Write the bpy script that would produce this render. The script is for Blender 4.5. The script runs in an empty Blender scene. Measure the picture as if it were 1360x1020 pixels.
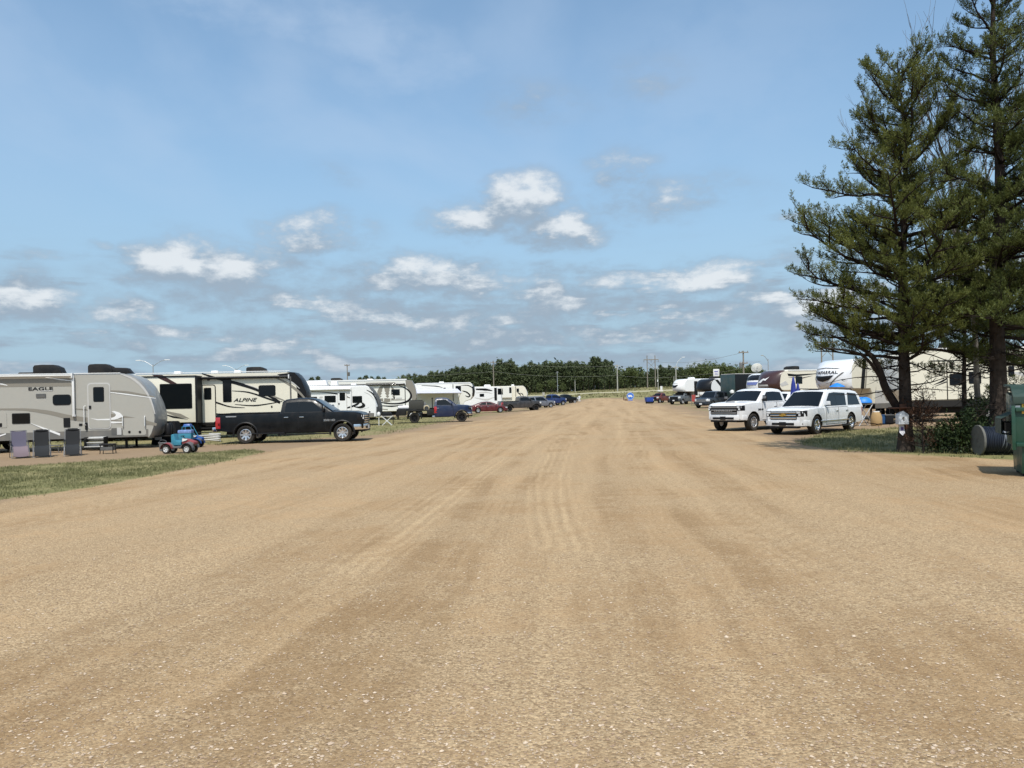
SKY_STRENGTH = .15
SUN_STRENGTH = 3.5
EXPOSURE = .37
CLOUD_DARK = (.25, .318, .395); CLOUD_LIT = (.61, .645, .675); VEIL = (.42, .52, .66); HAZE = (.262, .38, .51)
import bpy, bmesh, math, random
import numpy as np
from mathutils import Vector, Matrix, noise as mnoise
random.seed(7); RNG = np.random.default_rng(11)
sc = bpy.context.scene
COL = sc.collection
PI = math.pi
rad = math.radians

# ---------------------------------------------------------------- camera model
F = 1022.0; CX = 680.0; HOR = 529.0; ROLL = rad(1.3); H = 1.83
CR, SR = math.cos(ROLL), math.sin(ROLL)

def ray(px, py):
    a, b = px - CX, HOR - py
    return Vector(((CR*a + SR*b)/F, 1.0, (-SR*a + CR*b)/F))

def at(px, py, Y):
    d = ray(px, py)
    return Vector((d.x*Y, Y, H + d.z*Y))

def angpx(X, Y):
    return CX + F*X/np.maximum(Y, 1e-3)

# terrain: nearly level, rising towards the field at the far end
T_PX = np.array([-600, 560, 660, 740, 800, 860, 960, 2200.])
T_Y = np.array([0, 30, 45, 62, 82, 105, 130, 155, 200, 245, 400, 4000.])
T_Z = np.array([
 [0, 0, 0, 0, 0, 0, 0, 0.],
 [0, 0, 0, 0, 0, 0, 0, 0.],
 [.04, .04, .03, .03, .03, .03, .02, .02],
 [.06, .03, .03, .05, .08, .12, .14, .12],
 [.04, .0, .0, .10, .2, .28, .32, .25],
 [.0, -.02, .06, .25, .5, .45, .45, .4],
 [.1, .1, .2, .36, .85, .55, .45, .5],
 [.3, .3, .4, .62, 1.2, .85, .75, .8],
 [2.3, 2.3, 2.5, 2.65, 2.9, 3.1, 3.3, 3.3],
 [3.2, 3.2, 3.3, 3.5, 4.0, 4.5, 4.8, 4.8],
 [3.6, 3.6, 3.6, 3.7, 4.0, 4.6, 5.0, 5.0],
 [4., 4, 4, 4, 4, 5, 5, 5.]])

def _terr(X, Y):
    X = np.asarray(X, float); Y = np.asarray(Y, float)
    p = np.clip(angpx(X, np.maximum(Y, 1.0)), -600, 2199.9)
    y = np.clip(Y, 0, 3999.9)
    i = np.clip(np.searchsorted(T_PX, p, 'right') - 1, 0, len(T_PX)-2)
    j = np.clip(np.searchsorted(T_Y, y, 'right') - 1, 0, len(T_Y)-2)
    u = (p - T_PX[i])/(T_PX[i+1]-T_PX[i]); v = (y - T_Y[j])/(T_Y[j+1]-T_Y[j])
    u = u*u*(3-2*u)
    return (T_Z[j, i]*(1-u)+T_Z[j, i+1]*u)*(1-v) + (T_Z[j+1, i]*(1-u)+T_Z[j+1, i+1]*u)*v

def terr(X, Y):
    X = np.asarray(X, float); Y = np.asarray(Y, float)
    return (_terr(X, Y)*2 + _terr(X*1.07, Y*1.07) + _terr(X*.93, Y*.93))/4

def gz(x, y): return float(terr(x, y))

def gp(px, py):
    """the ground point seen at a pixel"""
    d = ray(px, py); lo, hi = 1.0, 1500.0
    for _ in range(60):
        m = math.sqrt(lo*hi)
        if H + d.z*m > gz(d.x*m, m): lo = m
        else: hi = m
    return Vector((d.x*lo, lo, gz(d.x*lo, lo)))

def gx(px, Y):
    """ground point at depth Y in the direction of column px (near the horizon)"""
    x = (px-CX)/F*Y
    return Vector((x, Y, gz(x, Y)))

# ---------------------------------------------------------------- materials
def lin(r, g, b):
    f = lambda c: (c/255/12.92 if c/255 <= .04045 else ((c/255+.055)/1.055)**2.4)
    return (f(r), f(g), f(b))

def nt_of(m):
    m.use_nodes = True
    nt = m.node_tree
    return nt, nt.nodes['Principled BSDF']

def M(name, rgb, rough=.5, metal=0., coat=0., var=.10, scale=6., bump=0., bscale=40., spec=.5, dust=0., dustcol=(.33, .27, .2), coord='Object'):
    m = bpy.data.materials.new(name); nt, b = nt_of(m)
    N, Lk = nt.nodes, nt.links
    tc = N.new('ShaderNodeTexCoord'); nz = N.new('ShaderNodeTexNoise')
    nz.inputs['Scale'].default_value = scale; nz.inputs['Detail'].default_value = 5
    Lk.new(tc.outputs[coord], nz.inputs['Vector'])
    mx = N.new('ShaderNodeMix'); mx.data_type = 'RGBA'
    mx.inputs[6].default_value = (*[c*(1-var) for c in rgb], 1); mx.inputs[7].default_value = (*[min(1, c*(1+var)) for c in rgb], 1)
    Lk.new(nz.outputs['Fac'], mx.inputs[0])
    out = mx.outputs[2]
    if dust:
        n2 = N.new('ShaderNodeTexNoise'); n2.inputs['Scale'].default_value = 2.3; n2.inputs['Detail'].default_value = 8; n2.inputs['Roughness'].default_value = .65
        Lk.new(tc.outputs[coord], n2.inputs['Vector'])
        mr = N.new('ShaderNodeMapRange'); mr.inputs[1].default_value = .42; mr.inputs[2].default_value = .75; mr.inputs[4].default_value = dust
        Lk.new(n2.outputs['Fac'], mr.inputs[0])
        m2 = N.new('ShaderNodeMix'); m2.data_type = 'RGBA'; m2.inputs[7].default_value = (*dustcol, 1)
        Lk.new(mr.outputs[0], m2.inputs[0]); Lk.new(out, m2.inputs[6]); out = m2.outputs[2]
        r2 = N.new('ShaderNodeMapRange'); r2.inputs[3].default_value = rough; r2.inputs[4].default_value = min(1, rough+.5); r2.inputs[2].default_value = max(dust, .01)
        Lk.new(mr.outputs[0], r2.inputs[0]); Lk.new(r2.outputs[0], b.inputs['Roughness'])
    else:
        b.inputs['Roughness'].default_value = rough
    Lk.new(out, b.inputs['Base Color'])
    b.inputs['Metallic'].default_value = metal
    b.inputs['Coat Weight'].default_value = coat; b.inputs['Coat Roughness'].default_value = .06
    b.inputs['Specular IOR Level'].default_value = spec
    if bump:
        n3 = N.new('ShaderNodeTexNoise'); n3.inputs['Scale'].default_value = bscale; n3.inputs['Detail'].default_value = 6
        Lk.new(tc.outputs[coord], n3.inputs['Vector'])
        bp = N.new('ShaderNodeBump'); bp.inputs['Strength'].default_value = bump; bp.inputs['Distance'].default_value = .02
        Lk.new(n3.outputs['Fac'], bp.inputs['Height']); Lk.new(bp.outputs[0], b.inputs['Normal'])
    return m

def paint(name, rgb, dust=.12, metal=0.):
    return M(name, rgb, rough=.28, coat=.5, var=.05, dust=dust*.4, metal=metal)

def foliage(name, dark, light, trans=.25, rough=.6):
    m = bpy.data.materials.new(name); nt, b = nt_of(m); N, Lk = nt.nodes, nt.links
    g = N.new('ShaderNodeNewGeometry'); tc = N.new('ShaderNodeTexCoord')
    nz = N.new('ShaderNodeTexNoise'); nz.inputs['Scale'].default_value = .9; nz.inputs['Detail'].default_value = 3
    Lk.new(tc.outputs['Object'], nz.inputs['Vector'])
    ad = N.new('ShaderNodeMath'); ad.operation = 'MULTIPLY_ADD'; ad.inputs[1].default_value = .45
    Lk.new(g.outputs['Random Per Island'], ad.inputs[0])
    m2 = N.new('ShaderNodeMapRange'); m2.inputs[1].default_value = .3; m2.inputs[2].default_value = .7; m2.inputs[4].default_value = .55
    Lk.new(nz.outputs['Fac'], m2.inputs[0]); Lk.new(m2.outputs[0], ad.inputs[2])
    mx = N.new('ShaderNodeMix'); mx.data_type = 'RGBA'; mx.inputs[6].default_value = (*dark, 1); mx.inputs[7].default_value = (*light, 1)
    Lk.new(ad.outputs[0], mx.inputs[0])
    Lk.new(mx.outputs[2], b.inputs['Base Color']); b.inputs['Roughness'].default_value = rough; b.inputs['Specular IOR Level'].default_value = .25
    tr = N.new('ShaderNodeBsdfTranslucent'); Lk.new(mx.outputs[2], tr.inputs['Color'])
    ms = N.new('ShaderNodeMixShader'); ms.inputs[0].default_value = trans
    Lk.new(b.outputs[0], ms.inputs[1]); Lk.new(tr.outputs[0], ms.inputs[2])
    Lk.new(ms.outputs[0], N['Material Output'].inputs['Surface'])
    return m

GLASS = M('dark_glass', (.0035, .0048, .006), rough=.04, var=.2, spec=.34)
GLASS2 = M('clear_tint_glass', (.03, .045, .05), rough=.05, var=.3, spec=.7)
RUB = M('rubber', (.018, .017, .016), rough=.85, var=.25, bump=.3, spec=.2, dust=.22, dustcol=(.20, .165, .12))
BLK = M('black_plastic', (.009, .009, .010), rough=.5, var=.2, spec=.25)
UND = M('underbody', (.012, .011, .010), rough=.95, var=.3)
CHR = M('chrome', (.72, .72, .73), rough=.14, metal=1., var=.06)
ALU = M('alloy', (.62, .62, .63), rough=.3, metal=.85, var=.08)
GREY = M('grey_steel', (.22, .22, .22), rough=.45, metal=.5, var=.15)
WHT = M('white_plastic', (.66, .66, .65), rough=.4, var=.04, dust=.08)
WHITE = paint('white_paint', (.68, .69, .70), .15)
BLACKP = M('black_paint', (.0025, .003, .004), rough=.28, coat=.22, spec=.25, var=.1, dust=.008)
LAMP = M('lamp_glass', (.62, .64, .66), rough=.08, var=.2, coat=1)
AMB = M('amber_lens', (.55, .14, .03), rough=.2, var=.1)
REDL = M('red_lens', (.36, .015, .02), rough=.15, var=.15, coat=1)

# ---------------------------------------------------------------- mesh builder
class MB:
    def __init__(s): s.v = []; s.f = []; s.m = []
    def add(s, vs, fs, mi=0):
        o = len(s.v); s.v += [tuple(p) for p in vs]
        for f in fs: s.f.append([o+i for i in f]); s.m.append(mi)
        return s
    def box(s, c, d, rz=0., mi=0, taper=1., tx=None):
        x, y, z = [k/2 for k in d]; tx = taper if tx is None else tx
        P = [(-x, -y, -z), (x, -y, -z), (x, y, -z), (-x, y, -z), (-x*tx, -y*taper, z), (x*tx, -y*taper, z), (x*tx, y*taper, z), (-x*tx, y*taper, z)]
        cz, sz = math.cos(rz), math.sin(rz)
        P = [(c[0]+a*cz-b*sz, c[1]+a*sz+b*cz, c[2]+k) for a, b, k in P]
        return s.add(P, [(0, 3, 2, 1), (4, 5, 6, 7), (0, 1, 5, 4), (1, 2, 6, 5), (2, 3, 7, 6), (3, 0, 4, 7)], mi)
    def tube(s, pts, r, n=8, mi=0, cap=True):
        pts = [Vector(p) for p in pts]
        rs = list(r) if hasattr(r, '__len__') else [r]*len(pts)
        ref = None; rings = []
        for i, p in enumerate(pts):
            t = (pts[min(i+1, len(pts)-1)] - pts[max(i-1, 0)])
            t = t.normalized() if t.length > 1e-9 else Vector((0, 0, 1))
            if ref is None: ref = Vector((0, 0, 1)) if abs(t.z) < .9 else Vector((1, 0, 0))
            a = t.cross(ref)
            a = a.normalized() if a.length > 1e-6 else t.orthogonal().normalized()
            b = a.cross(t).normalized(); ref = b
            rings.append([p + (a*math.cos(2*PI*k/n) + b*math.sin(2*PI*k/n))*rs[i] for k in range(n)])
        vs = [q for R in rings for q in R]; fs = []
        for i in range(len(pts)-1):
            for k in range(n):
                fs.append((i*n+k, i*n+(k+1) % n, (i+1)*n+(k+1) % n, (i+1)*n+k))
        if cap: fs += [tuple(range(n))[::-1], tuple((len(pts)-1)*n+k for k in range(n))]
        return s.add(vs, fs, mi)
    def prism(s, poly, c0, c1, plane='xz', mi=0):
        f = {'xz': lambda a, b, c: (a, c, b), 'xy': lambda a, b, c: (a, b, c), 'yz': lambda a, b, c: (c, a, b)}[plane]
        n = len(poly)
        vs = [f(a, b, c0) for a, b in poly] + [f(a, b, c1) for a, b in poly]
        fs = [tuple(range(n)), tuple(range(2*n-1, n-1, -1))] + [(i, i+n, (i+1) % n+n, (i+1) % n) for i in range(n)]
        return s.add(vs, fs, mi)
    def lathe(s, prof, c, axis='z', n=24, mi=0):
        """prof: (radius, along) pairs"""
        vs = []; m = len(prof)
        for k in range(n):
            ca, sa = math.cos(2*PI*k/n), math.sin(2*PI*k/n)
            for r, h in prof:
                p = {'z': (r*ca, r*sa, h), 'y': (r*ca, h, r*sa), 'x': (h, r*ca, r*sa)}[axis]
                vs.append((p[0]+c[0], p[1]+c[1], p[2]+c[2]))
        fs = []
        for k in range(n):
            for i in range(m-1):
                fs.append((k*m+i, ((k+1) % n)*m+i, ((k+1) % n)*m+i+1, k*m+i+1))
        return s.add(vs, fs, mi)
    def grid(s, rows, closed=False, mi=0):
        n = len(rows[0]); vs = [p for r in rows for p in r]; fs = []
        for i in range(len(rows)-1):
            for k in range(n if closed else n-1):
                fs.append((i*n+k, i*n+(k+1) % n, (i+1)*n+(k+1) % n, (i+1)*n+k))
        return s.add(vs, fs, mi)
    def build(s, name, mat, parent=None, sharp=35, recalc=True, bevel=0.):
        me = bpy.data.meshes.new(name)
        me.from_pydata(s.v, [], s.f)
        mats = mat if isinstance(mat, (list, tuple)) else [mat]
        for m in mats: me.materials.append(m)
        if len(mats) > 1:
            for p, k in zip(me.polygons, s.m): p.material_index = min(k, len(mats)-1)
        bm = bmesh.new(); bm.from_mesh(me)
        bmesh.ops.remove_doubles(bm, verts=bm.verts, dist=1e-5)
        if recalc: bmesh.ops.recalc_face_normals(bm, faces=bm.faces)
        if bevel:
            es = [e for e in bm.edges if len(e.link_faces) == 2 and e.calc_face_angle(0) > rad(40)]
            bmesh.ops.bevel(bm, geom=es, offset=bevel, segments=2, affect='EDGES', profile=.6, clamp_overlap=True)
        bm.to_mesh(me); bm.free()
        if sharp: 
            me.shade_smooth(); me.set_sharp_from_angle(angle=rad(sharp))
        o = bpy.data.objects.new(name, me); COL.objects.link(o)
        if parent is not None: o.parent = parent
        return o

def rr(x0, z0, x1, z1, r=.05, n=4):
    if x0 > x1: x0, x1 = x1, x0
    if z0 > z1: z0, z1 = z1, z0
    r = min(r, (x1-x0)*.49, (z1-z0)*.49); P = []
    for cx, cz, a0 in ((x1-r, z1-r, 0), (x0+r, z1-r, 90), (x0+r, z0+r, 180), (x1-r, z0+r, 270)):
        for k in range(n+1):
            a = rad(a0+90*k/n); P.append((cx+r*math.cos(a), cz+r*math.sin(a)))
    return P

def catmull(P, n=8):
    P = [np.array(p, float) for p in P]; out = []
    for i in range(len(P)-1):
        p0, p1, p2, p3 = P[max(i-1, 0)], P[i], P[i+1], P[min(i+2, len(P)-1)]
        for k in range(n):
            t = k/n
            out.append(.5*((2*p1)+(-p0+p2)*t+(2*p0-5*p1+4*p2-p3)*t*t+(-p0+3*p1-3*p2+p3)*t**3))
    out.append(P[-1]); return out

def tag(o, label, cat, group=None, kind=None):
    if label: o['label'] = label
    if cat: o['category'] = cat
    if group: o['group'] = group
    if kind: o['kind'] = kind
    return o

def thing(name, label, cat, loc=(0, 0, 0), rz=0., group=None):
    o = bpy.data.objects.new(name, None); o.empty_display_size = .2; COL.objects.link(o)
    o.location = loc; o.rotation_euler = (0, 0, rz)
    return tag(o, label, cat, group)

def sub(name, parent, loc=(0, 0, 0), rot=(0, 0, 0)):
    o = bpy.data.objects.new(name, None); o.empty_display_size = .1; COL.objects.link(o)
    o.parent = parent; o.location = loc; o.rotation_euler = rot; return o

def copy_tree(o, parent=None):
    c = o.copy(); COL.objects.link(c); c.parent = parent
    for ch in list(o.children): copy_tree(ch, c)
    return c

def text(s, size, mat, parent, loc, rot, shear=0., ext=.004, name='lettering', sx=1.):
    cu = bpy.data.curves.new(name, 'FONT'); cu.body = s; cu.size = size; cu.extrude = ext; cu.shear = shear
    cu.align_x = 'CENTER'; cu.align_y = 'CENTER'; cu.resolution_u = 3; cu.offset = size*.012
    t = bpy.data.objects.new(name, cu); COL.objects.link(t)
    me = bpy.data.meshes.new_from_object(t); bpy.data.objects.remove(t)
    me.materials.clear(); me.materials.append(mat)
    o = bpy.data.objects.new(name, me); COL.objects.link(o); o.parent = parent
    o.location = loc; o.rotation_euler = rot; o.scale = (sx, 1, 1); return o

def tri_mesh(name, V, mat, parent=None, per=3):
    n = len(V); me = bpy.data.meshes.new(name)
    me.vertices.add(n); me.vertices.foreach_set('co', np.ascontiguousarray(V, np.float32).ravel())
    nf = n//per
    me.loops.add(n); me.loops.foreach_set('vertex_index', np.arange(n, dtype=np.int32))
    me.polygons.add(nf); me.polygons.foreach_set('loop_start', np.arange(0, n, per, dtype=np.int32))
    me.materials.append(mat); me.update(calc_edges=True)
    o = bpy.data.objects.new(name, me); COL.objects.link(o)
    if parent is not None: o.parent = parent
    return o
# ---------------------------------------------------------------- world, sun, camera
class S:
    """tiny expression helper over shader sockets"""
    nt = None
    def __init__(s, k): s.k = k
    @staticmethod
    def op(o, *a):
        n = S.nt.nodes.new('ShaderNodeMath'); n.operation = o
        for i, x in enumerate(a):
            if isinstance(x, S): S.nt.links.new(x.k, n.inputs[i])
            else: n.inputs[i].default_value = x
        return S(n.outputs[0])
    def __add__(s, o): return S.op('ADD', s, o)
    __radd__ = __add__
    def __mul__(s, o): return S.op('MULTIPLY', s, o)
    __rmul__ = __mul__
    def __sub__(s, o): return S.op('SUBTRACT', s, o)
    def __rsub__(s, o): return S.op('SUBTRACT', o, s)
    def max(s, o): return S.op('MAXIMUM', s, o)
    def sstep(s, a, b, lo=0., hi=1.):
        n = S.nt.nodes.new('ShaderNodeMapRange'); n.interpolation_type = 'SMOOTHSTEP'
        S.nt.links.new(s.k, n.inputs[0])
        for i, x in zip((1, 2, 3, 4), (a, b, lo, hi)): n.inputs[i].default_value = x
        return S(n.outputs[0])

def vec(x, y, z=0.):
    n = S.nt.nodes.new('ShaderNodeCombineXYZ')
    for i, k in enumerate((x, y, z)):
        if isinstance(k, S): S.nt.links.new(k.k, n.inputs[i])
        else: n.inputs[i].default_value = k
    return n.outputs[0]

def fbm(v, scale, detail=6, rough=.55, dist=0.):
    n = S.nt.nodes.new('ShaderNodeTexNoise'); n.inputs['Scale'].default_value = scale
    n.inputs['Detail'].default_value = detail; n.inputs['Roughness'].default_value = rough; n.inputs['Distortion'].default_value = dist
    S.nt.links.new(v, n.inputs['Vector']); return S(n.outputs['Fac'])

def mixc(fac, a, b):
    n = S.nt.nodes.new('ShaderNodeMix'); n.data_type = 'RGBA'
    if isinstance(fac, S): S.nt.links.new(fac.k, n.inputs[0])
    else: n.inputs[0].default_value = fac
    for i, k in ((6, a), (7, b)):
        if hasattr(k, 'is_linked'): S.nt.links.new(k, n.inputs[i])
        else: n.inputs[i].default_value = (*k, 1)
    return n.outputs[2]

SUN_EL = rad(59); SUN_H = Vector((-.04, -1, 0)).normalized()     # towards the sun, horizontally
w = bpy.data.worlds.new('World'); sc.world = w; w.use_nodes = True
S.nt = w.node_tree; N = w.node_tree.nodes; Lk = w.node_tree.links
N.clear()
out = N.new('ShaderNodeOutputWorld')
sky = N.new('ShaderNodeTexSky'); sky.sky_type = 'NISHITA'; sky.sun_disc = False
sky.sun_elevation = SUN_EL; sky.sun_rotation = math.atan2(SUN_H.x, SUN_H.y)
sky.air_density = 1.0; sky.dust_density = 1.6; sky.ozone_density = 1.2
bg = N.new('ShaderNodeBackground'); bg.inputs[1].default_value = SKY_STRENGTH
tint = N.new('ShaderNodeMix'); tint.data_type = 'RGBA'; tint.blend_type = 'MULTIPLY'; tint.inputs[0].default_value = 1.; tint.inputs[7].default_value = (.90, 1.03, 1.01, 1)
Lk.new(sky.outputs[0], tint.inputs[6]); Lk.new(tint.outputs[2], bg.inputs[0])
tc = N.new('ShaderNodeTexCoord'); sp = N.new('ShaderNodeSeparateXYZ'); Lk.new(tc.outputs['Generated'], sp.inputs[0])
dx, dy, dz = [S(sp.outputs[i]) for i in range(3)]
az = S.op('ARCTAN2', dx, dy)*(180/PI); el = S.op('ARCSINE', dz)*(180/PI)

def dirdeg(px, py):
    d = ray(px, py).normalized()
    return math.degrees(math.atan2(d.x, d.y)), math.degrees(math.asin(d.z))

# cumulus clouds where they stand in the sky: (px, py, half width, half height, strength)
CUM = [(42, 388, 62, 26, .95), (165, 410, 48, 20, .75), (235, 352, 48, 32, 1.0), (300, 362, 105, 36, .85), (428, 312, 72, 26, .66), (335, 328, 40, 14, .5),
       (470, 388, 80, 20, .62), (560, 374, 110, 28, 1.0), (640, 382, 60, 18, .55), (640, 290, 70, 26, .74), (692, 262, 44, 30, .92), (748, 302, 52, 22, .95),
       (750, 400, 68, 22, 1.0), (820, 222, 55, 24, .52), (880, 262, 110, 30, .46), (935, 372, 62, 20, .86), (1012, 392, 62, 18, .82), (880, 440, 90, 12, .72), (960, 416, 130, 20, .6),
       (860, 100, 60, 30, .34), (712, 135, 70, 34, .34), (450, 228, 34, 20, .32), (150, 330, 30, 8, .45), (190, 458, 90, 10, .62), (330, 440, 80, 12, .6),
       (60, 425, 100, 14, .55), (700, 440, 110, 12, .5), (455, 430, 90, 14, .55), (1060, 450, 80, 12, .5), (1150, 400, 90, 20, .6), (790, 358, 40, 7, .48), (1075, 280, 40, 9, .45)]
CUM += [(px, py+ry*.75, rx*1.6, ry*.95, .60) for px, py, rx, ry, st in CUM if st > .8]
wob = fbm(vec(az*.17, el*.34, 3.1), 1.0, 6, .6)
wx = (fbm(vec(az*.12, el*.26, 9.7), 1.0, 4, .55) - .5)
def cloud(dv):
    e = el + dv
    # wobble the outlines
    a2 = az + wx*7.0; e2 = e + (wob - .5)*3.6
    D = None
    vv = vec(a2, e2)
    for px, py, rx, ry, st in CUM:
        A, E = dirdeg(px, py); ax = rx/F*57.3*math.cos(rad(A))**2*1.15; ey = ry/F*57.3*1.15
        n = S.nt.nodes.new('ShaderNodeVectorMath'); n.operation = 'MULTIPLY_ADD'
        S.nt.links.new(vv, n.inputs[0]); n.inputs[1].default_value = (1/ax, 1/ey, 0); n.inputs[2].default_value = (-A/ax, -E/ey, 0)
        l = S.nt.nodes.new('ShaderNodeVectorMath'); l.operation = 'LENGTH'; S.nt.links.new(n.outputs[0], l.inputs[0])
        k = S(l.outputs['Value']).sstep(1.7, .0, 0, st)
        D = k if D is None else D.max(k)
    band = el.sstep(13.5, 6.5) * fbm(vec(az*.085, e*.52, 1.7), 1.0, 5, .55).sstep(.33, .56)*.70
    D = D.max(band)
    fine = fbm(vec(az*.42, e*.78, 5.3), 1.0, 6, .62)
    return D + (fine - .5)*1.25*D.sstep(.03, .45) + (wob - .5)*.5*D.sstep(.02, .3)
c0 = cloud(0.); c1 = cloud(1.7)
alpha = c0.sstep(.05, .84)
lit = (c0 - c1)
soft = c0.sstep(.45, .95)
wht = (lit.sstep(.0, .66)*.95 + soft*.06)*c0.sstep(.15, .85)*el.sstep(1.0, 6.0, .40, 1.0)
ccol = mixc(S.op('MINIMUM', wht, 1.0), CLOUD_DARK, CLOUD_LIT)
# thin high veil
ci = fbm(vec(az*.05+el*.045, el*.06-az*.012, 4.4), 1.0, 6, .5, .3).sstep(.47, .72, 0, .30)*el.sstep(6, 20)
hz = el.sstep(24, 0, 0.16, .84)
for px, py, rx, ry, st in ((330, 8, 110, 16, .35), (430, 28, 90, 26, .42), (510, 60, 75, 30, .42), (590, 92, 60, 18, .30), (470, 95, 40, 16, .22), (920, 110, 150, 80, .22), (1000, 30, 120, 40, .16), (40, 150, 120, 90, .14)):
    A, E = dirdeg(px, py); ax = rx/F*57.3*math.cos(rad(A))**2*1.2; ey = ry/F*57.3*1.2
    n = N.new('ShaderNodeVectorMath'); n.operation = 'MULTIPLY_ADD'; Lk.new(vec(az + wx*8.0, el + (wob-.5)*5.0), n.inputs[0]); n.inputs[1].default_value = (1/ax, 1/ey, 0); n.inputs[2].default_value = (-A/ax, -E/ey, 0)
    l = N.new('ShaderNodeVectorMath'); l.operation = 'LENGTH'; Lk.new(n.outputs[0], l.inputs[0])
    ci = ci.max(S(l.outputs['Value']).sstep(1.6, 0., 0, st)*fbm(vec(az*.25, el*.35, 8.8), 1.0, 5, .55).sstep(.25, .6, .35, 1.))
cb = N.new('ShaderNodeBackground'); Lk.new(ccol, cb.inputs[0]); cb.inputs[1].default_value = 1.0
vb = N.new('ShaderNodeBackground'); vb.inputs[0].default_value = (*VEIL, 1); vb.inputs[1].default_value = 1.0
hb = N.new('ShaderNodeBackground'); hb.inputs[0].default_value = (*HAZE, 1); hb.inputs[1].default_value = 1.0
def mixs(f, a, b):
    n = N.new('ShaderNodeMixShader')
    if isinstance(f, S): Lk.new(f.k, n.inputs[0])
    else: n.inputs[0].default_value = f
    Lk.new(a.outputs[0], n.inputs[1]); Lk.new(b.outputs[0], n.inputs[2]); return n
s1 = mixs(hz, bg, hb); s2 = mixs(ci, s1, vb); s3 = mixs(alpha*.93, s2, cb)
Lk.new(s3.outputs[0], out.inputs[0])

sun = bpy.data.lights.new('sun', 'SUN'); sun.energy = SUN_STRENGTH; sun.angle = rad(.55); sun.color = (1.0, .955, .88)
so = bpy.data.objects.new('sun', sun); COL.objects.link(so)
sd = -(SUN_H*math.cos(SUN_EL) + Vector((0, 0, math.sin(SUN_EL))))
so.rotation_euler = sd.to_track_quat('-Z', 'Y').to_euler()

cam = bpy.data.cameras.new('camera'); co = bpy.data.objects.new('camera', cam); COL.objects.link(co); sc.camera = co
cam.sensor_width = 36; cam.lens = F/1360*36; cam.clip_end = 6000; cam.clip_start = .1
cam.shift_y = (HOR-510)/1360
co.location = (0, 0, H)
co.rotation_euler = (Matrix.Rotation(PI/2, 3, 'X') @ Matrix.Rotation(-ROLL, 3, 'Z')).to_euler()
sc.view_settings.view_transform = 'Standard'; sc.view_settings.look = 'None'; sc.view_settings.exposure = EXPOSURE; sc.view_settings.gamma = 1

# ---------------------------------------------------------------- ground
def poly_px(P): return np.array([(lambda q: (q.x, q.y))(gp(*p)) for p in P])

def sdist(X, Y, P):
    """signed distance to a polygon, positive inside"""
    d = np.full(X.shape, 1e9); ins = np.zeros(X.shape, bool); n = len(P)
    for i in range(n):
        x0, y0 = P[i]; x1, y1 = P[(i+1) % n]
        ex, ey = x1-x0, y1-y0; l2 = ex*ex+ey*ey+1e-12
        t = np.clip(((X-x0)*ex+(Y-y0)*ey)/l2, 0, 1)
        d = np.minimum(d, np.hypot(X-x0-t*ex, Y-y0-t*ey))
        c = ((y0 > Y) != (y1 > Y)) & (X < ex*(Y-y0)/(ey+(1e-12 if ey == 0 else 0))+x0)
        ins ^= c
    return np.where(ins, d, -d)

G_LEFT = poly_px([(-260, 745), (-100, 692), (0, 664), (80, 652), (160, 638), (240, 624), (310, 610), (352, 600), (330, 597), (262, 601), (200, 607), (120, 613), (0, 621), (-120, 628), (-300, 640)])
G_RIGHT = poly_px([(1058, 590), (1085, 578), (1120, 571), (1180, 569), (1250, 566), (1330, 560), (1460, 560), (1700, 600), (1700, 640), (1450, 616), (1300, 608), (1200, 603), (1120, 599)])
G_UNDER = poly_px([(-200, 600), (0, 597), (130, 594), (300, 592), (520, 577), (640, 552), (640, 549), (560, 553), (380, 558), (200, 565), (-200, 575)])
ROADL = np.array([(lambda q: (q.x, q.y))(gp(*p)) for p in [(-700, 900), (-100, 692), (0, 664), (160, 638), (310, 610), (360, 597), (430, 591), (520, 578), (600, 566), (680, 550), (740, 541), (766, 535)]])
ROADR = np.array([(lambda q: (q.x, q.y))(gp(*p)) for p in [(862, 536.5), (930, 553), (1000, 577), (1058, 591), (1120, 599), (1200, 603), (1300, 608), (1450, 616), (1800, 640)]])
ROADP = np.vstack([ROADL, [[gp(785, 530).x, gp(785, 530).y+4], [gp(845, 532).x, gp(845, 532).y+4]], ROADR, [[40, 12], [40, -30], [-40, -30], [-40, 4]]])

angs = np.concatenate([np.arange(-180, -48, 4), np.arange(-48, 44, .22), np.arange(44, 180, 4)])
A = np.radians(angs); NA = len(A)
R = [.6]
while R[-1] < 3500: R.append(R[-1]*1.026)
R = np.array(R); NR = len(R)
RR, AA = np.meshgrid(R, A, indexing='ij')
GX = RR*np.sin(AA); GY = RR*np.cos(AA)
wn = np.array([[mnoise.noise((x*.35, y*.35, 0.))*.9 + mnoise.noise((x*1.3, y*1.3, 5.))*.45 for x, y in zip(r1, r2)] for r1, r2 in zip(GX, GY)])
amp = np.clip(RR*.03, .15, 2.5)
ro = np.clip(sdist(GX, GY, ROADP)/amp*.5 + .5 + wn*.45, 0, 1)
sm = lambda d, wd: np.clip(d/wd*.5+.5, 0, 1)
gr = np.maximum(sm(sdist(GX, GY, G_LEFT)+wn*.35, .5), sm(sdist(GX, GY, G_RIGHT)+wn*.5, .8))
gr = np.maximum(gr, .62*sm(sdist(GX, GY, G_UNDER)+wn*1.2, 1.5))
far = sm(GY-(162+wn*3), 5)
gr = np.maximum(gr, far)
lat = np.maximum(sm(-GX-18, 8), sm(GX-26-(GY*.12), 8))*sm(GY-38, 10)
gr = np.maximum(gr, lat*.75)
gr = np.maximum(gr, (1-ro)*(.34+.35*(wn > .1))*sm(GY-60, 20))
dirt = np.clip(sm(sdist(GX, GY, ROADP)*-1, .8)*(1-gr) + 0., 0, 1)
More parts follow.
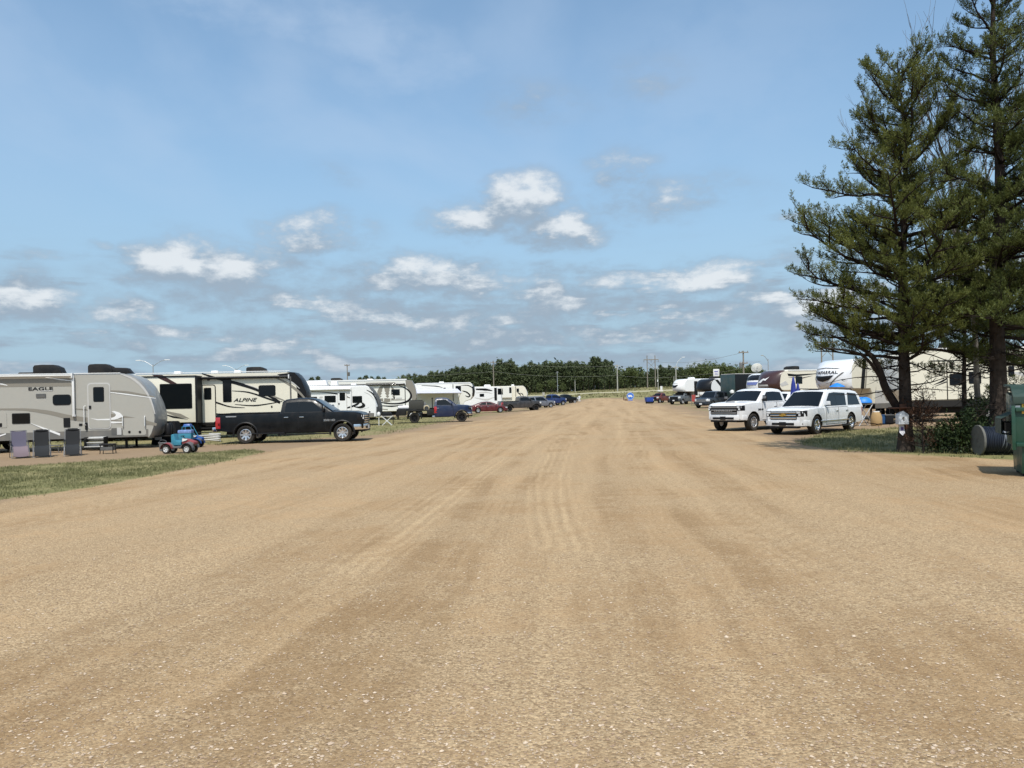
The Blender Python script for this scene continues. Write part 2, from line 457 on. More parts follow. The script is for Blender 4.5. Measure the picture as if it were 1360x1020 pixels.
# pale wheel tracks, as polylines on the ground
TRK = [([(470, 760), (560, 690), (640, 630), (700, 590), (752, 556), (790, 541)], .8), ([(430, 760), (530, 690), (620, 630), (690, 590)], .5),
       ([(730, 725), (716, 668), (724, 615), (755, 568), (798, 540)], .75), ([(768, 730), (748, 672), (750, 615), (775, 566), (803, 540)], .75), ([(722, 690), (735, 760), (752, 860), (760, 1020)], .25), ([(756, 690), (780, 780), (830, 900), (880, 1020)], .3),
       ([(700, 1020), (640, 860), (640, 740), (668, 650)], .22), ([(1150, 800), (960, 690), (880, 640), (835, 600), (822, 570), (825, 545)], .6), ([(1250, 800), (1010, 690), (910, 640), (855, 600), (840, 570), (838, 545)], .5),
       ([(1000, 1020), (900, 860), (830, 760), (790, 680), (770, 620)], .25), ([(250, 900), (420, 780), (560, 690), (680, 610)], .3), ([(1360, 900), (1120, 790), (960, 720), (850, 650)], .25),
       ([(0, 840), (200, 760), (380, 690), (520, 630), (640, 585)], .4), ([(1360, 760), (1150, 690), (1000, 640), (900, 590)], .4), ([(60, 690), (220, 650), (380, 612), (520, 585)], .6)]
trk = np.zeros_like(GX)
for P, st in TRK:
    Q = catmull([tuple(gp(*p)[:2]) for p in P], 6)
    d = np.full(GX.shape, 1e9)
    for (x0, y0), (x1, y1) in zip(Q[:-1], Q[1:]):
        ex, ey = x1-x0, y1-y0; t = np.clip(((GX-x0)*ex+(GY-y0)*ey)/(ex*ex+ey*ey), 0, 1)
        d = np.minimum(d, np.hypot(GX-x0-t*ex, GY-y0-t*ey))
    trk = np.maximum(trk, st*np.exp(-(d/.30)**2)*(.45+.55*np.cos(2*PI*d/.19)))
# the paved highway strip across the far field
hwy = np.exp(-((GY-(196+GX*.05))/2.6)**4)*(far > .5)
GZ = terr(GX, GY) + (1-ro)*np.clip(RR*.004, 0, .03)*wn*.6
ATT = np.stack([gr, np.maximum(hwy, 0), trk, ro], -1)

def ground_nodes(name):
    m = bpy.data.materials.new(name); nt, b = nt_of(m); S.nt = nt; N, L = nt.nodes, nt.links
    at_ = N.new('ShaderNodeAttribute'); at_.attribute_name = 'mask'
    sp = N.new('ShaderNodeSeparateColor'); L.new(at_.outputs['Color'], sp.inputs[0])
    g, hw_, tk = [S(sp.outputs[i]) for i in range(3)]
    road = S(at_.outputs['Alpha'])
    tc = N.new('ShaderNodeTexCoord'); P = tc.outputs['Object']
    s3 = N.new('ShaderNodeSeparateXYZ'); L.new(P, s3.inputs[0]); x, y = S(s3.outputs[0]), S(s3.outputs[1])
    # along and across the road
    big = fbm(vec(x*.11, y*.05), 1., 4)
    u = x - y*.117 + (big-.5)*3.0
    streak = fbm(vec(u*1.1, y*.035, 2.), 1., 6, .6)
    fine = fbm(vec(u*5.5, y*.05, 7.), 1., 5, .65)
    patch = fbm(P, .33, 6, .6)
    mid = fbm(P, 3.2, 6, .65)
    grit = fbm(P, 70., 4, .7)
    def vor(sc_, feat='F1', rnd=1.):
        n = N.new('ShaderNodeTexVoronoi'); n.feature = feat; n.inputs['Scale'].default_value = sc_; n.inputs['Randomness'].default_value = rnd
        L.new(P, n.inputs['Vector']); return n
    v1 = vor(52.); v2 = vor(27.); v3 = vor(95.)
    c1 = mixc(streak.sstep(.36, .64), (.208, .138, .074), (.385, .276, .168))
    c1 = mixc(patch.sstep(.38, .64)*.6, c1, (.330, .255, .170))
    c1 = mixc(fine.sstep(.48, .72)*.35, c1, (.43, .325, .205))
    c1 = mixc(S.op('MINIMUM', tk.max(0.)*fine.sstep(.3, .6, .5, 1.)*(patch*.5+mid*.5).sstep(.40, .56, .2, 1.)*1.35, 1.0), c1, (.49, .38, .25))
    # gravel: looser stony patches, bright and dark stones
    loose = (patch*.5 + mid*.5 + streak*.25).sstep(.50, .72)*(1.0 - tk*.6)
    r1 = N.new('ShaderNodeSeparateColor'); L.new(v1.outputs['Color'], r1.inputs[0])
    st = S(r1.outputs[0]); st2 = S(r1.outputs[1])
    stone = mixc(st, (.17, .12, .075), (.53, .43, .30))
    c1 = mixc(loose.sstep(0, 1, .22, .64), c1, stone)
    r2 = N.new('ShaderNodeSeparateColor'); L.new(v2.outputs['Color'], r2.inputs[0])
    peb = S(r2.outputs[0]).sstep(.968, .975)*S(v2.outputs['Distance']).sstep(.36, .30)
    c1 = mixc(peb*.7, c1, (.52, .45, .36))
    r3 = N.new('ShaderNodeSeparateColor'); L.new(v3.outputs['Color'], r3.inputs[0])
    c1 = mixc(S(r3.outputs[0]).sstep(.6, 1., 0, .48), c1, (.13, .098, .07))
    c1 = mixc(grit.sstep(.35, .75, 0, .35), c1, (.15, .11, .07))
    tn = N.new('ShaderNodeMix'); tn.data_type = 'RGBA'; tn.blend_type = 'MULTIPLY'; tn.inputs[0].default_value = 1.; L.new(c1, tn.inputs[6]); tn.inputs[7].default_value = (1.20, 1.115, .985, 1); c1 = tn.outputs[2]
    # bare brown dirt off the road
    dcol = mixc(mid, (.20, .135, .082), (.32, .235, .15))
    c2 = mixc(road.sstep(.15, .85), dcol, c1)
    gn = fbm(P, 9., 5, .65); gn2 = fbm(P, .9, 5, .6); gn3 = fbm(P, .09, 4, .5)
    gcol = mixc(gn, (.105, .112, .040), (.225, .210, .095))
    gcol = mixc((gn2*.6+gn3*.5).sstep(.42, .72, .05, .85), gcol, (.27, .225, .115))
    gm = (g + (gn-.5)*.5 + (mid-.5)*.5).sstep(.38, .62)
    c3 = mixc(gm, c2, gcol)
    c3 = mixc(hw_*.8, c3, (.52, .47, .36))
    L.new(c3, b.inputs['Base Color']); b.inputs['Roughness'].default_value = .95; b.inputs['Specular IOR Level'].default_value = .12
    hgt = S(v1.outputs['Distance'])*-.8*loose.sstep(0, 1, .35, 1.) + S(v2.outputs['Distance'])*peb*-1.6 + mid*1.1 + grit*.7 + fine*.5
    bp = N.new('ShaderNodeBump'); bp.inputs['Strength'].default_value = .8; bp.inputs['Distance'].default_value = .018
    L.new(hgt.k, bp.inputs['Height']); L.new(bp.outputs[0], b.inputs['Normal'])
    return m
MGROUND = ground_nodes('gravel_and_grass')

def ground_part(name, keep):
    idx = -np.ones((NR, NA), int); fs = []
    a, b_ = np.nonzero(keep)
    used = np.zeros((NR, NA), bool); nb = (b_+1) % NA
    for i, j in ((a, b_), (a+1, b_), (a+1, nb), (a, nb)): used[i, j] = True
    idx[used] = np.arange(used.sum())
    F4 = np.stack([idx[a, b_], idx[a, nb], idx[a+1, nb], idx[a+1, b_]], -1)
    co_ = np.stack([GX[used], GY[used], GZ[used]], -1)
    me = bpy.data.meshes.new(name)
    extra = []
    if keep[0].any():
        c = len(co_); co_ = np.vstack([co_, [[0, 0, 0]]]); extra = [(c, idx[0, (j+1) % NA], idx[0, j]) for j in range(NA)]
    me.from_pydata(co_.tolist(), [], F4.tolist() + extra)
    at_ = me.color_attributes.new('mask', 'FLOAT_COLOR', 'POINT')
    A4 = ATT[used]
    if extra: A4 = np.vstack([A4, ATT[0, :1]])
    at_.data.foreach_set('color', np.ascontiguousarray(A4, np.float32).ravel())
    me.materials.append(MGROUND); me.shade_smooth()
    bm = bmesh.new(); bm.from_mesh(me); bmesh.ops.recalc_face_normals(bm, faces=bm.faces); bm.to_mesh(me); bm.free()
    if me.polygons[0].normal.z < 0: me.flip_normals()
    o = bpy.data.objects.new(name, me); COL.objects.link(o); o['kind'] = 'structure'; return o
rof = (ro[:-1]+ro[1:])/2; rof = (rof+np.roll(rof, -1, 1))/2
isroad = rof > .5
ground_part('gravel_road', isroad); ground_part('ground', ~isroad)

# loose stones lying on the road near the camera
def stones():
    n = 9500
    px = RNG.uniform(-60, 1420, n); py = 1060 - (RNG.random(n)**1.35)*330
    P = np.array([tuple(Vector((0, 0, H)) + ray(a, b)*(H/-ray(a, b).z)) for a, b in zip(px, py)])
    base = np.array([(1, 0, 0), (.45, .8, .1), (-.5, .85, 0), (-1, .1, .1), (-.45, -.85, 0), (.5, -.8, .05), (.1, .05, .62), (0, 0, -.3)], float)
    fs = [(0, 1, 6), (1, 2, 6), (2, 3, 6), (3, 4, 6), (4, 5, 6), (5, 0, 6)]
    sz = .005 + .010*RNG.random(n)**3 + .012*(RNG.random(n) > .994)
    ang = RNG.uniform(0, 2*PI, n); V = []
    for k in range(n):
        c, s_ = math.cos(ang[k]), math.sin(ang[k])
        b = base*(1+RNG.normal(0, .18, base.shape)); b = b*[1, RNG.uniform(.55, 1), RNG.uniform(.6, 1)]*sz[k]
        q = np.stack([b[:, 0]*c-b[:, 1]*s_, b[:, 0]*s_+b[:, 1]*c, b[:, 2]], -1) + P[k] + [0, 0, .002]
        for f in fs: V += [q[f[0]], q[f[1]], q[f[2]]]
    return np.array(V)
MST = bpy.data.materials.new('loose_stone'); _nt, _b = nt_of(MST)
_g = _nt.nodes.new('ShaderNodeNewGeometry'); _r = _nt.nodes.new('ShaderNodeTexCoord'); _v = _nt.nodes.new('ShaderNodeTexVoronoi'); _v.inputs['Scale'].default_value = 14
S.nt = _nt; _nt.links.new(_r.outputs['Object'], _v.inputs['Vector'])
_s = _nt.nodes.new('ShaderNodeSeparateColor'); _nt.links.new(_v.outputs['Color'], _s.inputs[0])
_nt.links.new(mixc(S(_s.outputs[0]), (.25, .165, .105), (.54, .43, .32)), _b.inputs['Base Color']); _b.inputs['Roughness'].default_value = .9
tag(tri_mesh('gravel_stones', stones(), MST), 'loose pale stones scattered over the gravel road', 'stones', kind='stuff')

# grass blades
def grass(name, poly, n, hgt, lab, shade):
    lo, hi = poly.min(0), poly.max(0)
    X = RNG.uniform(lo[0], hi[0], n); Y = RNG.uniform(lo[1], hi[1], n)
    d = sdist(X, Y, poly); keep = (d + RNG.normal(0, .22, n)) > .05
    cl = np.array([mnoise.noise((x*.8, y*.8, 3.)) for x, y in zip(X, Y)])
    keep &= (cl + RNG.normal(0, .3, n)) > -.25
    keep &= np.abs(X) < Y*.80
    X, Y, cl = X[keep], Y[keep], cl[keep]; Z = terr(X, Y); m = len(X)
    V = np.zeros((m, 4, 3, 3))
    for k in range(4):
        a = RNG.uniform(0, 2*PI, m); h = hgt*(.5+RNG.random(m)*.9)*(1+cl*.5); ln = h*RNG.uniform(.1, .7, m); w_ = RNG.uniform(.006, .013, m)
        bx = X+RNG.normal(0, .04, m); by = Y+RNG.normal(0, .04, m)
        V[:, k, 0] = np.stack([bx-np.sin(a)*w_, by+np.cos(a)*w_, Z-.01], -1)
        V[:, k, 1] = np.stack([bx+np.sin(a)*w_, by-np.cos(a)*w_, Z-.01], -1)
        V[:, k, 2] = np.stack([bx+np.cos(a)*ln, by+np.sin(a)*ln, Z+h], -1)
    return tag(tri_mesh(name, V.reshape(-1, 3), shade), lab, 'grass', kind='stuff')
GRASS = foliage('grass_blades', (.115, .122, .045), (.31, .285, .145), .3)
grass('grass', G_LEFT, 36000, .052, 'strip of short green grass along the left edge of the gravel road', GRASS)
grass('grass', G_RIGHT, 24000, .09, 'shaded grass under the pine trees on the right', GRASS)
grass('grass', G_UNDER, 26000, .085, 'patchy grass under the parked campers on the left', GRASS)
# ---------------------------------------------------------------- wheels and road vehicles
_wm = {}
def wheel(parent, loc, r, wd, side, rim=ALU, spokes=6, rr_=.62, hubdeep=0., name='wheel'):
    """axis along y; side = +1/-1 gives the outer face"""
    w_ = sub(name, parent, loc)
    key = (round(r, 3), round(wd, 3), side, spokes, round(rr_, 2), hubdeep, rim.name)
    if key in _wm:
        for nm, me in _wm[key]:
            o = bpy.data.objects.new(nm, me); COL.objects.link(o); o.parent = w_
        return w_
    h = wd/2; q = r*rr_
    t = MB(); t.lathe([(q, -h*.8), (q+.03, -h*.95), (r*.9, -h), (r*.975, -h*.85), (r, -h*.55), (r, h*.55), (r*.975, h*.85), (r*.9, h), (q+.03, h*.95), (q, h*.8), (q-.005, 0), (q, -h*.8)], (0, 0, 0), 'y', 28)
    o1 = t.build('tyre', RUB, w_)
    m = MB(); f = side*h
    m.lathe([(q*1.0, f*.92), (q*.93, f*.95), (q*.86, f*.6), (q*.84, -f*.3), (.0, -f*.3)], (0, 0, 0), 'y', 28)
    d = f*(.62+hubdeep)
    m.lathe([(.0, d+side*.02), (q*.22, d+side*.015), (q*.26, d-side*.03), (q*.26, d-side*.1)], (0, 0, 0), 'y', 14)
    for k in range(spokes):
        a = 2*PI*k/spokes; c, s_ = math.cos(a), math.sin(a); w0, w1 = q*.15, q*.13
        P = []
        for rad_, ww, yy in ((q*.16, w0, d), (q*.93, w1, f*.82)):
            for sg in (-1, 1):
                for dy in (0, -side*.035): P.append((rad_*c-sg*ww*s_, yy+dy, rad_*s_+sg*ww*c))
        m.add(P, [(0, 2, 6, 4), (1, 5, 7, 3), (0, 4, 5, 1), (2, 3, 7, 6)], 0)
    o2 = m.build('rim', [rim], w_)
    bk = MB(); bk.lathe([(0, -f*.2), (q*.84, -f*.2)], (0, 0, 0), 'y', 20)
    _wm[key] = [(o1.name.split('.')[0], o1.data), (o2.name.split('.')[0], o2.data)]
    return w_

def scale_spec(sp, kx=1., ky=1., kz=1., **over):
    o = dict(sp)
    for k in ('top', 'low', 'cab', 'hw'):
        o[k] = [(x*kx, v*(ky if k == 'hw' else kz)) for x, v in sp[k]]
    o['windows'] = [[(x*kx, z*kz) for x, z in p] for p in sp['windows']]
    o['doors'] = [(a*kx, b*kx) for a, b in sp['doors']]
    for k in ('xf', 'xr'): o[k] = sp[k]*kx
    for k in ('wr', 'arch', 'sill'): o[k] = sp[k]*kz
    for k in ('cab_wb', 'cab_wt', 'track'): o[k] = sp[k]*ky
    o['ws'] = tuple(x*kx for x in sp['ws']); o['rw'] = tuple(x*kx for x in sp['rw'])
    o.update(over); return o

HD = dict(L=6.7, xf=2.38, xr=-2.02, wr=.42, tw=.30, arch=.53, sill=.46, track=.90,
  top=[(-3.38, 1.30), (-3.34, 1.37), (-.45, 1.38), (1.9, 1.40), (2.5, 1.385), (3.0, 1.345), (3.22, 1.29), (3.32, 1.19)],
  low=[(-3.38, .66), (-2.9, .56), (-1, .46), (2.0, .46), (2.95, .52), (3.32, .60)],
  hw=[(-3.38, .98), (-3.2, 1.02), (2.7, 1.03), (3.05, 1.0), (3.22, .95), (3.32, .88)],
  cab=[(-.44, 1.37), (-.36, 1.90), (-.22, 1.98), (.3, 2.03), (.8, 2.02), (1.10, 1.96), (1.18, 1.92), (1.98, 1.38)],
  cab_wb=.985, cab_wt=.77,
  windows=[[(-.24, 1.42), (-.19, 1.84), (.385, 1.88), (.385, 1.42)], [(.395, 1.42), (.395, 1.88), (1.00, 1.86), (1.46, 1.50), (1.46, 1.42)]],
  doors=[(-.30, .36), (.40, 1.60)], ws=(1.22, 1.92), rw=(-.43, -.37), kind='pickup')
SUV = dict(L=5.7, xf=1.83, xr=-1.46, wr=.40, tw=.28, arch=.48, sill=.36, track=.88,
  top=[(-2.85, .98), (-2.78, 1.10), (-2.4, 1.13), (1.2, 1.16), (1.9, 1.15), (2.45, 1.12), (2.70, 1.085), (2.80, 1.05), (2.84, .98)],
  low=[(-2.85, .52), (-2.4, .40), (-1, .36), (1.5, .34), (2.4, .36), (2.84, .44)],
  hw=[(-2.85, .90), (-2.6, .98), (-2., 1.01), (2.1, 1.01), (2.5, .96), (2.72, .87), (2.84, .74)],
  cab=[(-2.80, 1.10), (-2.66, 1.66), (-2.48, 1.80), (-2.0, 1.86), (-.4, 1.90), (.3, 1.87), (.52, 1.82), (1.42, 1.13)],
  cab_wb=.96, cab_wt=.76,
  windows=[[(-2.52, 1.19), (-2.36, 1.70), (-1.52, 1.75), (-1.28, 1.19)], [(-1.10, 1.19), (-1.24, 1.74), (-.185, 1.78), (-.185, 1.19)], [(-.175, 1.19), (-.175, 1.78), (.32, 1.74), (.90, 1.27), (.90, 1.19)]],
  doors=[(-1.12, -.20), (-.16, .98)], ws=(.56, 1.36), rw=(-2.79, -2.67), kind='suv')
SED = dict(L=4.85, xf=1.47, xr=-1.36, wr=.335, tw=.23, arch=.39, sill=.24, track=.78,
  top=[(-2.42, .82), (-2.34, .96), (-1.6, 1.02), (-.8, .98), (1.0, .97), (1.8, .86), (2.2, .74), (2.42, .58)],
  low=[(-2.42, .40), (-2.1, .28), (-1, .22), (1.5, .20), (2.1, .22), (2.42, .32)],
  hw=[(-2.42, .72), (-2.2, .84), (-1.5, .91), (1.5, .91), (2.1, .82), (2.42, .60)],
  cab=[(-1.95, 1.00), (-1.5, 1.17), (-.85, 1.38), (-.2, 1.43), (.25, 1.38), (.45, 1.32), (1.35, .95)],
  cab_wb=.84, cab_wt=.60,
  windows=[[(-1.35, 1.05), (-.98, 1.24), (-.70, 1.33), (-.32, 1.35), (-.32, 1.03)], [(-.24, 1.03), (-.24, 1.36), (.20, 1.32), (.80, 1.04)]],
  doors=[(-1.1, -.28), (-.24, .86)], ws=(.42, 1.28), rw=(-1.80, -.95), kind='sedan')
JEEP = dict(scale_spec(SUV, .84, .95, .93), kind='suv', L=4.8)
MID = scale_spec(HD, .83, .90, .87, L=5.5)

def vehicle(name, label, cat, sp, pm, loc, rz, group=None, rim=ALU, spokes=6, trim=CHR, detail=2, bed=True, glass=GLASS, only=None, grille='bars', bumper=None, flare=None, lights=True):
    root = thing(name, label, cat, loc, rad(rz), group)
    top, low, hwp, cab = sp['top'], sp['low'], sp['hw'], sp['cab']
    fi = lambda P, x: float(np.interp(x, [p[0] for p in P], [p[1] for p in P]))
    xmin, xmax = top[0][0], top[-1][0]
    belt = max(fi(top, x) for x in (sp['xf']-1, 0))
    def prof(z): return float(np.interp(z, [sp['sill']-.1, sp['sill']+.08, .55*belt+.1, belt*.86, belt], [.95, .985, 1., .992, .966]))
    def low_at(x):
        z = fi(low, x)
        for xc in (sp['xf'], sp['xr']):
            d = abs(x-xc)
            if d < sp['arch']: z = max(z, sp['wr'] + math.sqrt(sp['arch']**2-d*d))
        return z
    def Y(x, z): return fi(hwp, x)*prof(z)
    xs = set(np.linspace(xmin, xmax, 22)) | {p[0] for p in top} | {p[0] for p in hwp}
    for xc in (sp['xf'], sp['xr']):
        for k in range(17):
            xs.add(xc - sp['arch']*math.cos(PI*k/16)*.9999)
        xs |= {xc-sp['arch']-.004, xc+sp['arch']+.004}
    xs = sorted(x for x in xs if xmin <= x <= xmax)
    rows = []
    for x in xs:
        zl, zt = low_at(x), fi(top, x); zt = max(zt, zl+.05)
        zz = [min(max(z, zl), zt-.045) for z in (zl, sp['sill']+.1, .5*belt, .64*belt, .78*belt, .9*belt, zt-.045)]
        half = [(Y(x, z), z) for z in zz]; yt = Y(x, zt)
        cr = .03
        upper = [(yt-.025, zt-.012), (yt-.075, zt+.002)] + [(yt*f, zt+.004+cr*(1-f*f)) for f in (.75, .4)]
        pts = half + upper + [(0, zt+.004+cr)]
        ring = [(x, y, z) for y, z in pts] + [(x, -y, z) for y, z in pts[-2::-1]]
        rows.append(ring)
    b = MB(); n = len(rows[0])
    b.grid(rows, closed=True)
    for k, f in enumerate(b.f):
        if k % n == n-1: b.m[k] = 1
    i0 = 0; i1 = (len(rows)-1)*n
    b.f += [tuple(range(n))[::-1], tuple(range(i1, i1+n))]; b.m += [0, 0]
    body = b.build('body', [pm, UND], root, sharp=32)
    # underbody and wells
    u = MB(); u.box((0, 0, sp['sill']+.12), (xmax-xmin-.7, 1.3, .3)); u.build('underbody', UND, root)
    # greenhouse
    cx = [p[0] for p in cab]; zb = min(cab[0][1], cab[-1][1]) - .03; zr = max(p[1] for p in cab)
    def CY(z): return sp['cab_wb'] + (sp['cab_wt']-sp['cab_wb'])*(z-zb)/(zr-zb)
    def ztop(x, y=0.):
        z = fi(cab, x); f = y/max(CY(z), .01); return z + .035*(1-f*f)
    rows = []
    for x in sorted(set(cx) | set(np.linspace(cx[0], cx[-1], 24))):
        zt = fi(cab, x); q = []
        for t in (0, .5, 1): z = zb + (max(zt-.06, zb)-zb)*t; q.append((CY(z), z))
        q += [(CY(zt)-.02, zt-.02), (CY(zt)-.08, zt+.005), (CY(zt)*.5, zt+.026), (0, zt+.035)]
        rows.append([(x, y, z) for y, z in q] + [(x, -y, z) for y, z in q[-2::-1]])
    c = MB(); c.grid(rows, closed=True); n = len(rows[0])
    c.f += [tuple(range(n))[::-1], tuple(range((len(rows)-1)*n, len(rows)*n))]; c.m += [0, 0]
    c.build('cab_roof' if sp['kind'] == 'pickup' else 'roof', pm, root, sharp=40)
    # windows on both flanks
    for sg in (1, -1):
        for P in sp['windows']:
            m = MB(); nP = len(P)
            vs = [(x, sg*(CY(z)+.007), z) for x, z in P] + [(x, sg*(CY(z)-.02), z) for x, z in P]
            m.add(vs, [tuple(range(nP)), tuple(range(2*nP-1, nP-1, -1))] + [(i, i+nP, (i+1) % nP+nP, (i+1) % nP) for i in range(nP)])
            m.build('side_window', glass, root, sharp=0)
    for nm, (a, e) in (('windshield', sp['ws']), ('rear_window', sp['rw'])):
        m = MB(); R_ = []
        rear = nm == 'rear_window'; steep = abs(e-a) < .2 and rear
        for t in np.linspace(0, 1, 6):
            x = a + (e-a)*t; z0 = fi(cab, x); r_ = []
            for f in np.linspace(-1, 1, 9):
                y = f*(CY(z0)-.09); nx = (-.014 if rear else .014)
                r_.append((x+nx, y, ztop(x, y)+(.004 if steep else .010)))
            R_.append(r_)
        m.grid(R_); m.build(nm, glass, root, sharp=60, recalc=False)
    # doors: panels a few mm proud of the flank, with handles
    if detail >= 1:
        for sg in (1, -1):
            for x0, x1 in sp['doors']:
                m = MB(); R_ = []
                for x in np.linspace(x0, x1, 8):
                    r_ = []
                    for z in np.linspace(max(low_at(x), sp['sill'])+.06, belt-.035, 7): r_.append((x, sg*(Y(x, z)+.006), z))
                    R_.append(r_)
                R0 = [[(x, y-sg*.02, z) for x, y, z in r_] for r_ in R_]
                nR, nC = len(R_), len(R_[0]); m.grid(R_); m.grid(R0)
                off = nR*nC
                rim_ = [(i, 0) for i in range(nR)] + [(nR-1, j) for j in range(1, nC)] + [(i, nC-1) for i in range(nR-2, -1, -1)] + [(0, j) for j in range(nC-2, 0, -1)]
                idx = [i*nC+j for i, j in rim_]
                for p, q in zip(idx, idx[1:]+idx[:1]): m.f.append([p, q, q+off, p+off]); m.m.append(0)
                d = m.build('door', pm, root, sharp=40)
                sm_ = MB(); R_ = [[(x, sg*(Y(x, z)+.003), z) for z in np.linspace(max(low_at(x), sp['sill'])+.04, belt-.018, 5)] for x in np.linspace(x0-.022, x1+.022, 8)]
                sm_.grid(R_); sm_.grid([[(x, y-sg*.012, z) for x, y, z in r_] for r_ in R_]); sm_.build('door_seal', BLK, d)
                hb = MB(); xh = x0+.14; zh = belt*.84; hb.box((xh, sg*(Y(xh, zh)+.02), zh), (.20, .035, .04))
                hb.build('handle', trim if trim is CHR else pm, d, bevel=.008)
    # mirrors
    for sg in (1, -1):
        xm = sp['ws'][1]-.38 if sp['kind'] != 'sedan' else sp['ws'][1]-.36; zm = belt+.16 if sp['kind'] != 'sedan' else belt+.08
        m = MB(); big = sp['kind'] == 'pickup' and sp['L'] > 6
        m.box((xm, sg*(CY(zm)+.17), zm), (.10, .22, .30 if big else .17), taper=.85); m.box((xm, sg*(CY(zm)+.03), zm-.07), (.06, .16, .05))
        mr_ = m.build('mirror', pm if not big else BLK, root, bevel=.02)
        if big: m = MB(); m.box((xm+.045, sg*(CY(zm)+.18), zm+.05), (.03, .18, .12)); m.build('mirror_cap', trim, mr_, bevel=.01)
    # wheels
    for xc, fr_ in ((sp['xf'], 1), (sp['xr'], 0)):
        for sg in (1, -1):
            wheel(root, (xc, sg*(sp['track']-.02), sp['wr']), sp['wr'], sp['tw'], sg, rim, spokes)
    if flare:
        for sg in (1, -1):
            for xc in (sp['xf'], sp['xr']):
                m = MB(); pts = [(xc+(sp['arch']+.02)*math.cos(a), sg*(Y(xc, .8)+.005), sp['wr']+(sp['arch']+.02)*math.sin(a)) for a in np.linspace(-.15, PI+.15, 18)]
                m.tube(pts, .045, 6); m.build('fender_flare', flare, root)
    # front face
    xf = xmax; yw = fi(hwp, xf); zh = fi(top, xf)
    zlow = fi(low, xf)
    bm_ = bumper or trim
    if sp['kind'] == 'sedan':
        m = MB(); m.prism([(xf-.35, .86), (xf-.02, .60), (xf+.05, 0), (xf-.02, -.60), (xf-.35, -.86), (xf-.4, 0)], .26, .52, 'xy'); m.build('front_bumper', pm, root, bevel=.03)
        m = MB(); m.box((xf+.03, 0, .56), (.06, .8, .12)); m.build('grille', BLK, root)
        m = MB(); m.prism([(xmin+.3, .86), (xmin+.02, .66), (xmin-.04, 0), (xmin+.02, -.66), (xmin+.3, -.86), (xmin+.4, 0)], .34, .62, 'xy'); m.build('rear_bumper', pm, root, bevel=.03)
    else:
        gw = yw*(.84 if sp['kind'] == 'pickup' else .80); z0, z1 = zlow+.22, zh+.035
        g = MB(); g.box((xf+.005, 0, (z0+z1)/2), (.05, 2*gw, z1-z0)); gr_ = g.build('grille', BLK, root, bevel=.015)
        g = MB(); nb = 4 if grille == 'bars' else 3
        for k in range(nb):
            z = z0 + (z1-z0)*(k+.5)/nb; g.box((xf+.035, 0, z), (.03, 2*gw*.97, (z1-z0)/nb*.5))
        if grille == 'split': g.box((xf+.045, 0, (z0+z1)/2), (.04, 2*gw*.99, .055))
        g.build('grille_bar', trim if grille != 'dark' else BLK, gr_, bevel=.006)
        bz0, bz1 = zlow-.12, zlow+.19
        m = MB(); P = [(xf-.42, fi(hwp, xf-.42)+.015), (xf-.12, fi(hwp, xf-.12)+.02), (xf+.06, yw*.86), (xf+.10, 0), (xf+.06, -yw*.86), (xf-.12, -fi(hwp, xf-.12)-.02), (xf-.42, -fi(hwp, xf-.42)-.015), (xf-.2, 0)]
        m.prism(P, bz0+.06, bz1, 'xy'); fb = m.build('front_bumper', bm_, root, bevel=.025)
        m = MB(); m.box((xf+.075, 0, (bz0+bz1)/2+.0), (.05, yw*1.35, .10)); m.build('intake', BLK, fb, bevel=.01)
        m = MB(); m.box((xf-.1, 0, bz0+.02), (.3, yw*1.7, .10)); m.build('air_dam', BLK, fb)
        m = MB(); m.box((xmin-.06, 0, fi(low, xmin)+.02), (.22, 2*fi(hwp, xmin)*.99, .22)); m.build('rear_bumper', bm_, root, bevel=.03)
    # lamps
    for sg in (1, -1):
        m = MB(); zc = zh-.075 if sp['kind'] != 'sedan' else .66; hh = .125 if sp['kind'] != 'sedan' else .06
        x1, x2, x3 = xf+.012, xf-.10, xf-.27
        P = [(x1, sg*yw*.80), (x1-.01, sg*yw*1.0), (x2+.012, sg*(fi(hwp, x2)*.99+.008)), (x3, sg*(fi(hwp, x3)*.99+.012)), (x3, sg*(fi(hwp, x3)-.15)), (x1-.2, sg*yw*.7)]
        m.prism(P, zc-hh, zc+hh, 'xy'); hl = m.build('headlight', [LAMP if detail < 2 else BLK], root, bevel=.012)
        if detail >= 2:
            m = MB(); m.box((x1+.002, sg*yw*.88, zc+hh*.45), (.02, .2, hh*.7)); m.box((x1-.02, sg*yw*.97, zc-hh*.4), (.06, .08, hh*.7)); m.build('lamp', LAMP, hl)
            m = MB(); m.box((x2-.03, sg*(fi(hwp, x2)*.99-.012), zc+hh*.42), (.16, .05, hh*.62), rz=-sg*.35); m.build('lamp', LAMP, hl)
        m = MB(); zt_ = fi(top, xmin)
        hgt = (.52 if sp['kind'] == 'pickup' else .42 if sp['kind'] == 'suv' else .15); zt2 = zt_-.06 if sp['kind'] != 'suv' else zt_+.12
        m.prism([(xmin-.012, sg*(fi(hwp, xmin)-.2)), (xmin-.012, sg*(fi(hwp, xmin)*.995+.006)), (xmin+.22, sg*(fi(hwp, xmin+.22)+.004)), (xmin+.22, sg*(fi(hwp, xmin+.22)-.12))], zt2-hgt, zt2, 'xy')
        m.build('tail_light', REDL, root, bevel=.01)
    if sp['kind'] == 'pickup' and bed:
        m = MB(); x0, x1 = xmin+.1, cx[0]-.08; zt_ = fi(top, (x0+x1)/2)
        m.box(((x0+x1)/2, 0, zt_+.022), (x1-x0, 1.5, .03)); m.build('bed_liner', BLK, root)
        for sg in (1, -1):
            m = MB(); m.box(((x0+x1)/2, sg*.90, zt_+.025), (x1-x0+.05, .12, .04)); m.build('bed_rail', BLK, root, bevel=.01)
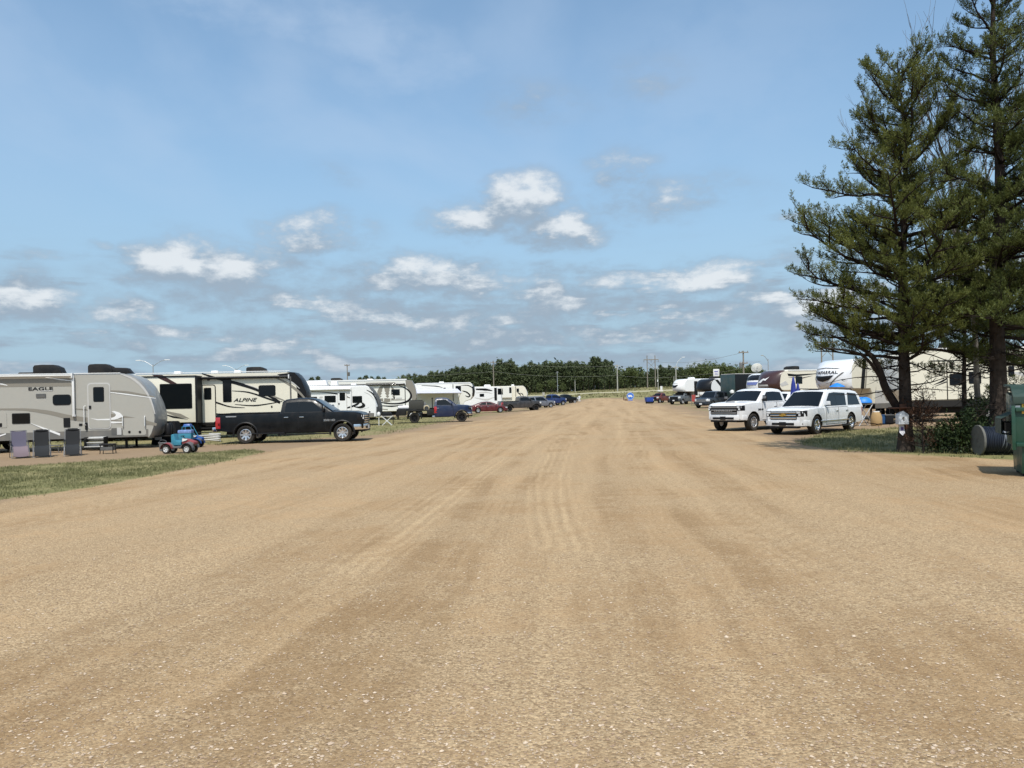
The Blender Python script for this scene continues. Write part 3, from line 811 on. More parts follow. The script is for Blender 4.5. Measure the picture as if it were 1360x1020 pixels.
    m = MB(); m.box((xf+.115, 0, zlow+.04), (.012, .31, .16)); m.build('licence_plate', WHT if pm is not WHITE else BLK, root)
    return root

# black crew cab in the left row
p = at(392, 555, 36.2); LX = p.x
t = vehicle('pickup_truck', 'black crew cab pickup with chrome bumpers parked in front of the cream camper', 'pickup truck', HD, BLACKP, (LX, 36.25, gz(LX, 36.2)), 1.5, flare=BLK, spokes=8, trim=CHR, rim=ALU)
text('3500 HD', .13, ALU, t, (1.80, -1.035, 1.0), (PI/2, 0, 0), name='badge_text', sx=1.1)
m = MB(); m.prism(rr(-2.9, 1.24, -2.42, 1.29, .02), -1.032, -1.04); m.build('badge', ALU, t)
m = MB(); m.box((-1.0, -1.0, .46), (1.5, .12, .06)); m.box((.7, -1.03, .40), (2.3, .16, .05)); m.build('running_board', BLK, t, bevel=.015)

# white dually and white suv on the right
t = vehicle('pickup_truck', 'white crew cab pickup with hood scoop and broad chrome grille beside the white suv', 'pickup truck', HD, WHITE, (12.80, 39.25, 0), 219, bumper=WHITE, trim=GREY, rim=ALU, spokes=8, grille='split')
text('CHEVROLET', .13, ALU, t, (3.385, 0, .92+.07), (PI/2, 0, PI/2), name='grille_lettering', sx=1.5)
m = MB(); m.box((2.62, 0, 1.40), (.40, .66, .06), taper=.8); hs = m.build('hood_scoop', WHITE, t, bevel=.02)
m = MB(); m.box((2.80, 0, 1.405), (.03, .50, .045)); m.build('scoop_opening', BLK, hs)
m = MB(); m.box((-.05, 1.05, .42), (3.0, .18, .05)); m.box((-.05, -1.05, .42), (3.0, .18, .05)); m.build('running_board', BLK, t, bevel=.015)
text('2500 HD', .12, BLK, t, (1.80, 1.036, 1.02), (PI/2, 0, PI), name='badge_text')

t = vehicle('suv', 'long white suv with split chrome grille parked closest to the pines', 'suv', SUV, WHITE, (13.66, 34.75, 0), 222.5, bumper=WHITE, trim=CHR, rim=CHR, spokes=6, grille='split')
GOLD = M('gold_emblem', (.55, .36, .08), rough=.25, metal=.8)
m = MB(); m.prism([(-.16, .83), (-.16, .88), (-.07, .88), (-.04, .915), (.10, .915), (.10, .88), (.16, .88), (.16, .83), (.07, .83), (.04, .795), (-.10, .795), (-.10, .83)], 2.905, 2.925, 'yz'); m.build('emblem', GOLD, t)
for sg in (1, -1):
    m = MB(); m.tube([(-2.3, sg*.66, 1.87), (-2.2, sg*.66, 1.93), (0, sg*.66, 1.965), (.1, sg*.66, 1.91)], .02, 6); m.build('roof_rail', BLK, t)
    m = MB(); m.box((.2, sg*1.02, .56), (2.7, .03, .05)); m.build('side_moulding', CHR, t, bevel=.008)
    m = MB(); m.box((2.72, sg*.70, .47), (.12, .26, .07)); m.build('fog_lamp', BLK, t)
m = MB(); m.box((-.05, 0, 1.93), (.8, .72, .012)); m.build('sunroof', GLASS, t)
m = MB(); m.box((0, .98, .30), (2.5, .2, .05)); m.box((0, -.98, .30), (2.5, .2, .05)); m.build('running_board', BLK, t, bevel=.015)

# the rest of the right row
JP = paint('deep_blue_grey_paint', (.012, .017, .026), .15)
p = gx(946, 84); vehicle('suv', 'dark blue grey suv parked nose out beyond the white pickup', 'suv', JEEP, JP, (p.x, p.y, p.z), 226, trim=CHR, detail=1, grille='bars', bumper=JP)
GP = paint('grey_blue_paint', (.085, .10, .115), .3)
p = gx(909, 109); vehicle('pickup_truck', 'older grey blue pickup with dark grille guard in the far right row', 'pickup truck', MID, GP, (p.x, p.y, p.z), 226, trim=GREY, detail=1, grille='dark', bumper=BLK, flare=GP, spokes=5)
RP = paint('faded_red_paint', (.11, .014, .010), .4)
p = gx(878, 126); vehicle('pickup_truck', 'small faded red truck at the far end of the right row', 'pickup truck', scale_spec(MID, .72, .9, .92, L=4), RP, (p.x, p.y, p.z), 222, trim=GREY, detail=0, grille='dark', bumper=BLK)
p = gx(1048, 50); vehicle('pickup_truck', 'white pickup roof showing between the white suv and the white crew cab', 'pickup truck', MID, WHITE, (p.x+.6, p.y+2, gz(p.x, p.y)), 220, trim=GREY, detail=0)
p = gx(972, 92); vehicle('pickup_truck', 'black pickup half hidden behind the white crew cab', 'pickup truck', MID, BLACKP, (p.x, p.y, p.z), 224, trim=GREY, detail=0)

# the left row, into the distance
p = gx(648, 98.5); RD = paint('deep_red_paint', (.085, .005, .009), .1)
vehicle('sedan', 'dark red sedan with bright wheels between the blue work truck and the grey pickup', 'car', SED, RD, (p.x, p.y, p.z), 8, trim=CHR, detail=1)
p = gx(664, 112); vehicle('pickup_truck', 'red truck behind the dark red sedan', 'pickup truck', MID, RD, (p.x-1.0, p.y+4, gz(p.x, p.y+4)), 100, trim=GREY, detail=0)
p = gx(690, 103); GR = paint('graphite_paint', (.030, .029, .031), .15)
gt = vehicle('pickup_truck', 'graphite grey crew cab pickup with black bumper behind the red sedan', 'pickup truck', scale_spec(HD, .84, .93, .96, L=6.1), GR, (p.x, p.y, p.z), 18, trim=BLK, detail=1, bumper=BLK, rim=BLK, flare=BLK)
p = gx(716, 118); SL = paint('silver_blue_paint', (.12, .13, .16), .2)
vehicle('suv', 'grey blue suv tucked between the graphite and the bright blue pickups', 'suv', JEEP, SL, (p.x, p.y, p.z), 25, trim=GREY, detail=1)
BLUEP = paint('bright_blue_paint', (.004, .022, .11), .1)
p = gx(731, 134); vehicle('pickup_truck', 'bright blue crew cab pickup near the far end of the left row', 'pickup truck', scale_spec(HD, .86, .93, .95, L=6.1), BLUEP, (p.x, p.y, p.z), 32, trim=CHR, detail=1, bumper=BLUEP)
p = gx(748, 147); vehicle('pickup_truck', 'black pickup last in the left row at the field edge', 'pickup truck', MID, BLACKP, (p.x, p.y, p.z), 22, trim=GREY, detail=1)

# blue single cab work truck with welding deck
DB = paint('navy_blue_paint', (.0022, .011, .046), .06)
DECK = M('dusty_black_steel', (.012, .012, .012), rough=.6, var=.3, spec=.25, dust=.3, dustcol=(.05, .045, .038))
WT = scale_spec(HD, .86, .97, .98, L=6.0)
WT['top'] = [(-.15, 1.34)] + [q for q in WT['top'] if q[0] > 0]; WT['low'] = [(-.15, .45)] + [q for q in WT['low'] if q[0] > 0]; WT['hw'] = [(-.15, .98)] + [q for q in WT['hw'] if q[0] > 0]
WT['cab'] = [(-.12, 1.34), (-.06, 1.88), (.08, 1.95), (.6, 1.96), (.95, 1.90), (1.02, 1.86), (1.70, 1.34)]
WT['windows'] = [[(.06, 1.39), (.10, 1.80), (.80, 1.82), (1.22, 1.46), (1.22, 1.39)]]; WT['doors'] = [(.0, 1.36)]; WT['ws'] = (1.06, 1.64); WT['rw'] = (-.115, -.07); WT['xr'] = -1.72
p = at(579, 545, 62.4)
bt = vehicle('work_truck', 'navy blue single cab work truck with black welding deck and tanks', 'work truck', WT, DB, (p.x, p.y, gz(p.x, p.y)), 6, rim=BLK, bed=False, trim=CHR, detail=2, flare=BLK)
m = MB(); m.box((-1.62, 0, 1.0), (2.95, 2.2, .10)); 
for sg in (1, -1):
    m.box((-2.75, sg*.95, .88), (.72, .34, .52)); m.box((-.45, sg*.95, .80), (.55, .34, .42))
    m.tube([(-1.72+.56*math.cos(a), sg*1.02, .42+.60*math.sin(a)) for a in np.linspace(0, PI, 13)], .06, 6)
m.box((-3.1, 0, .72), (.16, 2.1, .30)); m.build('deck', DECK, bt, bevel=.02)
m = MB(); m.box((-.28, 0, 1.48), (.08, 2.0, .85)); m.box((-.28, 0, 1.95), (.12, 2.05, .08)); m.build('headboard', DECK, bt)
m = MB(); m.box((-1.55, -.45, 1.42), (1.2, .7, .68)); m.box((-1.55, -.45, 1.80), (1.0, .55, .10)); m.build('welder', M('olive_drab', (.035, .034, .027), rough=.6), bt, bevel=.03)
m = MB(); m.box((-1.25, .5, 1.35), (.9, .6, .55)); m.box((-.75, -.7, 1.22), (.45, .45, .35)); m.build('tool_chest', GREY, bt, bevel=.02)
m = MB(); m.lathe([(0, -.55), (.14, -.5), (.16, -.4), (.16, .4), (.1, .52), (0, .55)], (-2.5, -.6, 1.26), 'x', 14); m.lathe([(0, -.45), (.13, -.4), (.15, -.3), (.15, .3), (0, .45)], (-2.4, .1, 1.24), 'x', 14); m.build('gas_cylinder', WHT, bt)
m = MB(); m.lathe([(.16, -.12), (.24, -.06), (.24, .06), (.16, .12)], (-.75, -.95, 1.18), 'y', 16); m.build('cable_coil', M('tan_cable', (.35, .30, .2), rough=.8), bt)
# ---------------------------------------------------------------- campers
class Fr:
    def __init__(s, x, y, z, rz): s.o = Vector((x, y, z)); s.r = rad(rz); s.u = Vector((math.cos(s.r), math.sin(s.r), 0)); s.n = Vector((-math.sin(s.r), math.cos(s.r), 0))
    def side(s, px, py, yl=0.):
        d = ray(px, py); c = Vector((0, 0, H)); base = s.o + s.n*yl
        t = (base-c).dot(s.n)/d.dot(s.n); q = c + d*t - s.o
        return q.dot(s.u), q.z

BEIGE = M('taupe_fibreglass', (.355, .343, .305), rough=.35, coat=.4, var=.04, dust=.15)
CREAM = M('cream_fibreglass', (.69, .65, .535), rough=.3, coat=.45, var=.03, dust=.10)
OFFW = M('offwhite_fibreglass', (.70, .69, .635), rough=.3, coat=.4, var=.03, dust=.10)
RVW = M('white_fibreglass', (.73, .73, .72), rough=.28, coat=.45, var=.03, dust=.08)
TAUPE = M('taupe_graphic_and_shadow', (.22, .20, .165), rough=.4, coat=.3, var=.05)
DGREY = M('dark_grey_trim', (.085, .085, .083), rough=.5, var=.12, dust=.2)
BLKG = M('black_graphic', (.007, .007, .008), rough=.4, coat=.1, var=.2, spec=.25)
BRN = M('maroon_brown_graphic', (.045, .018, .015), rough=.35, coat=.3)
SILV = M('silver_graphic', (.48, .47, .45), rough=.35, coat=.4)
ROOF = M('roof_membrane', (.56, .55, .52), rough=.7, var=.08, dust=.25)
FABRIC = M('awning_vinyl', (.50, .485, .45), rough=.6, var=.08)
ACB = M('black_shroud', (.010, .010, .011), rough=.5, var=.25, dust=.06, spec=.25)
SKIRT = M('grey_skirt', (.13, .125, .115), rough=.55, var=.1, dust=.25)

NOSEG = M('grey_nose_trim', (.25, .243, .225), rough=.4, coat=.3, var=.05, dust=.1)
class RV:
    def __init__(s, name, label, cat, fr, sg, W, outline, mat, cap=None, capmat=None, plan=.0, planx=2.0, edge=.05, group=None, roofmat=ROOF):
        """outline: (x, z) in local metres, nose at larger x; body lies from y=0 (near side) to y=sg*W"""
        s.fr, s.sg, s.W = fr, sg, W
        s.root = thing(name, label, cat, fr.o, fr.r, group)
        P = [np.array(p) for p in outline]; s.P = P
        xm = max(p[0] for p in P); cen = np.mean(P, 0)
        n = len(P); ts = [0, .02, .08, .2, .35, .5, .65, .8, .92, .98, 1.]
        rows = []
        for t in ts:
            ins = edge if t in (0, 1.) else edge*.3 if t in (.02, .98) else 0
            f = abs(2*t-1)**2.6; row = []
            for i, p in enumerate(P):
                a, c = P[i-1], P[(i+1) % n]; tg = c-a; tg = tg/(np.hypot(*tg)+1e-9); nr = np.array([tg[1], -tg[0]])
                if nr.dot(p-cen) < 0: nr = -nr
                q = p - nr*ins; k = min(max((q[0]-(xm-planx))/planx, 0), 1)
                row.append((q[0]-plan*f*k*k, sg*s.W*t, q[1]))
            rows.append(row)
        m = MB(); m.grid(rows, closed=True); c0 = list(range(n)); c1 = [(len(ts)-1)*n+i for i in range(n)]
        m.f += [c0, c1]; m.m += [0, 0]
        if cap is None: s.body = m.build('body', mat, s.root, sharp=30)
        else:
            for k, f in enumerate(m.f):
                c = np.mean([m.v[i] for i in f], 0)
                if len(f) == 4 and c[0] > cap(c[2]): m.m[k] = 1
            # the cap is a mesh of its own, the flanks stay with the body
            b1, b2 = MB(), MB()
            b1.v = m.v; b2.v = m.v
            for f, k in zip(m.f, m.m): (b2 if k else b1).f.append(f); (b2 if k else b1).m.append(0)
            s.body = clean(b1).build('body', mat, s.root, sharp=30, recalc=False); s.cap = clean(b2).build('front_cap', capmat, s.root, sharp=40, recalc=False)
    def L(s, px, py): return s.fr.side(px, py)
    def rect(s, a): 
        (x0, z1), (x1, z0) = s.L(a[0], (a[1]+a[3])/2), s.L(a[2], (a[1]+a[3])/2); xm = (a[0]+a[2])/2; z1 = s.L(xm, a[1])[1]; z0 = s.L(xm, a[3])[1]; return min(x0, x1), z0, max(x0, x1), z1
    def plate(s, name, poly, mat, d=.012, parent=None, sharp=35):
        m = MB(); m.prism(poly, s.sg*.01, -s.sg*d, 'xz'); return m.build(name, mat, parent or s.root, sharp=sharp)
    def panel(s, name, a, mat, r=.06, d=.012, parent=None):
        x0, z0, x1, z1 = s.rect(a); return s.plate(name, rr(x0, z0, x1, z1, r), mat, d, parent)
    def polypx(s, name, pts, mat, d=.010, parent=None):
        return s.plate(name, [s.L(*p) for p in pts], mat, d, parent)
    def win(s, a, r=.07, frame=BLK, glass=GLASS, parent=None, name='window', d=.016):
        x0, z0, x1, z1 = s.rect(a); w_ = s.plate(name, rr(x0, z0, x1, z1, r), frame, d, parent)
        g = min(.035, (x1-x0)*.12); s.plate('pane', rr(x0+g, z0+g, x1-g, z1-g, r*.8), glass, d+.006, w_); return w_
    def door(s, a, wina, mat, frame=SILV, hx=None):
        x0, z0, x1, z1 = s.rect(a); f = s.plate('door', rr(x0, z0, x1, z1, .14), frame, .020)
        s.plate('door_panel', rr(x0+.045, z0+.045, x1-.045, z1-.045, .11), mat, .030, f)
        if wina: s.win(wina, .06, parent=f, name='door_window', d=.036)
        m = MB(); hx = x0+.10 if hx is None else hx; m.box((hx, -s.sg*.045, z0+(z1-z0)*.48), (.09, .03, .13)); m.build('handle', BLK, f, bevel=.01); return f
    def stripe(s, pts, widths, mat, d=.008, name='stripe'):
        Q = catmull([s.L(*p) for p in pts], 7); wd = np.interp(np.linspace(0, 1, len(Q)), np.linspace(0, 1, len(widths)), widths)
        up, dn = [], []
        for i, q in enumerate(Q):
            t = Q[min(i+1, len(Q)-1)]-Q[max(i-1, 0)]; t = t/(np.hypot(*t)+1e-9); nr = np.array([-t[1], t[0]])
            up.append(q+nr*wd[i]/2); dn.append(q-nr*wd[i]/2)
        m = MB(); y0, y1 = -s.sg*.001, -s.sg*d; n = len(Q)
        vs = [(p[0], y1, p[1]) for p in up]+[(p[0], y1, p[1]) for p in dn]+[(p[0], y0, p[1]) for p in up]+[(p[0], y0, p[1]) for p in dn]
        fs = []
        for i in range(n-1): fs += [(i, i+1, n+i+1, n+i), (i, 2*n+i, 2*n+i+1, i+1), (n+i, n+i+1, 3*n+i+1, 3*n+i)]
        m.add(vs, fs); return m.build(name, mat, s.root)
    def text(s, t, px, py, size, mat, shear=0., sx=1.):
        x, z = s.L(px, py); return text(t, size, mat, s.root, (x, -s.sg*.014, z), (PI/2, 0, 0 if s.sg > 0 else PI), shear, .003, sx=sx)
    def ac(s, x, z, L=.95, W=.68, hh=.34, mat=ACB, yl=None, low=0.):
        yl = s.W*.42 if yl is None else yl
        y = s.sg*yl; m = MB(); P = [(-L/2, 0), (-L/2, hh*.75), (-L/2+.06, hh*.95), (-L*.2, hh), (L*.22, hh*.98), (L*.42, hh*.72), (L/2, hh*.2), (L/2, 0)]
        m.prism([(x+a, z+b) for a, b in P], y-W/2, y+W/2); 
        if low: m.prism([(x+L/2-.05, z), (x+L/2-.05, z+hh*.62), (x+L/2+low*.75, z+hh*.56), (x+L/2+low, z)], y-W*.45, y+W*.45)
        return m.build('air_conditioner', mat, s.root, bevel=.03)
    def vent(s, x, z, mat=WHT, w_=.4, h=.14, yl=None):
        m = MB(); m.box((x, s.sg*(s.W*.5 if yl is None else yl), z+h/2), (w_, w_, h), taper=.8); m.build('roof_vent', mat, s.root, bevel=.02)
    def axle(s, xs, r=.37, rim=WHT):
        for x in xs:
            for y, sd in ((s.sg*.14, -s.sg), (s.sg*(s.W-.14), s.sg)):
                wheel(s.root, (x, y, r), r, .22, sd, rim, 5, .58)
            m = MB(); m.tube([(x, s.sg*.2, r), (x, s.sg*(s.W-.2), r)], .05, 8); m.build('axle', UND, s.root)
    def chassis(s, x0, x1, z0, z1):
        m = MB()
        for y in (.45, s.W-.45): m.box(((x0+x1)/2, s.sg*y, (z0+z1)/2), (x1-x0, .10, z1-z0))
        m.box(((x0+x1)/2, s.sg*s.W/2, z1-.04), (x1-x0-.2, s.W-.3, .08)); m.build('chassis', UND, s.root)
    def leg(s, x, y, z):
        m = MB(); m.box((x, s.sg*y, z/2+.02), (.09, .09, z)); m.box((x, s.sg*y, .015), (.24, .24, .03)); m.build('jack_leg', UND, s.root)
    def awning(s, a, r=.075, mat=FABRIC, arm=None):
        (x0, z0), (x1, z1) = s.L(a[0], a[1]), s.L(a[2], a[3]); z0 = z1 = z1; m = MB(); m.tube([(x0, -s.sg*.12, z0), (x1, -s.sg*.12, z1)], r, 12)
        aw = m.build('awning', mat, s.root)
        
        for xe in (x0, x1): m = MB(); m.box((xe, -s.sg*.11, z1), (.06, .2, .22)); m.build('end_cap', WHT, aw, bevel=.02)
        if arm:
            x, zb = s.L(*arm); m = MB(); m.box((x, -s.sg*.09, (z1+zb)/2), (.085, .07, z1-zb)); m.box((x, -s.sg*.05, zb+.03), (.12, .1, .1)); m.build('awning_arm', WHT, aw, bevel=.012)
        return aw

def clean(b):
    used = sorted({i for f in b.f for i in f}); mp = {k: i for i, k in enumerate(used)}
    q = MB(); q.v = [b.v[i] for i in used]; q.f = [[mp[i] for i in f] for f in b.f]; q.m = list(b.m); return q

# --- nearest camper on the left: grey taupe travel trailer
p = at(207.5, 560, 33.6); fr = Fr(p.x, 33.6, gz(p.x, 33.6), 13.0)
l = lambda px, py: fr.side(px, py)
nose = [l(*q) for q in ((160, 495.5), (170, 497.5), (179, 501), (186, 506), (193, 513), (200, 525), (205, 535), (209, 546), (210.5, 556), (209, 566), (205, 576), (200, 582))]
zr = l(120, 495.5)[1]; zbt = .60
rv = RV('travel_trailer', 'taupe grey travel trailer with rounded nose behind the reclining camp chairs', 'travel trailer', fr, 1, 2.45,
        [(-11.2, zbt), (-11.2, zr-.02), (-10.8, zr)] + nose + [(nose[-1][0]-.3, zbt-.02)], BEIGE, cap=lambda z: float(np.interp(z, [q[1] for q in nose[::-1]], [q[0] for q in nose[::-1]]))-.17, capmat=NOSEG, plan=.12, planx=1.2)
# graphics, plus the awning's painted shadow
rv.polypx('stripe_or_shadow_panel', [(-80, 502), (92, 501), (95, 513), (-80, 515)], TAUPE, .006)  # shadow below the awning roll, painted on the wall as a taupe band
rv.panel('stripe_or_shadow_panel', (-60, 573.5, 197, 583.5), SKIRT, .02, .010)
rv.stripe([(-60, 545), (20, 543.5), (60, 547), (100, 555.5), (150, 560), (205, 563)], [.03, .08, .16, .20, .16, .10], TAUPE)
rv.stripe([(100, 543), (120, 545), (150, 552), (180, 557), (208, 564)], [.03, .06, .14, .14, .12], TAUPE, .009)
rv.polypx('stripe', [(147.5, 557.6), (152, 557.4), (157, 556), (162.6, 553.3), (161.5, 550.2), (158, 547.8), (152, 545.8), (148, 546.6), (152, 548.4), (154.2, 550.6), (153, 553), (147.5, 555.6)], RVW, .012)
rv.polypx('stripe', [(119, 555.4), (130, 556.6), (146, 556), (146, 558), (130, 558)], RVW, .034)
rv.polypx('stripe', [(40, 561.8), (80, 575.6), (80, 578.6), (60, 571)], RVW, .02); rv.polypx('stripe', [(-12, 582), (8, 575.4), (8, 577), (-12, 584)], RVW, .02)
rv.stripe([(122, 560), (150, 561), (174, 560.5)], [.02, .08, .02], RVW, .012)
rv.stripe([(60, 501), (80, 504), (98, 506)], [.02, .05, .02], RVW, .011)
rv.stripe([(-10, 508), (2, 510), (10, 512)], [.05, .05, .02], RVW, .011)
rv.stripe([(146, 519), (170, 521), (205, 527)], [.05, .09, .04], TAUPE, .011); rv.stripe([(146, 521), (170, 524), (207, 529)], [.03, .05, .02], RVW, .012)
rv.stripe([(160, 497), (176, 503), (190, 515), (200, 531), (206, 550)], [.03, .09, .09, .07, .03], SILV, .011)
rv.text('EAGLE', 54, 516.5, .19, BLKG, sx=1.75); rv.panel('badge', (54, 518.6, 70, 519.6), SILV, .005, .012)
rv.win((70, 524, 94.5, 538), .12); rv.win((16, 548.8, 40, 562.8), .04); rv.panel('vent_grille', (48, 523, 61, 528), DGREY, .02, .03)
rv.win((-62, 522, -28, 545), .1)
rv.door((116.5, 508.5, 147, 570), (124, 514, 138.5, 533.8), BEIGE, SILV)
m = MB(); (x0, z0), (x1, z1) = rv.L(115, 539), rv.L(116.5, 565)
m.tube([(x0-.04, -.03, z0), (x0-.08, -.12, z0-.02), (x1-.1, -.12, z1+.05), (x1-.04, -.03, z1)], .018, 6); m.build('grab_handle', WHT, rv.root)
rv.panel('hatch', (84.5, 555, 93.3, 567.5), BLK, .03, .02); rv.panel('hatch', (105, 562.5, 109.5, 565.5), BLK, .02, .02); rv.panel('hatch', (-4, 562, 3, 567), BLK, .02, .02)
rv.panel('hatch', (163, 555, 194, 578), BEIGE, .08, .016); rv.panel('hatch', (0, 548, 9, 568), BEIGE, .05, .012)
for px in (172, 186): rv.panel('latch', (px-1.6, 572, px+1.6, 575.5), BLK, .05, .03)
rv.panel('utility_panel', (148, 568.5, 162.5, 577.8), DGREY, .03, .016); rv.panel('outlet_cover', (155.5, 568, 161.5, 577.5), SILV, .02, .024)
rv.panel('latch', (113.5, 561, 116.5, 571), BLK, .03, .06)
rv.awning((-70, 499.5, 97, 499.0), .05, FABRIC, arm=(99, 553))
rv.panel('roof_trim', (-80, 496.4, 160, 497.2), RVW, .01, .03)
x, z = rv.L(55, 495.5); rv.ac(x, zr, 1.12, .7, .42); x2, _ = rv.L(26, 495); m = MB(); m.box((x2, 1.05, zr+.05), (.75, .6, .11), taper=.85); m.build('roof_vent', ACB, rv.root, bevel=.03)
x, z = rv.L(127, 495); rv.ac(x, zr, 1.0, .7, .43, low=.75)
rv.chassis(-10.9, nose[-1][0]-.2, .42, .60); rv.leg(rv.L(165, 580)[0], .35, .5); rv.leg(rv.L(165, 580)[0], 2.1, .5); rv.leg(-10, .35, .5)
rv.axle([-6.5, -7.4])
m = MB(); m.tube([(-.5, 1.22, .48), (1.05, 1.22, .46)], .05, 6); m.tube([(-.5, .5, .5), (1.0, 1.2, .46)], .04, 6); m.tube([(-.5, 1.95, .5), (1.0, 1.24, .46)], .04, 6); m.tube([(.9, 1.22, .95), (.9, 1.22, .05)], .035, 6); m.box((.9, 1.22, .02), (.25, .25, .04)); m.build('hitch', UND, rv.root)
m = MB()
for y in (1.02, 1.42): m.lathe([(0, 0), (.14, .02), (.155, .08), (.155, .42), (.1, .52), (0, .55)], (.28, y, .52), 'z', 14)
m.build('propane_tank', BLK, rv.root)
for px in (163.3, 192.5):
    (x0, z0), (x1, z1) = rv.L(px, 552.5), rv.L(px, 567)
    m = MB(); m.tube([(x0, -.02, z0), (x0, -.09, z0-.03), (x0, -.09, z1+.03), (x0, -.02, z1)], .018, 6); m.build('grab_handle', WHT, rv.root)
st = MB(); (x0, z0), (x1, z1) = rv.L(117.5, 573), rv.L(143, 574)
for k in range(3): st.box(((x0+x1)/2, -.12-.2*k, .52-.17*k), (x1-x0, .22, .035), mi=0)
st.box(((x0+x1)/2, -.06, .50), (x1-x0, .02, .16)); st.box(((x0+x1)/2, -.30, .26), (x1-x0, .02, .12)); stp = st.build('entry_step', SILV, rv.root, bevel=.006)
for x in (x0, x1): m = MB(); m.prism([(x-.01, -.02), (x+.01, -.02), (x+.01, -.62), (x-.01, -.62)], .12, .58, 'xy'); m.build('step_side', BLK, stp)

# --- cream fifth wheel behind the black pickup
p = at(408, 560, 42.0); fr = Fr(p.x, 42.0, gz(p.x, 42), 6.0); l = lambda px, py: fr.side(px, py)
zr = l(330, 494.3)[1]; z1 = l(300, 561)[1]; zk = l(380, 540)[1]
nose = [l(*q) for q in ((383, 493.5), (390, 494), (395, 497.5), (400, 504), (404.5, 512), (407.5, 521), (408, 530), (406, 538))]
xk = l(381, 545)[0]
rv = RV('fifth_wheel', 'cream fifth wheel with black front cap and brown swooshes behind the black pickup', 'fifth wheel camper', fr, 1, 2.5,
        [(-13.5, z1), (-13.5, zr-.03), (-13.2, zr)] + nose + [(xk, zk-.05), (xk-.25, z1)], CREAM, cap=lambda z: -1.0-(z-2.2)*.35, capmat=BLKG, plan=.5, planx=1.6)
rv.polypx('front_graphic', [(368, 497), (391, 494.5), (400, 504), (407, 521), (407.5, 532), (402, 526), (392, 511), (383, 504)], BLKG, .008)
rv.stripe([(362, 500), (380, 508), (394, 518), (405, 529)], [.04, .12, .14, .08], TAUPE, .011)
rv.stripe([(375, 502), (388, 508), (398, 516)], [.03, .07, .03], SILV, .012)
rv.stripe([(268, 496), (290, 503), (318, 510), (345, 519), (372, 534)], [.05, .13, .17, .17, .10], BLKG, .010)
rv.stripe([(308, 519), (330, 521), (352, 528), (372, 535)], [.02, .07, .09, .10], BLKG, .011)
rv.stripe([(340, 515), (360, 525), (378, 532)], [.03, .10, .05], TAUPE, .010)
rv.stripe([(325, 510), (345, 517), (360, 526)], [.02, .05, .02], SILV, .012)
rv.stripe([(262, 530), (285, 534), (305, 540), (325, 541.5)], [.09, .09, .06, .02], BLKG, .010)
rv.stripe([(312, 537), (340, 538.5), (375, 533)], [.02, .07, .03], BLKG, .011); rv.stripe([(262, 546), (290, 550), (318, 549)], [.02, .08, .02], BLKG, .010)
rv.text('ALPINE', 325, 531.3, .27, BLKG, shear=.35, sx=1.35)
rv.door((265.5, 511, 287, 562), (271, 515, 281, 531), CREAM, BLK)
rv.win((296, 503.5, 307.5, 534), .05); rv.win((343.5, 511.5, 366, 526), .10)
rv.panel('side_trim', (385.2, 500, 387.2, 550), DGREY, .01, .014)
rv.panel('emblem', (275, 503.6, 279, 505.8), BRN, .05, .012); rv.panel('latch', (360, 538.8, 362, 541.4), BLK, .03, .02)
rv.awning((263, 499.8, 384, 500.2), .07, BLKG)
rv.panel('roof_trim', (180, 493.8, 385, 494.8), RVW, .01, .03)
x, _ = rv.L(336, 494); rv.ac(x, zr, 1.05, .7, .32)
for px in (231, 281, 312): rv.vent(rv.L(px, 494)[0], zr, yl=.7)
# slide-out room with its own roof, window and graphics
so_ = MB(); (xa, za), (xb, zb_) = rv.L(176, 503), rv.L(262.5, 562); xb = fr.side(260.5, 530, -.87)[0]
so_.box(((xa+xb)/2, -.42, (za+zb_)/2+.05), (xb-xa, .90, za-zb_-.05)); sl = so_.build('slide_out', CREAM, rv.root, bevel=.03)
m = MB(); m.box((xb+.02, -.44, (za+zb_)/2+.05), (.10, .96, za-zb_+.05)); m.box(((xa+xb)/2, -.44, za+.06), (xb-xa, .96, .05)); m.build('slide_trim', BLK, sl)
yo = -.87
def slide_plate(name, poly, mat, d): 
    m = MB(); m.prism(poly, yo+.02, yo-d, 'xz'); return m.build(name, mat, sl)
def srect(a): (x0, z1_), (x1, z0) = fr.side(a[0], a[1], yo), fr.side(a[2], a[3], yo); return x0, z0, x1, z1_
a = srect((212, 510, 255.5, 542.5)); slide_plate('window', rr(*a, .06), BLK, .015); slide_plate('pane', rr(a[0]+.04, a[1]+.04, a[2]-.04, a[3]-.04, .05), GLASS, .022)
a = srect((188, 510, 202, 528)); slide_plate('window', rr(*a, .06), BLK, .015)
slide_plate('stripe', [fr.side(*q, yo) for q in ((201, 497.8), (215, 497.8), (236, 510), (227, 510))], BRN, .008)
slide_plate('stripe', [fr.side(*q, yo) for q in ((211, 544), (240, 549.5), (252, 556), (236, 554))], TAUPE, .008)
slide_plate('stripe', [fr.side(*q, yo) for q in ((211, 548), (230, 552.5), (250, 557.2), (230, 555))], BLKG, .009)
slide_plate('stripe', [fr.side(*q, yo) for q in ((200, 529), (212, 531), (212, 532.5), (200, 531.5))], BLKG, .009)
rv.chassis(-13.2, xk-.6, z1-.4, z1); rv.axle([-9.3, -10.3]); rv.leg(xk-.5, .3, z1); rv.leg(xk-.5, 2.2, z1)
m = MB(); m.box((-5.5, .06, z1-.22), (9.5, .05, .42)); m.box((-8.8, -.30, z1-.36), (6.6, .06, .66)); m.build('skirt', UND, rv.root)
m = MB()
for k in range(3): m.box(((rv.L(276, 560)[0]), -.18-.24*k, z1-.05-.22*k), (.75, .25, .04))
m.build('entry_step', UND, rv.root)

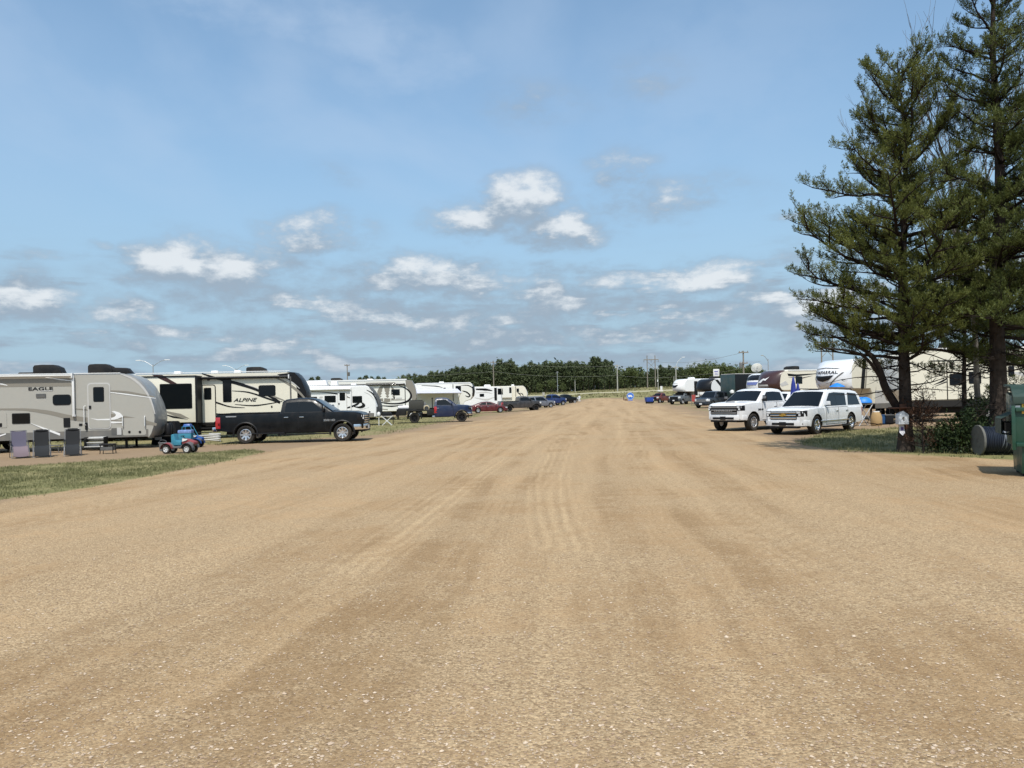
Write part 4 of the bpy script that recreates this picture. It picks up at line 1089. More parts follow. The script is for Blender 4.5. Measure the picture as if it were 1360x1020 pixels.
# --- small white travel trailer
p = at(506, 550, 58); fr = Fr(p.x, 58, gz(p.x, 58), 4.0); l = lambda px, py: fr.side(px, py)
zr = l(440, 511.5)[1]
nose = [l(*q) for q in ((486, 511.8), (491, 514), (496, 519), (500, 525), (503.5, 532), (505.5, 540), (505.5, 548), (503.5, 553.5))]
rv = RV('travel_trailer', 'small white travel trailer with black curved nose trim behind the black pickup hood', 'travel trailer', fr, 1, 2.4,
        [(-8.2, .62), (-8.2, zr-.02), (-7.9, zr)] + nose + [(nose[-1][0]-.25, .60)], RVW, cap=lambda z: -.30-.62*max(0, z-1.9)**1.5, capmat=DGREY, plan=.35, planx=1.1)
rv.panel('stripe_or_shadow_panel', (405, 549.5, 497, 554.5), SKIRT, .02, .010)
rv.win((431, 525.5, 446, 534.5), .05); rv.win((468, 526, 481, 535), .05)
rv.door((448.5, 520, 461, 551), (451, 521.5, 458.5, 532), RVW, SILV)
rv.stripe([(405, 520), (430, 521), (452, 524), (466, 529)], [.03, .05, .12, .03], BLKG); rv.stripe([(445, 544.5), (460, 542), (474, 537), (480, 531)], [.03, .10, .16, .04], BLKG)
rv.stripe([(470, 540), (478, 541), (483, 538.5), (480.5, 534.5)], [.03, .16, .26, .06], BLKG, .011); rv.stripe([(452, 547), (470, 546), (490, 541)], [.02, .06, .02], SILV)
rv.stripe([(487, 518), (494, 522), (499, 529), (502, 538)], [.03, .10, .09, .03], BLKG, .011); rv.stripe([(484, 521), (491, 524), (497, 531)], [.02, .05, .02], SILV, .012)
rv.panel('vent_grille', (412, 527, 421, 529.3), BLKG, .02, .02); rv.panel('vent_grille', (424, 526.5, 428.5, 528.5), SILV, .02, .02)
rv.awning((408, 515.5, 466, 516.5), .09, WHT, arm=(466.5, 549))
x, _ = rv.L(441, 511); rv.vent(x, zr, WHT, .55, .32); rv.vent(rv.L(467, 511)[0], zr, WHT, .4, .14)
m = MB(); m.box((rv.L(418, 511)[0], 1.2, zr+.2), (1.6, .9, .4), taper=.85); m.build('storage_box', WHT, rv.root, bevel=.06)
rv.panel('latch', (490, 546, 492, 548), BLK, .03, .02)
rv.chassis(-7.9, -.6, .42, .60); rv.axle([-4.6]); rv.leg(-1.0, .3, .5)
m = MB(); m.tube([(-.5, 1.2, .48), (.95, 1.2, .46)], .05, 6); m.tube([(-.5, .5, .48), (.9, 1.2, .46)], .04, 6); m.tube([(.8, 1.2, .8), (.8, 1.2, .03)], .035, 6); m.lathe([(0, 0), (.15, .03), (.15, .4), (0, .5)], (.15, 1.2, .5), 'z', 12); m.build('hitch', UND, rv.root)

# --- cream fifth wheel with tree emblem
p = at(553, 540, 74); fr = Fr(p.x, 74, gz(p.x, 74), 5.0); l = lambda px, py: fr.side(px, py)
zr = l(500, 505.5)[1]; z1 = l(500, 547)[1]
nose = [l(*q) for q in ((540, 504.3), (547, 505), (550, 510), (552, 517), (553.3, 525), (553, 531), (549, 537))]
xk = l(533, 546)[0]
rv = RV('fifth_wheel', 'cream fifth wheel with taupe nose and tree emblem beyond the small white trailer', 'fifth wheel camper', fr, 1, 2.5,
        [(-11.2, z1), (-11.2, zr-.03), (-11., zr)] + nose + [(xk+.4, nose[-1][1]-.3), (xk, z1)], OFFW, cap=lambda z: -.9, capmat=TAUPE, plan=.4, planx=1.3)
rv.polypx('front_graphic', [(538.5, 505), (547, 505.5), (552, 517), (553, 528), (549, 536), (544, 540), (547, 530), (545, 520), (539, 513)], TAUPE, .008)
rv.stripe([(530, 512), (542, 518), (546, 526), (541, 533), (528, 536), (512, 535.5), (502, 533)], [.05, .14, .20, .20, .14, .12, .05], BLKG, .010)
rv.stripe([(503, 529), (520, 531), (538, 531)], [.05, .10, .05], TAUPE, .011); rv.stripe([(504, 538.5), (520, 539.5), (535, 538)], [.05, .14, .05], BLKG, .010); rv.stripe([(504, 543), (515, 544)], [.05, .1], TAUPE)
x, z = rv.L(513, 522.5); m = MB(); m.lathe([(0, 0), (.86, 0), (.86, .006), (0, .006)], (x, -.008, z), 'y', 28); emb = m.build('round_emblem', TAUPE, rv.root)
def tree_poly(cx_, z0, h, wd):
    P = [(cx_-wd*.06, z0), (cx_-wd*.06, z0+h*.2)]
    for k in range(4): P += [(cx_-wd*(.5-.11*k), z0+h*(.2+.19*k)), (cx_-wd*(.22-.05*k), z0+h*(.36+.19*k))]
    P.append((cx_, z0+h)); return P + [(2*cx_-a, b) for a, b in P[-2::-1]]
m = MB(); m.prism(tree_poly(x-.26, z-.74, 1.35, .8), -.016, -.022); m.prism(tree_poly(x+.42, z-.80, 1.5, .62), -.016, -.022); m.build('tree_emblem', OFFW, emb)
rv.win((519, 517, 531, 525), .04); rv.panel('badge', (521, 527, 524.5, 530), BLKG, .03, .012); rv.panel('badge', (526, 528, 534, 530), SILV, .02, .012)
rv.panel('side_trim', (537.6, 510, 538.6, 538), BLKG, .01, .012); rv.awning((405, 510.2, 538.5, 510.2), .08, BLKG)
rv.polypx('stripe', [(486, 508.5), (524, 507.8), (526, 509.2), (486, 509.5)], TAUPE); rv.panel('roof_trim', (405, 504.4, 540, 506), RVW, .02, .03)
rv.ac(rv.L(446, 505)[0], zr, 1.15, .7, .36); rv.vent(rv.L(490, 505)[0], zr, WHT, .6, .22); rv.vent(rv.L(513, 505)[0], zr, WHT, .5, .14); rv.vent(rv.L(478, 505)[0], zr, WHT, .4, .14)
rv.chassis(-11, xk-.5, z1-.35, z1); rv.axle([-7, -8]); rv.leg(xk-.4, .3, z1); rv.leg(xk-.4, 2.2, z1)

# --- white fifth wheel with swirl and open awning
p = at(632, 520, 86); fr = Fr(p.x, 86, gz(p.x, 86), 8.0); l = lambda px, py: fr.side(px, py)
zr = l(600, 508.6)[1]; z1 = l(610, 541)[1]
nose = [l(*q) for q in ((624, 508.5), (629, 509.5), (631.3, 513), (632, 520), (631, 526), (627, 530.5))]
xk = l(613, 536)[0]
rv = RV('fifth_wheel', 'white fifth wheel with black swirl and lowered awning behind the blue work truck', 'fifth wheel camper', fr, 1, 2.5,
        [(-10.5, z1), (-10.5, zr-.03), (-10.3, zr)] + nose + [(xk+.4, nose[-1][1]-.2), (xk, z1)], OFFW, cap=lambda z: -.38, capmat=BLKG, plan=.4, planx=1.2)
rv.win((605, 512.5, 612.3, 522), .04); rv.panel('side_trim', (601.3, 510.5, 602.3, 533), BLKG, .01, .012)
rv.stripe([(614, 519), (620, 521), (624, 525), (622, 527), (618, 525.5)], [.08, .16, .16, .14, .06], BLKG); rv.stripe([(612, 512), (622, 512), (629, 517), (629.5, 524)], [.03, .10, .14, .06], BLKG, .009)
rv.stripe([(560, 512), (580, 513), (588, 515)], [.05, .1, .03], BLKG); rv.panel('hatch', (589, 515, 592, 516.5), BLKG, .02, .012); rv.panel('roof_trim', (553, 508.3, 625, 509.4), RVW, .02, .03)
(xa, za), (xb, zb_) = rv.L(548, 519.5), rv.L(611, 521.5); m = MB()
m.add([(xa, -.05, za+.25), (xb-.3, -.05, za+.18), (xb, -2.4, za-.28), (xa, -2.4, za-.22), (xa, -.05, za+.22), (xb-.3, -.05, za+.15), (xb, -2.4, za-.31), (xa, -2.4, za-.25)], [(0, 1, 2, 3), (7, 6, 5, 4), (0, 4, 5, 1), (1, 5, 6, 2), (2, 6, 7, 3), (3, 7, 4, 0)])
m.tube([(xa, -2.4, za-.25), (xb, -2.4, za-.3)], .09, 8); aw = m.build('awning', M('pale_lilac_vinyl', (.50, .50, .56), rough=.6), rv.root)
m = MB(); m.tube([(xb-.1, -2.4, za-.3), (xb-.5, -.05, z1+.1)], .03, 6); m.build('awning_arm', WHT, aw)
rv.vent(rv.L(587, 508)[0], zr, WHT, .6, .2); rv.chassis(-10.3, xk-.4, z1-.3, z1); rv.axle([-6.3, -7.3]); rv.leg(xk-.3, .3, z1)

# --- white motorhome facing the road
p = at(667, 535, 112); fr = Fr(p.x, 112, gz(p.x, 112), 6.0); l = lambda px, py: fr.side(px, py)
zr = l(640, 513.6)[1]
nose = [l(*q) for q in ((664, 513.8), (666.5, 516), (667.3, 521), (668, 530), (668, 540))]
rv = RV('motorhome', 'white motorhome with black swooshes and dark windscreen behind the red sedan', 'motorhome', fr, 1, 2.5, [(-9, .42), (-9, zr-.03), (-8.8, zr)] + nose + [(nose[-1][0]-.2, .42)], RVW, plan=.2, planx=.8)
rv.stripe([(632, 517), (645, 517.5), (654, 519)], [.2, .35, .1], BLKG); rv.stripe([(632, 522), (645, 521), (654, 523)], [.05, .2, .05], SILV); rv.stripe([(630, 528), (646, 531), (657, 527)], [.05, .3, .05], SILV)
rv.panel('slide_out', (634, 515.3, 654.5, 533), RVW, .05, .006); rv.panel('entry_recess', (656.5, 515, 660, 532), BLKG, .04, .012); rv.win((661, 516, 666, 524), .05)
rv.win((637, 523, 643, 527), .04); rv.vent(rv.L(648, 513)[0], zr, WHT, 1.0, .3); rv.axle([-6, -1.3], .45)
m = MB(); m.box((nose[2][0]+.06, 1.25, l(667, 520)[1]), (.05, 2.1, .9)); m.build('windscreen', GLASS, rv.root)
m = MB(); m.box((nose[2][0]+.02, 1.25, .55), (.25, 2.4, .3)); m.build('front_bumper', RVW, rv.root, bevel=.03)

# --- tan trailer furthest along
p = at(702, 528, 128); fr = Fr(p.x, 128, gz(p.x, 128), 6.0); l = lambda px, py: fr.side(px, py)
zr = l(680, 512.4)[1]; z1 = l(680, 534)[1]
nose = [l(*q) for q in ((695, 512.3), (698, 514.5), (701, 519.5), (702.3, 523), (702, 527))]
rv = RV('fifth_wheel', 'tan trailer with dark swirls furthest along the left row', 'fifth wheel camper', fr, 1, 2.5, [(-9, z1), (-9, zr-.03), (-8.8, zr)] + nose + [(nose[-1][0]-.4, z1)], CREAM, plan=.3, planx=1.0, cap=lambda z: -.3, capmat=OFFW)
rv.panel('slide_out', (666, 513.6, 679.5, 528), OFFW, .03, .3); rv.panel('entry_recess', (676, 514.5, 679, 522), BLKG, .03, .32); rv.win((686, 516, 689.3, 520.5), .04); rv.panel('side_trim', (684.6, 513, 685.2, 527), BLKG, .01, .02)
rv.stripe([(687, 521), (690, 523), (692, 526)], [.1, .22, .05], BLKG); rv.stripe([(691, 522), (694, 523.5), (695, 526.5)], [.08, .16, .04], BLKG); rv.vent(rv.L(682, 512)[0], zr, WHT, .5, .25); rv.axle([-5.5, -6.5])

# ---------------------------------------------------------------- campers of the right row (noses turned to the road)
def cap_front(rv, name, pts_yz, x, mat, th=.03):
    """flat mark on the nose: (y fraction, z) outline, x = function of z giving the skin"""
    bm = bmesh.new(); bm.faces.new([bm.verts.new((0, y, z)) for y, z in pts_yz])
    bmesh.ops.triangulate(bm, faces=bm.faces[:]); 
    for _ in range(3): bmesh.ops.subdivide_edges(bm, edges=bm.edges[:], cuts=1, use_grid_fill=True)
    for v in bm.verts: y, z = v.co.y, v.co.z; v.co = (x(y, z)+.012, rv.sg*rv.W*y, z)
    bmesh.ops.recalc_face_normals(bm, faces=bm.faces[:])
    me = bpy.data.meshes.new(name); bm.to_mesh(me); bm.free(); me.materials.append(mat)
    o = bpy.data.objects.new(name, me); COL.objects.link(o); o.parent = rv.root; return o

def skin(rv, plan, planx):
    """x of the nose skin at (y fraction, z), from the outline and the plan rounding"""
    P = rv.P; xm = max(p[0] for p in P)
    def f(y, z):
        best = None
        for a, b in zip(P, P[1:]):
            if (a[1]-z)*(b[1]-z) <= 0 and abs(a[1]-b[1]) > 1e-6:
                x = a[0]+(b[0]-a[0])*(z-a[1])/(b[1]-a[1])
                if best is None or x > best: best = x
        x = best if best is not None else xm
        k = min(max((x-(xm-planx))/planx, 0), 1); return x - plan*abs(2*y-1)**2.6*k*k + .012
    return f

def bulge_nose(xk, z1, zk, zr, d=1.9):
    """outline of a fifth wheel front: nose at x=0, overhang back to xk"""
    return [(-d, zr), (-d*.7, zr-.04), (-d*.42, zr-.17), (-d*.2, zr-.42), (-.12, zr-.75), (0, zr-1.1), (-.02, zr-1.4), (-.16, zk+.22), (-.5, zk+.03), (-.9, zk), (xk+.1, zk-.02), (xk, zk-.2), (xk-.05, z1)]

def nose_rv(label, px, Y, rz, L_, zr, zk, z1, mat, capmat, capx, W=2.5, d=1.9, plan=.8, name='fifth_wheel'):
    q = gx(px, Y); fr = Fr(q.x, q.y, q.z, rz)
    # near flank is +y: the body lies towards -y
    rv = RV(name, label, 'fifth wheel camper', fr, -1, W, [(-L_, z1), (-L_, zr-.03), (-L_+.2, zr)] + bulge_nose(-2.7, z1, zk, zr, d), mat, cap=capx, capmat=capmat, plan=plan, planx=2.0, edge=.07)
    rv.sk = skin(rv, plan, 2.0)
    rv.chassis(-L_+.3, -3.2, z1-.3, z1); rv.axle([-L_*.62, -L_*.62-1.0]); rv.leg(-3.0, .3, z1); rv.leg(-3.0, 2.2, z1)
    m = MB(); m.tube([(-1.6, -1.25, zk), (-1.6, -1.25, zk-.55)], .09, 8); m.box((-1.6, -1.25, zk-.05), (.6, .5, .1)); m.build('king_pin', UND, rv.root)
    return rv

# big silver white nose with the arch emblem
SILW = M('silver_white_gelcoat', (.70, .71, .73), rough=.25, coat=.5, var=.03)
rv = nose_rv('fifth wheel with silver white front cap lettered across the top, behind the long white suv', 1116, 45.0, 207, 10.5, 3.72, 1.88, .95, CREAM, SILW, lambda z: -1.75, d=2.1, plan=1.0)
k = rv.sk
cap_front(rv, 'arch_emblem', [(.24, 2.74), (.5, 2.70), (.76, 2.74), (.66, 2.46), (.5, 2.36), (.34, 2.46)], k, BLKG, .02)
for a, b in (((.10, 2.9), (.36, 2.05)), ((.90, 2.9), (.64, 2.05))):
    cap_front(rv, 'stripe', [(a[0]-.015, a[1]), (a[0]+.015, a[1]), (b[0]+.01, b[1]), (b[0]-.01, b[1])], k, DGREY, .02)
cap_front(rv, 'stripe', [(.14, 3.10), (.22, 3.17), (.5, 3.22), (.78, 3.17), (.86, 3.10), (.78, 3.13), (.5, 3.18), (.22, 3.13)], k, DGREY, .02)
tx_ = text('CHAPARRAL', .25, BLKG, rv.root, (0, 0, 0), (0, 0, 0))
for v in tx_.data.vertices:
    a, b, c = v.co; y = -1.25+a*1.15; z = 2.92+b; v.co = (k(y/-2.5, z)+.016+c, y, z)
def band(rv, x0, x1, z0, z1, mat, lean=.0, name='stripe'):
    rv.plate(name, [(x0, z0), (x1, z0), (x1-lean, z1), (x0-lean, z1)], mat, .012)
band(rv, -2.05, -1.75, 1.90, 3.70, BLKG, .25); band(rv, -2.2, -2.1, 1.90, 3.70, TAUPE, .25)
band(rv, -4.35, -3.8, 1.2, 3.0, BLKG, .7)
rv.plate('hatch', rr(-4.6, 1.0, -3.0, 1.8, .05), SILV, .015); rv.plate('skirt', [(-10.3, .7), (-3.0, .7), (-3.0, 1.0), (-10.3, 1.0)], SKIRT, .012)
rv.plate('window', rr(-7.2, 2.2, -6.2, 2.9, .06), GLASS, .016)

# cream camper broadside behind the pines
q = gx(1196, 41.5); fr = Fr(q.x, 41.5, q.z, 183); l = lambda px, py: fr.side(px, py)
zr = l(1270, 461.5)[1]; z1 = l(1260, 531.5)[1]
rv = RV('travel_trailer', 'cream camper standing broadside behind the pine trunks with two dark windows', 'travel trailer', fr, -1, 2.5,
        [(-9.5, z1), (-9.5, zr-.03), (-9.3, zr), (-1.2, zr), (-.5, zr-.12), (-.1, zr-.5), (0, zr-1.1), (-.05, z1+.6), (-.5, z1)], CREAM, plan=.3, planx=1., cap=lambda z: -.18, capmat=OFFW)
for a in ((1261, 496.5, 1277.5, 511.5), (1286.5, 493.5, 1303, 509.5), (1339, 486, 1347, 500), (1392, 494, 1420, 512)): rv.win(a, .06)
rv.stripe([(1240, 511), (1252, 506), (1258, 502)], [.02, .1, .05], BLKG); rv.stripe([(1242, 513), (1257, 507)], [.02, .07], BLKG); rv.stripe([(1345, 495), (1360, 497), (1385, 503)], [.05, .25, .05], SILV)
rv.panel('side_trim', (1257.3, 482, 1258.4, 531), BLKG, .01, .02); rv.panel('side_trim', (1236, 478, 1312, 479.2), BLKG, .01, .02); rv.panel('roof_trim', (1215, 461.5, 1400, 463.5), RVW, .01, .03)
rv.plate('skirt', [(-9.4, z1-.35), (-.5, z1-.35), (-.5, z1), (-9.4, z1)], UND, .012); rv.vent(rv.L(1280, 461)[0], zr, ACB, .9, .34); rv.chassis(-9.2, -.5, z1-.7, z1-.35); rv.axle([-5, -6], .4); rv.leg(-1, .3, z1); rv.leg(-8.8, .3, z1)

# cream camper with brown nose
rv = nose_rv('cream fifth wheel with chocolate brown front cap and white bird emblem', 1027, 62, 203, 10.5, 3.52, 1.8, 1.0, CREAM, BRN, lambda z: -1.35, d=1.6, plan=.7)
k = rv.sk
cap_front(rv, 'bird_emblem', [(.28, 2.98), (.38, 2.66), (.50, 2.70), (.58, 2.50), (.78, 2.48), (.66, 2.62), (.58, 2.76), (.50, 2.84), (.40, 2.80)], k, RVW, .02)
cap_front(rv, 'badge', [(.28, 2.34), (.70, 2.34), (.68, 2.20), (.26, 2.20)], k, SILV, .02)
rv.plate('stripe', [(-1.3, 2.6), (-1.6, 2.3), (-.9, 2.15), (-.7, 2.35)], SILV, .012)
rv.plate('stripe', [(-1.5, 3.2), (-2.4, 3.12), (-5.2, 3.2), (-2.4, 2.95), (-1.6, 3.0)], BLKG, .012); rv.plate('stripe', [(-1.6, 2.9), (-3.0, 2.85), (-4.2, 3.0), (-2.9, 2.75)], BRN, .013)
rv.plate('window', rr(-3.05, 2.35, -2.35, 2.95, .05), GLASS, .016); rv.plate('slide_out', rr(-8.6, 1.3, -5.4, 3.2, .15), CREAM, .35); rv.ac(-2.9, 3.5, 1.1, .7, .34)
rv.plate('roof_trim', [(-10.3, 3.42), (-1.6, 3.42), (-1.6, 3.49), (-10.3, 3.49)], RVW, .03)

# white camper with dark visor
rv = nose_rv('white camper with dark purple visor panel peeking out beside the green cargo trailer', 1010, 72, 205, 8, 3.45, 1.9, .9, RVW, RVW, lambda z: -1.5, d=1.5, plan=.6)
k = rv.sk; cap_front(rv, 'visor', [(.10, 3.05), (.25, 3.3), (.75, 3.3), (.90, 3.05), (.88, 2.8), (.12, 2.8)], k, BLKG, .03); cap_front(rv, 'badge', [(.2, 2.62), (.8, 2.62), (.75, 2.35), (.25, 2.35)], k, M('blue_badge', (.12, .15, .35)), .03)
# white camper far off with smiling emblem
rv = nose_rv('white fifth wheel with dark crescent emblem at the far end of the right row', 903, 107, 205, 10, 3.55, 1.75, .95, RVW, RVW, lambda z: -1.6, d=1.8, plan=.9)
k = rv.sk; cap_front(rv, 'crescent_emblem', [(.25, 2.75), (.5, 2.66), (.75, 2.75), (.66, 2.42), (.5, 2.32), (.34, 2.42)], k, BLKG, .03); cap_front(rv, 'badge', [(.3, 3.02), (.7, 3.02), (.68, 2.9), (.32, 2.9)], k, SILV, .03)
band(rv, -3.1, -2.5, 1.2, 3.2, BLKG); rv.plate('slide_out', rr(-7, 1.3, -3.2, 3.2, .1), RVW, .3); rv.plate('stripe', [(-4, 2.2), (-6, 2.5), (-6.5, 2.3), (-4.3, 2.05)], BLKG, .32); rv.vent(-3, 3.5, WHT, .8, .3)
# white camper with raked black cap
rv = nose_rv('white camper with raked black front window just left of the green cargo trailer', 940, 95, 212, 9, 3.35, 1.7, .9, RVW, BLKG, lambda z: -1.25, d=1.9, plan=.6)
rv.plate('stripe', [(-1.3, 3.2), (-2.6, 2.0), (-3.2, 2.0), (-1.8, 3.2)], BLKG, .012); rv.ac(-2.2, 3.33, 1.1, .7, .3)

# dark green cargo trailer
TEAL = M('dark_green_panel', (.018, .045, .045), rough=.3, coat=.4, var=.1, dust=.15)
q = gx(998, 82); t = thing('cargo_trailer', 'tall dark green box trailer with black side between the campers', 'cargo trailer', (q.x+1.2, q.y+4, q.z), rad(205))
m = MB(); m.box((0, 0, 2.1), (6.5, 2.45, 3.0)); m.build('body', BLKG, t, bevel=.05)
m = MB(); m.box((3.27, 0, 2.1), (.05, 2.35, 2.9)); m.build('front_panel', TEAL, t, bevel=.02)
m = MB(); m.box((0, 0, 3.63), (6.4, 2.3, .06)); m.build('roof', ROOF, t)
for x in (-.5, -1.5):
    for sg in (1, -1): wheel(t, (x, sg*1.1, .38), .38, .24, sg, WHT, 5)
m = MB(); m.box((0, 0, .5), (6.3, 1.8, .2)); m.build('chassis', UND, t)
m = MB(); m.lathe([(0, 0), (.22, .04), (.24, .2), (.16, .36), (0, .4)], (3.42, .85, 1.5), 'z', 14); m.build('gas_bottle', WHT, t)
m = MB(); DSH = [(0, .20), (.2, .17), (.40, .09), (.60, -.03)]
m.lathe([(r, h) for r, h in DSH] + [(r, h-.03) for r, h in DSH[::-1]], (0, 0, 0), 'z', 24)
dish = thing('satellite_dish', 'pale satellite dish standing on the roof of the green cargo trailer', 'satellite dish', (q.x+2.0, q.y+4.3, q.z+3.66), rad(-100))
d_ = m.build('dish', OFFW, dish); d_.rotation_euler = (0, rad(125), 0); d_.location = (0, 0, .62)
m = MB(); m.tube([(0, 0, 0), (0, 0, .6)], .04, 8); m.box((0, 0, .02), (.5, .5, .04)); m.tube([(0, 0, .4), (.5, 0, .8)], .02, 6); m.build('mount', GREY, dish)
# ---------------------------------------------------------------- trees
LIMB = M('limb_bark', (.026, .020, .017), rough=.95, var=.4, scale=9, spec=.1)
BARK = M('pine_bark', (.050, .039, .032), rough=.95, var=.55, scale=9, bump=1., bscale=26, spec=.1)
BARKR = M('red_bark', (.11, .062, .042), rough=.95, var=.5, scale=9, bump=.8, bscale=30, spec=.1)
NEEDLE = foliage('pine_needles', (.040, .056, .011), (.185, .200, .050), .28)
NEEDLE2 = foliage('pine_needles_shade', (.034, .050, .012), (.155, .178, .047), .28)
DEADWOOD = M('grey_dead_wood', (.16, .145, .13), rough=.95, var=.3, spec=.1)

def needles(P, D, n, ln, w_, spread=.9, rng=RNG):
    """P, D: tuft base and direction (unit); n needles each"""
    m = len(P); P = np.repeat(P, n, 0); D = np.repeat(D, n, 0); k = m*n
    rnd = rng.normal(0, 1, (k, 3)); rnd -= (rnd*D).sum(1, keepdims=True)*D; rnd /= np.linalg.norm(rnd, axis=1, keepdims=True)+1e-9
    t = rng.random((k, 1))
    base = P + D*t*ln[0]
    dirn = D*(1-.45*(1-t)) + rnd*spread*(.55+.6*(1-t)); dirn /= np.linalg.norm(dirn, axis=1, keepdims=True)
    tip = base + dirn*ln[1]*rng.uniform(.7, 1.2, (k, 1))
    side = np.cross(dirn, rng.normal(0, 1, (k, 3))); side /= np.linalg.norm(side, axis=1, keepdims=True)+1e-9
    mid = base*.35+tip*.65
    return np.stack([base, mid+side*w_, tip, mid-side*w_], 1).reshape(-1, 3)

def pine(label, base, height, prof, seed, lean=(0, 0), r0=.2, first=2.2, spacing=.42, limb=None, bare=True, mat=NEEDLE, extra=(), dens=1., name='pine_tree', nn=18):
    rg = random.Random(seed); rn = np.random.default_rng(seed)
    root = thing(name, label, 'tree', base)
    def trunk(z): f = z/height; return Vector((lean[0]*f + .10*math.sin(z*.7+seed)*f, lean[1]*f + .08*math.cos(z*.9+seed)*f, z))
    zs = np.linspace(-.1, height, 30)
    m = MB(); m.tube([trunk(z) for z in zs], [r0*(1.35 if i == 0 else 1.12 if i == 1 else (1-.93*(max(z, 0)/height)**.85)) for i, z in enumerate(zs)], 12)
    m.build('trunk', [BARK], root, sharp=0)
    TP, TD = [], []; wood = MB()
    L = lambda z: float(np.interp(z, [p[0] for p in prof], [p[1] for p in prof]))
    branches = []
    z = first
    while z < height-.25:
        n = rg.choice((3, 4, 4, 5)) if z < height-1.5 else rg.choice((4, 5))
        a0 = rg.uniform(0, 2*PI)
        for k in range(n):
            a = a0 + 2*PI*k/n + rg.uniform(-.5, .5)
            branches.append((z + rg.uniform(-.32, .32), a, L(z)*rg.choice((.35, .5, .7, .85, 1.0, 1.1)), None))
        z += spacing*rg.uniform(.75, 1.3)
    for _ in range(int((height-first)*5)):
        z = rg.uniform(first+.3, height-.6); branches.append((z, rg.uniform(0, 2*PI), min(L(z)*.55, rg.uniform(.4, 1.3)), rg.uniform(-.1, .8)))
    for e in extra: branches.append(e)
    def tufts(q, e, d, tl):
        nf = max(2, int(tl/.095))
        for h in range(nf):
            t = .2+.8*(h+rg.random()*.6)/nf
            TP.append(q.lerp(e, min(t, 1))); TD.append((d*.55 + Vector((rg.uniform(-.45, .45), rg.uniform(-.45, .45), rg.uniform(.5, 1.5)))).normalized())
    def shoot(p0, d0, ln, r, order, curl):
        """one limb as a wandering path; side limbs and twigs grow off it"""
        ns = 8 if order == 0 else 5; pts = [p0]; d = d0.copy()
        for i in range(ns):
            s = i/ns
            d = (d + Vector((rg.uniform(-.21, .21), rg.uniform(-.21, .21), rg.uniform(-.17, .17) + curl*(s-.25)))).normalized()
            pts.append(pts[-1] + d*ln/ns)
        wood.tube(pts, [max(.006, r*(1-.85*i/ns)) for i in range(ns+1)], 5 if order == 0 else 4, cap=False)
        at_ = lambda s: pts[min(int(s*ns), ns-1)].lerp(pts[min(int(s*ns), ns-1)+1], s*ns-min(int(s*ns), ns-1))
        if order == 0 and ln > .8:
            m_ = max(2, int(ln*2.1*dens)); sg = rg.choice((1, -1))
            for k in range(m_):
                s = .22 + .74*(k+rg.random()*.8)/m_; i = min(int(s*ns), ns-1); tg = (pts[i+1]-pts[i]).normalized()
                sd_ = tg.cross(Vector((0, 0, 1))).normalized()*sg; sg = -sg
                shoot(at_(min(s, .98)), (tg*rg.uniform(.5, .95) + sd_*rg.uniform(.5, 1.0) + Vector((0, 0, rg.uniform(-.1, .45)))).normalized(), ln*(.24+.34*(1-s))*rg.uniform(.7, 1.25), r*.45, 1, .22)
        s0 = .45 if order == 0 and ln > 1.6 else .12
        nt = max(2, int(ln*(1-s0)/.12*dens))
        for j in range(nt):
            s = s0 + (1-s0)*(j+rg.random())/nt; i = min(int(s*ns), ns-1); q = at_(min(s, .99)); tg = (pts[i+1]-pts[i]).normalized(); sd_ = tg.cross(Vector((0, 0, 1)))
            sd_ = sd_.normalized() if sd_.length > .05 else Vector((1, 0, 0))
            for sg in (1, -1):
                if rg.random() < .2: continue
                tl = rg.uniform(.14, .36)
                dd = (tg*rg.uniform(.4, 1.) + sd_*sg*rg.uniform(.2, .9) + Vector((0, 0, rg.uniform(-.1, .9)))).normalized(); e = q + dd*tl
                if tl > .24: wood.tube([q, e], [.007, .003], 3, cap=False)
                tufts(q, e, dd, tl)
        TP.append(pts[-1]); TD.append((pts[-1]-pts[-2]+Vector((0, 0, .06))).normalized())
    for zb, a, ln, up in branches:
        ln = max(ln, .15); f = zb/height
        u0 = (.12+.85*f**1.6+rg.uniform(-.22, .22)) if up is None else up
        shoot(trunk(zb), Vector((math.cos(a), math.sin(a), u0)).normalized(), ln*.88, .014+.015*ln, 0, rg.uniform(.06, .46))
    for i in range(5):
        TP.append(trunk(height-.1*i)); TD.append(Vector((rg.uniform(-.3, .3), rg.uniform(-.3, .3), 1)).normalized())
    if limb:
        for pts, rr_ in limb: wood.tube(catmull(pts, 5), np.interp(np.linspace(0, 1, (len(pts)-1)*5+1), np.linspace(0, 1, len(rr_)), rr_), 8)
    wood.build('limbs', [LIMB], root, sharp=0)
    print('TUFTS', name, len(TP)); P = np.array([tuple(p) for p in TP]); D = np.array([tuple(d) for d in TD])
    tri_mesh('crown', needles(P, D, nn, (.17, .088), .0080, rng=rn), mat, root, per=4)
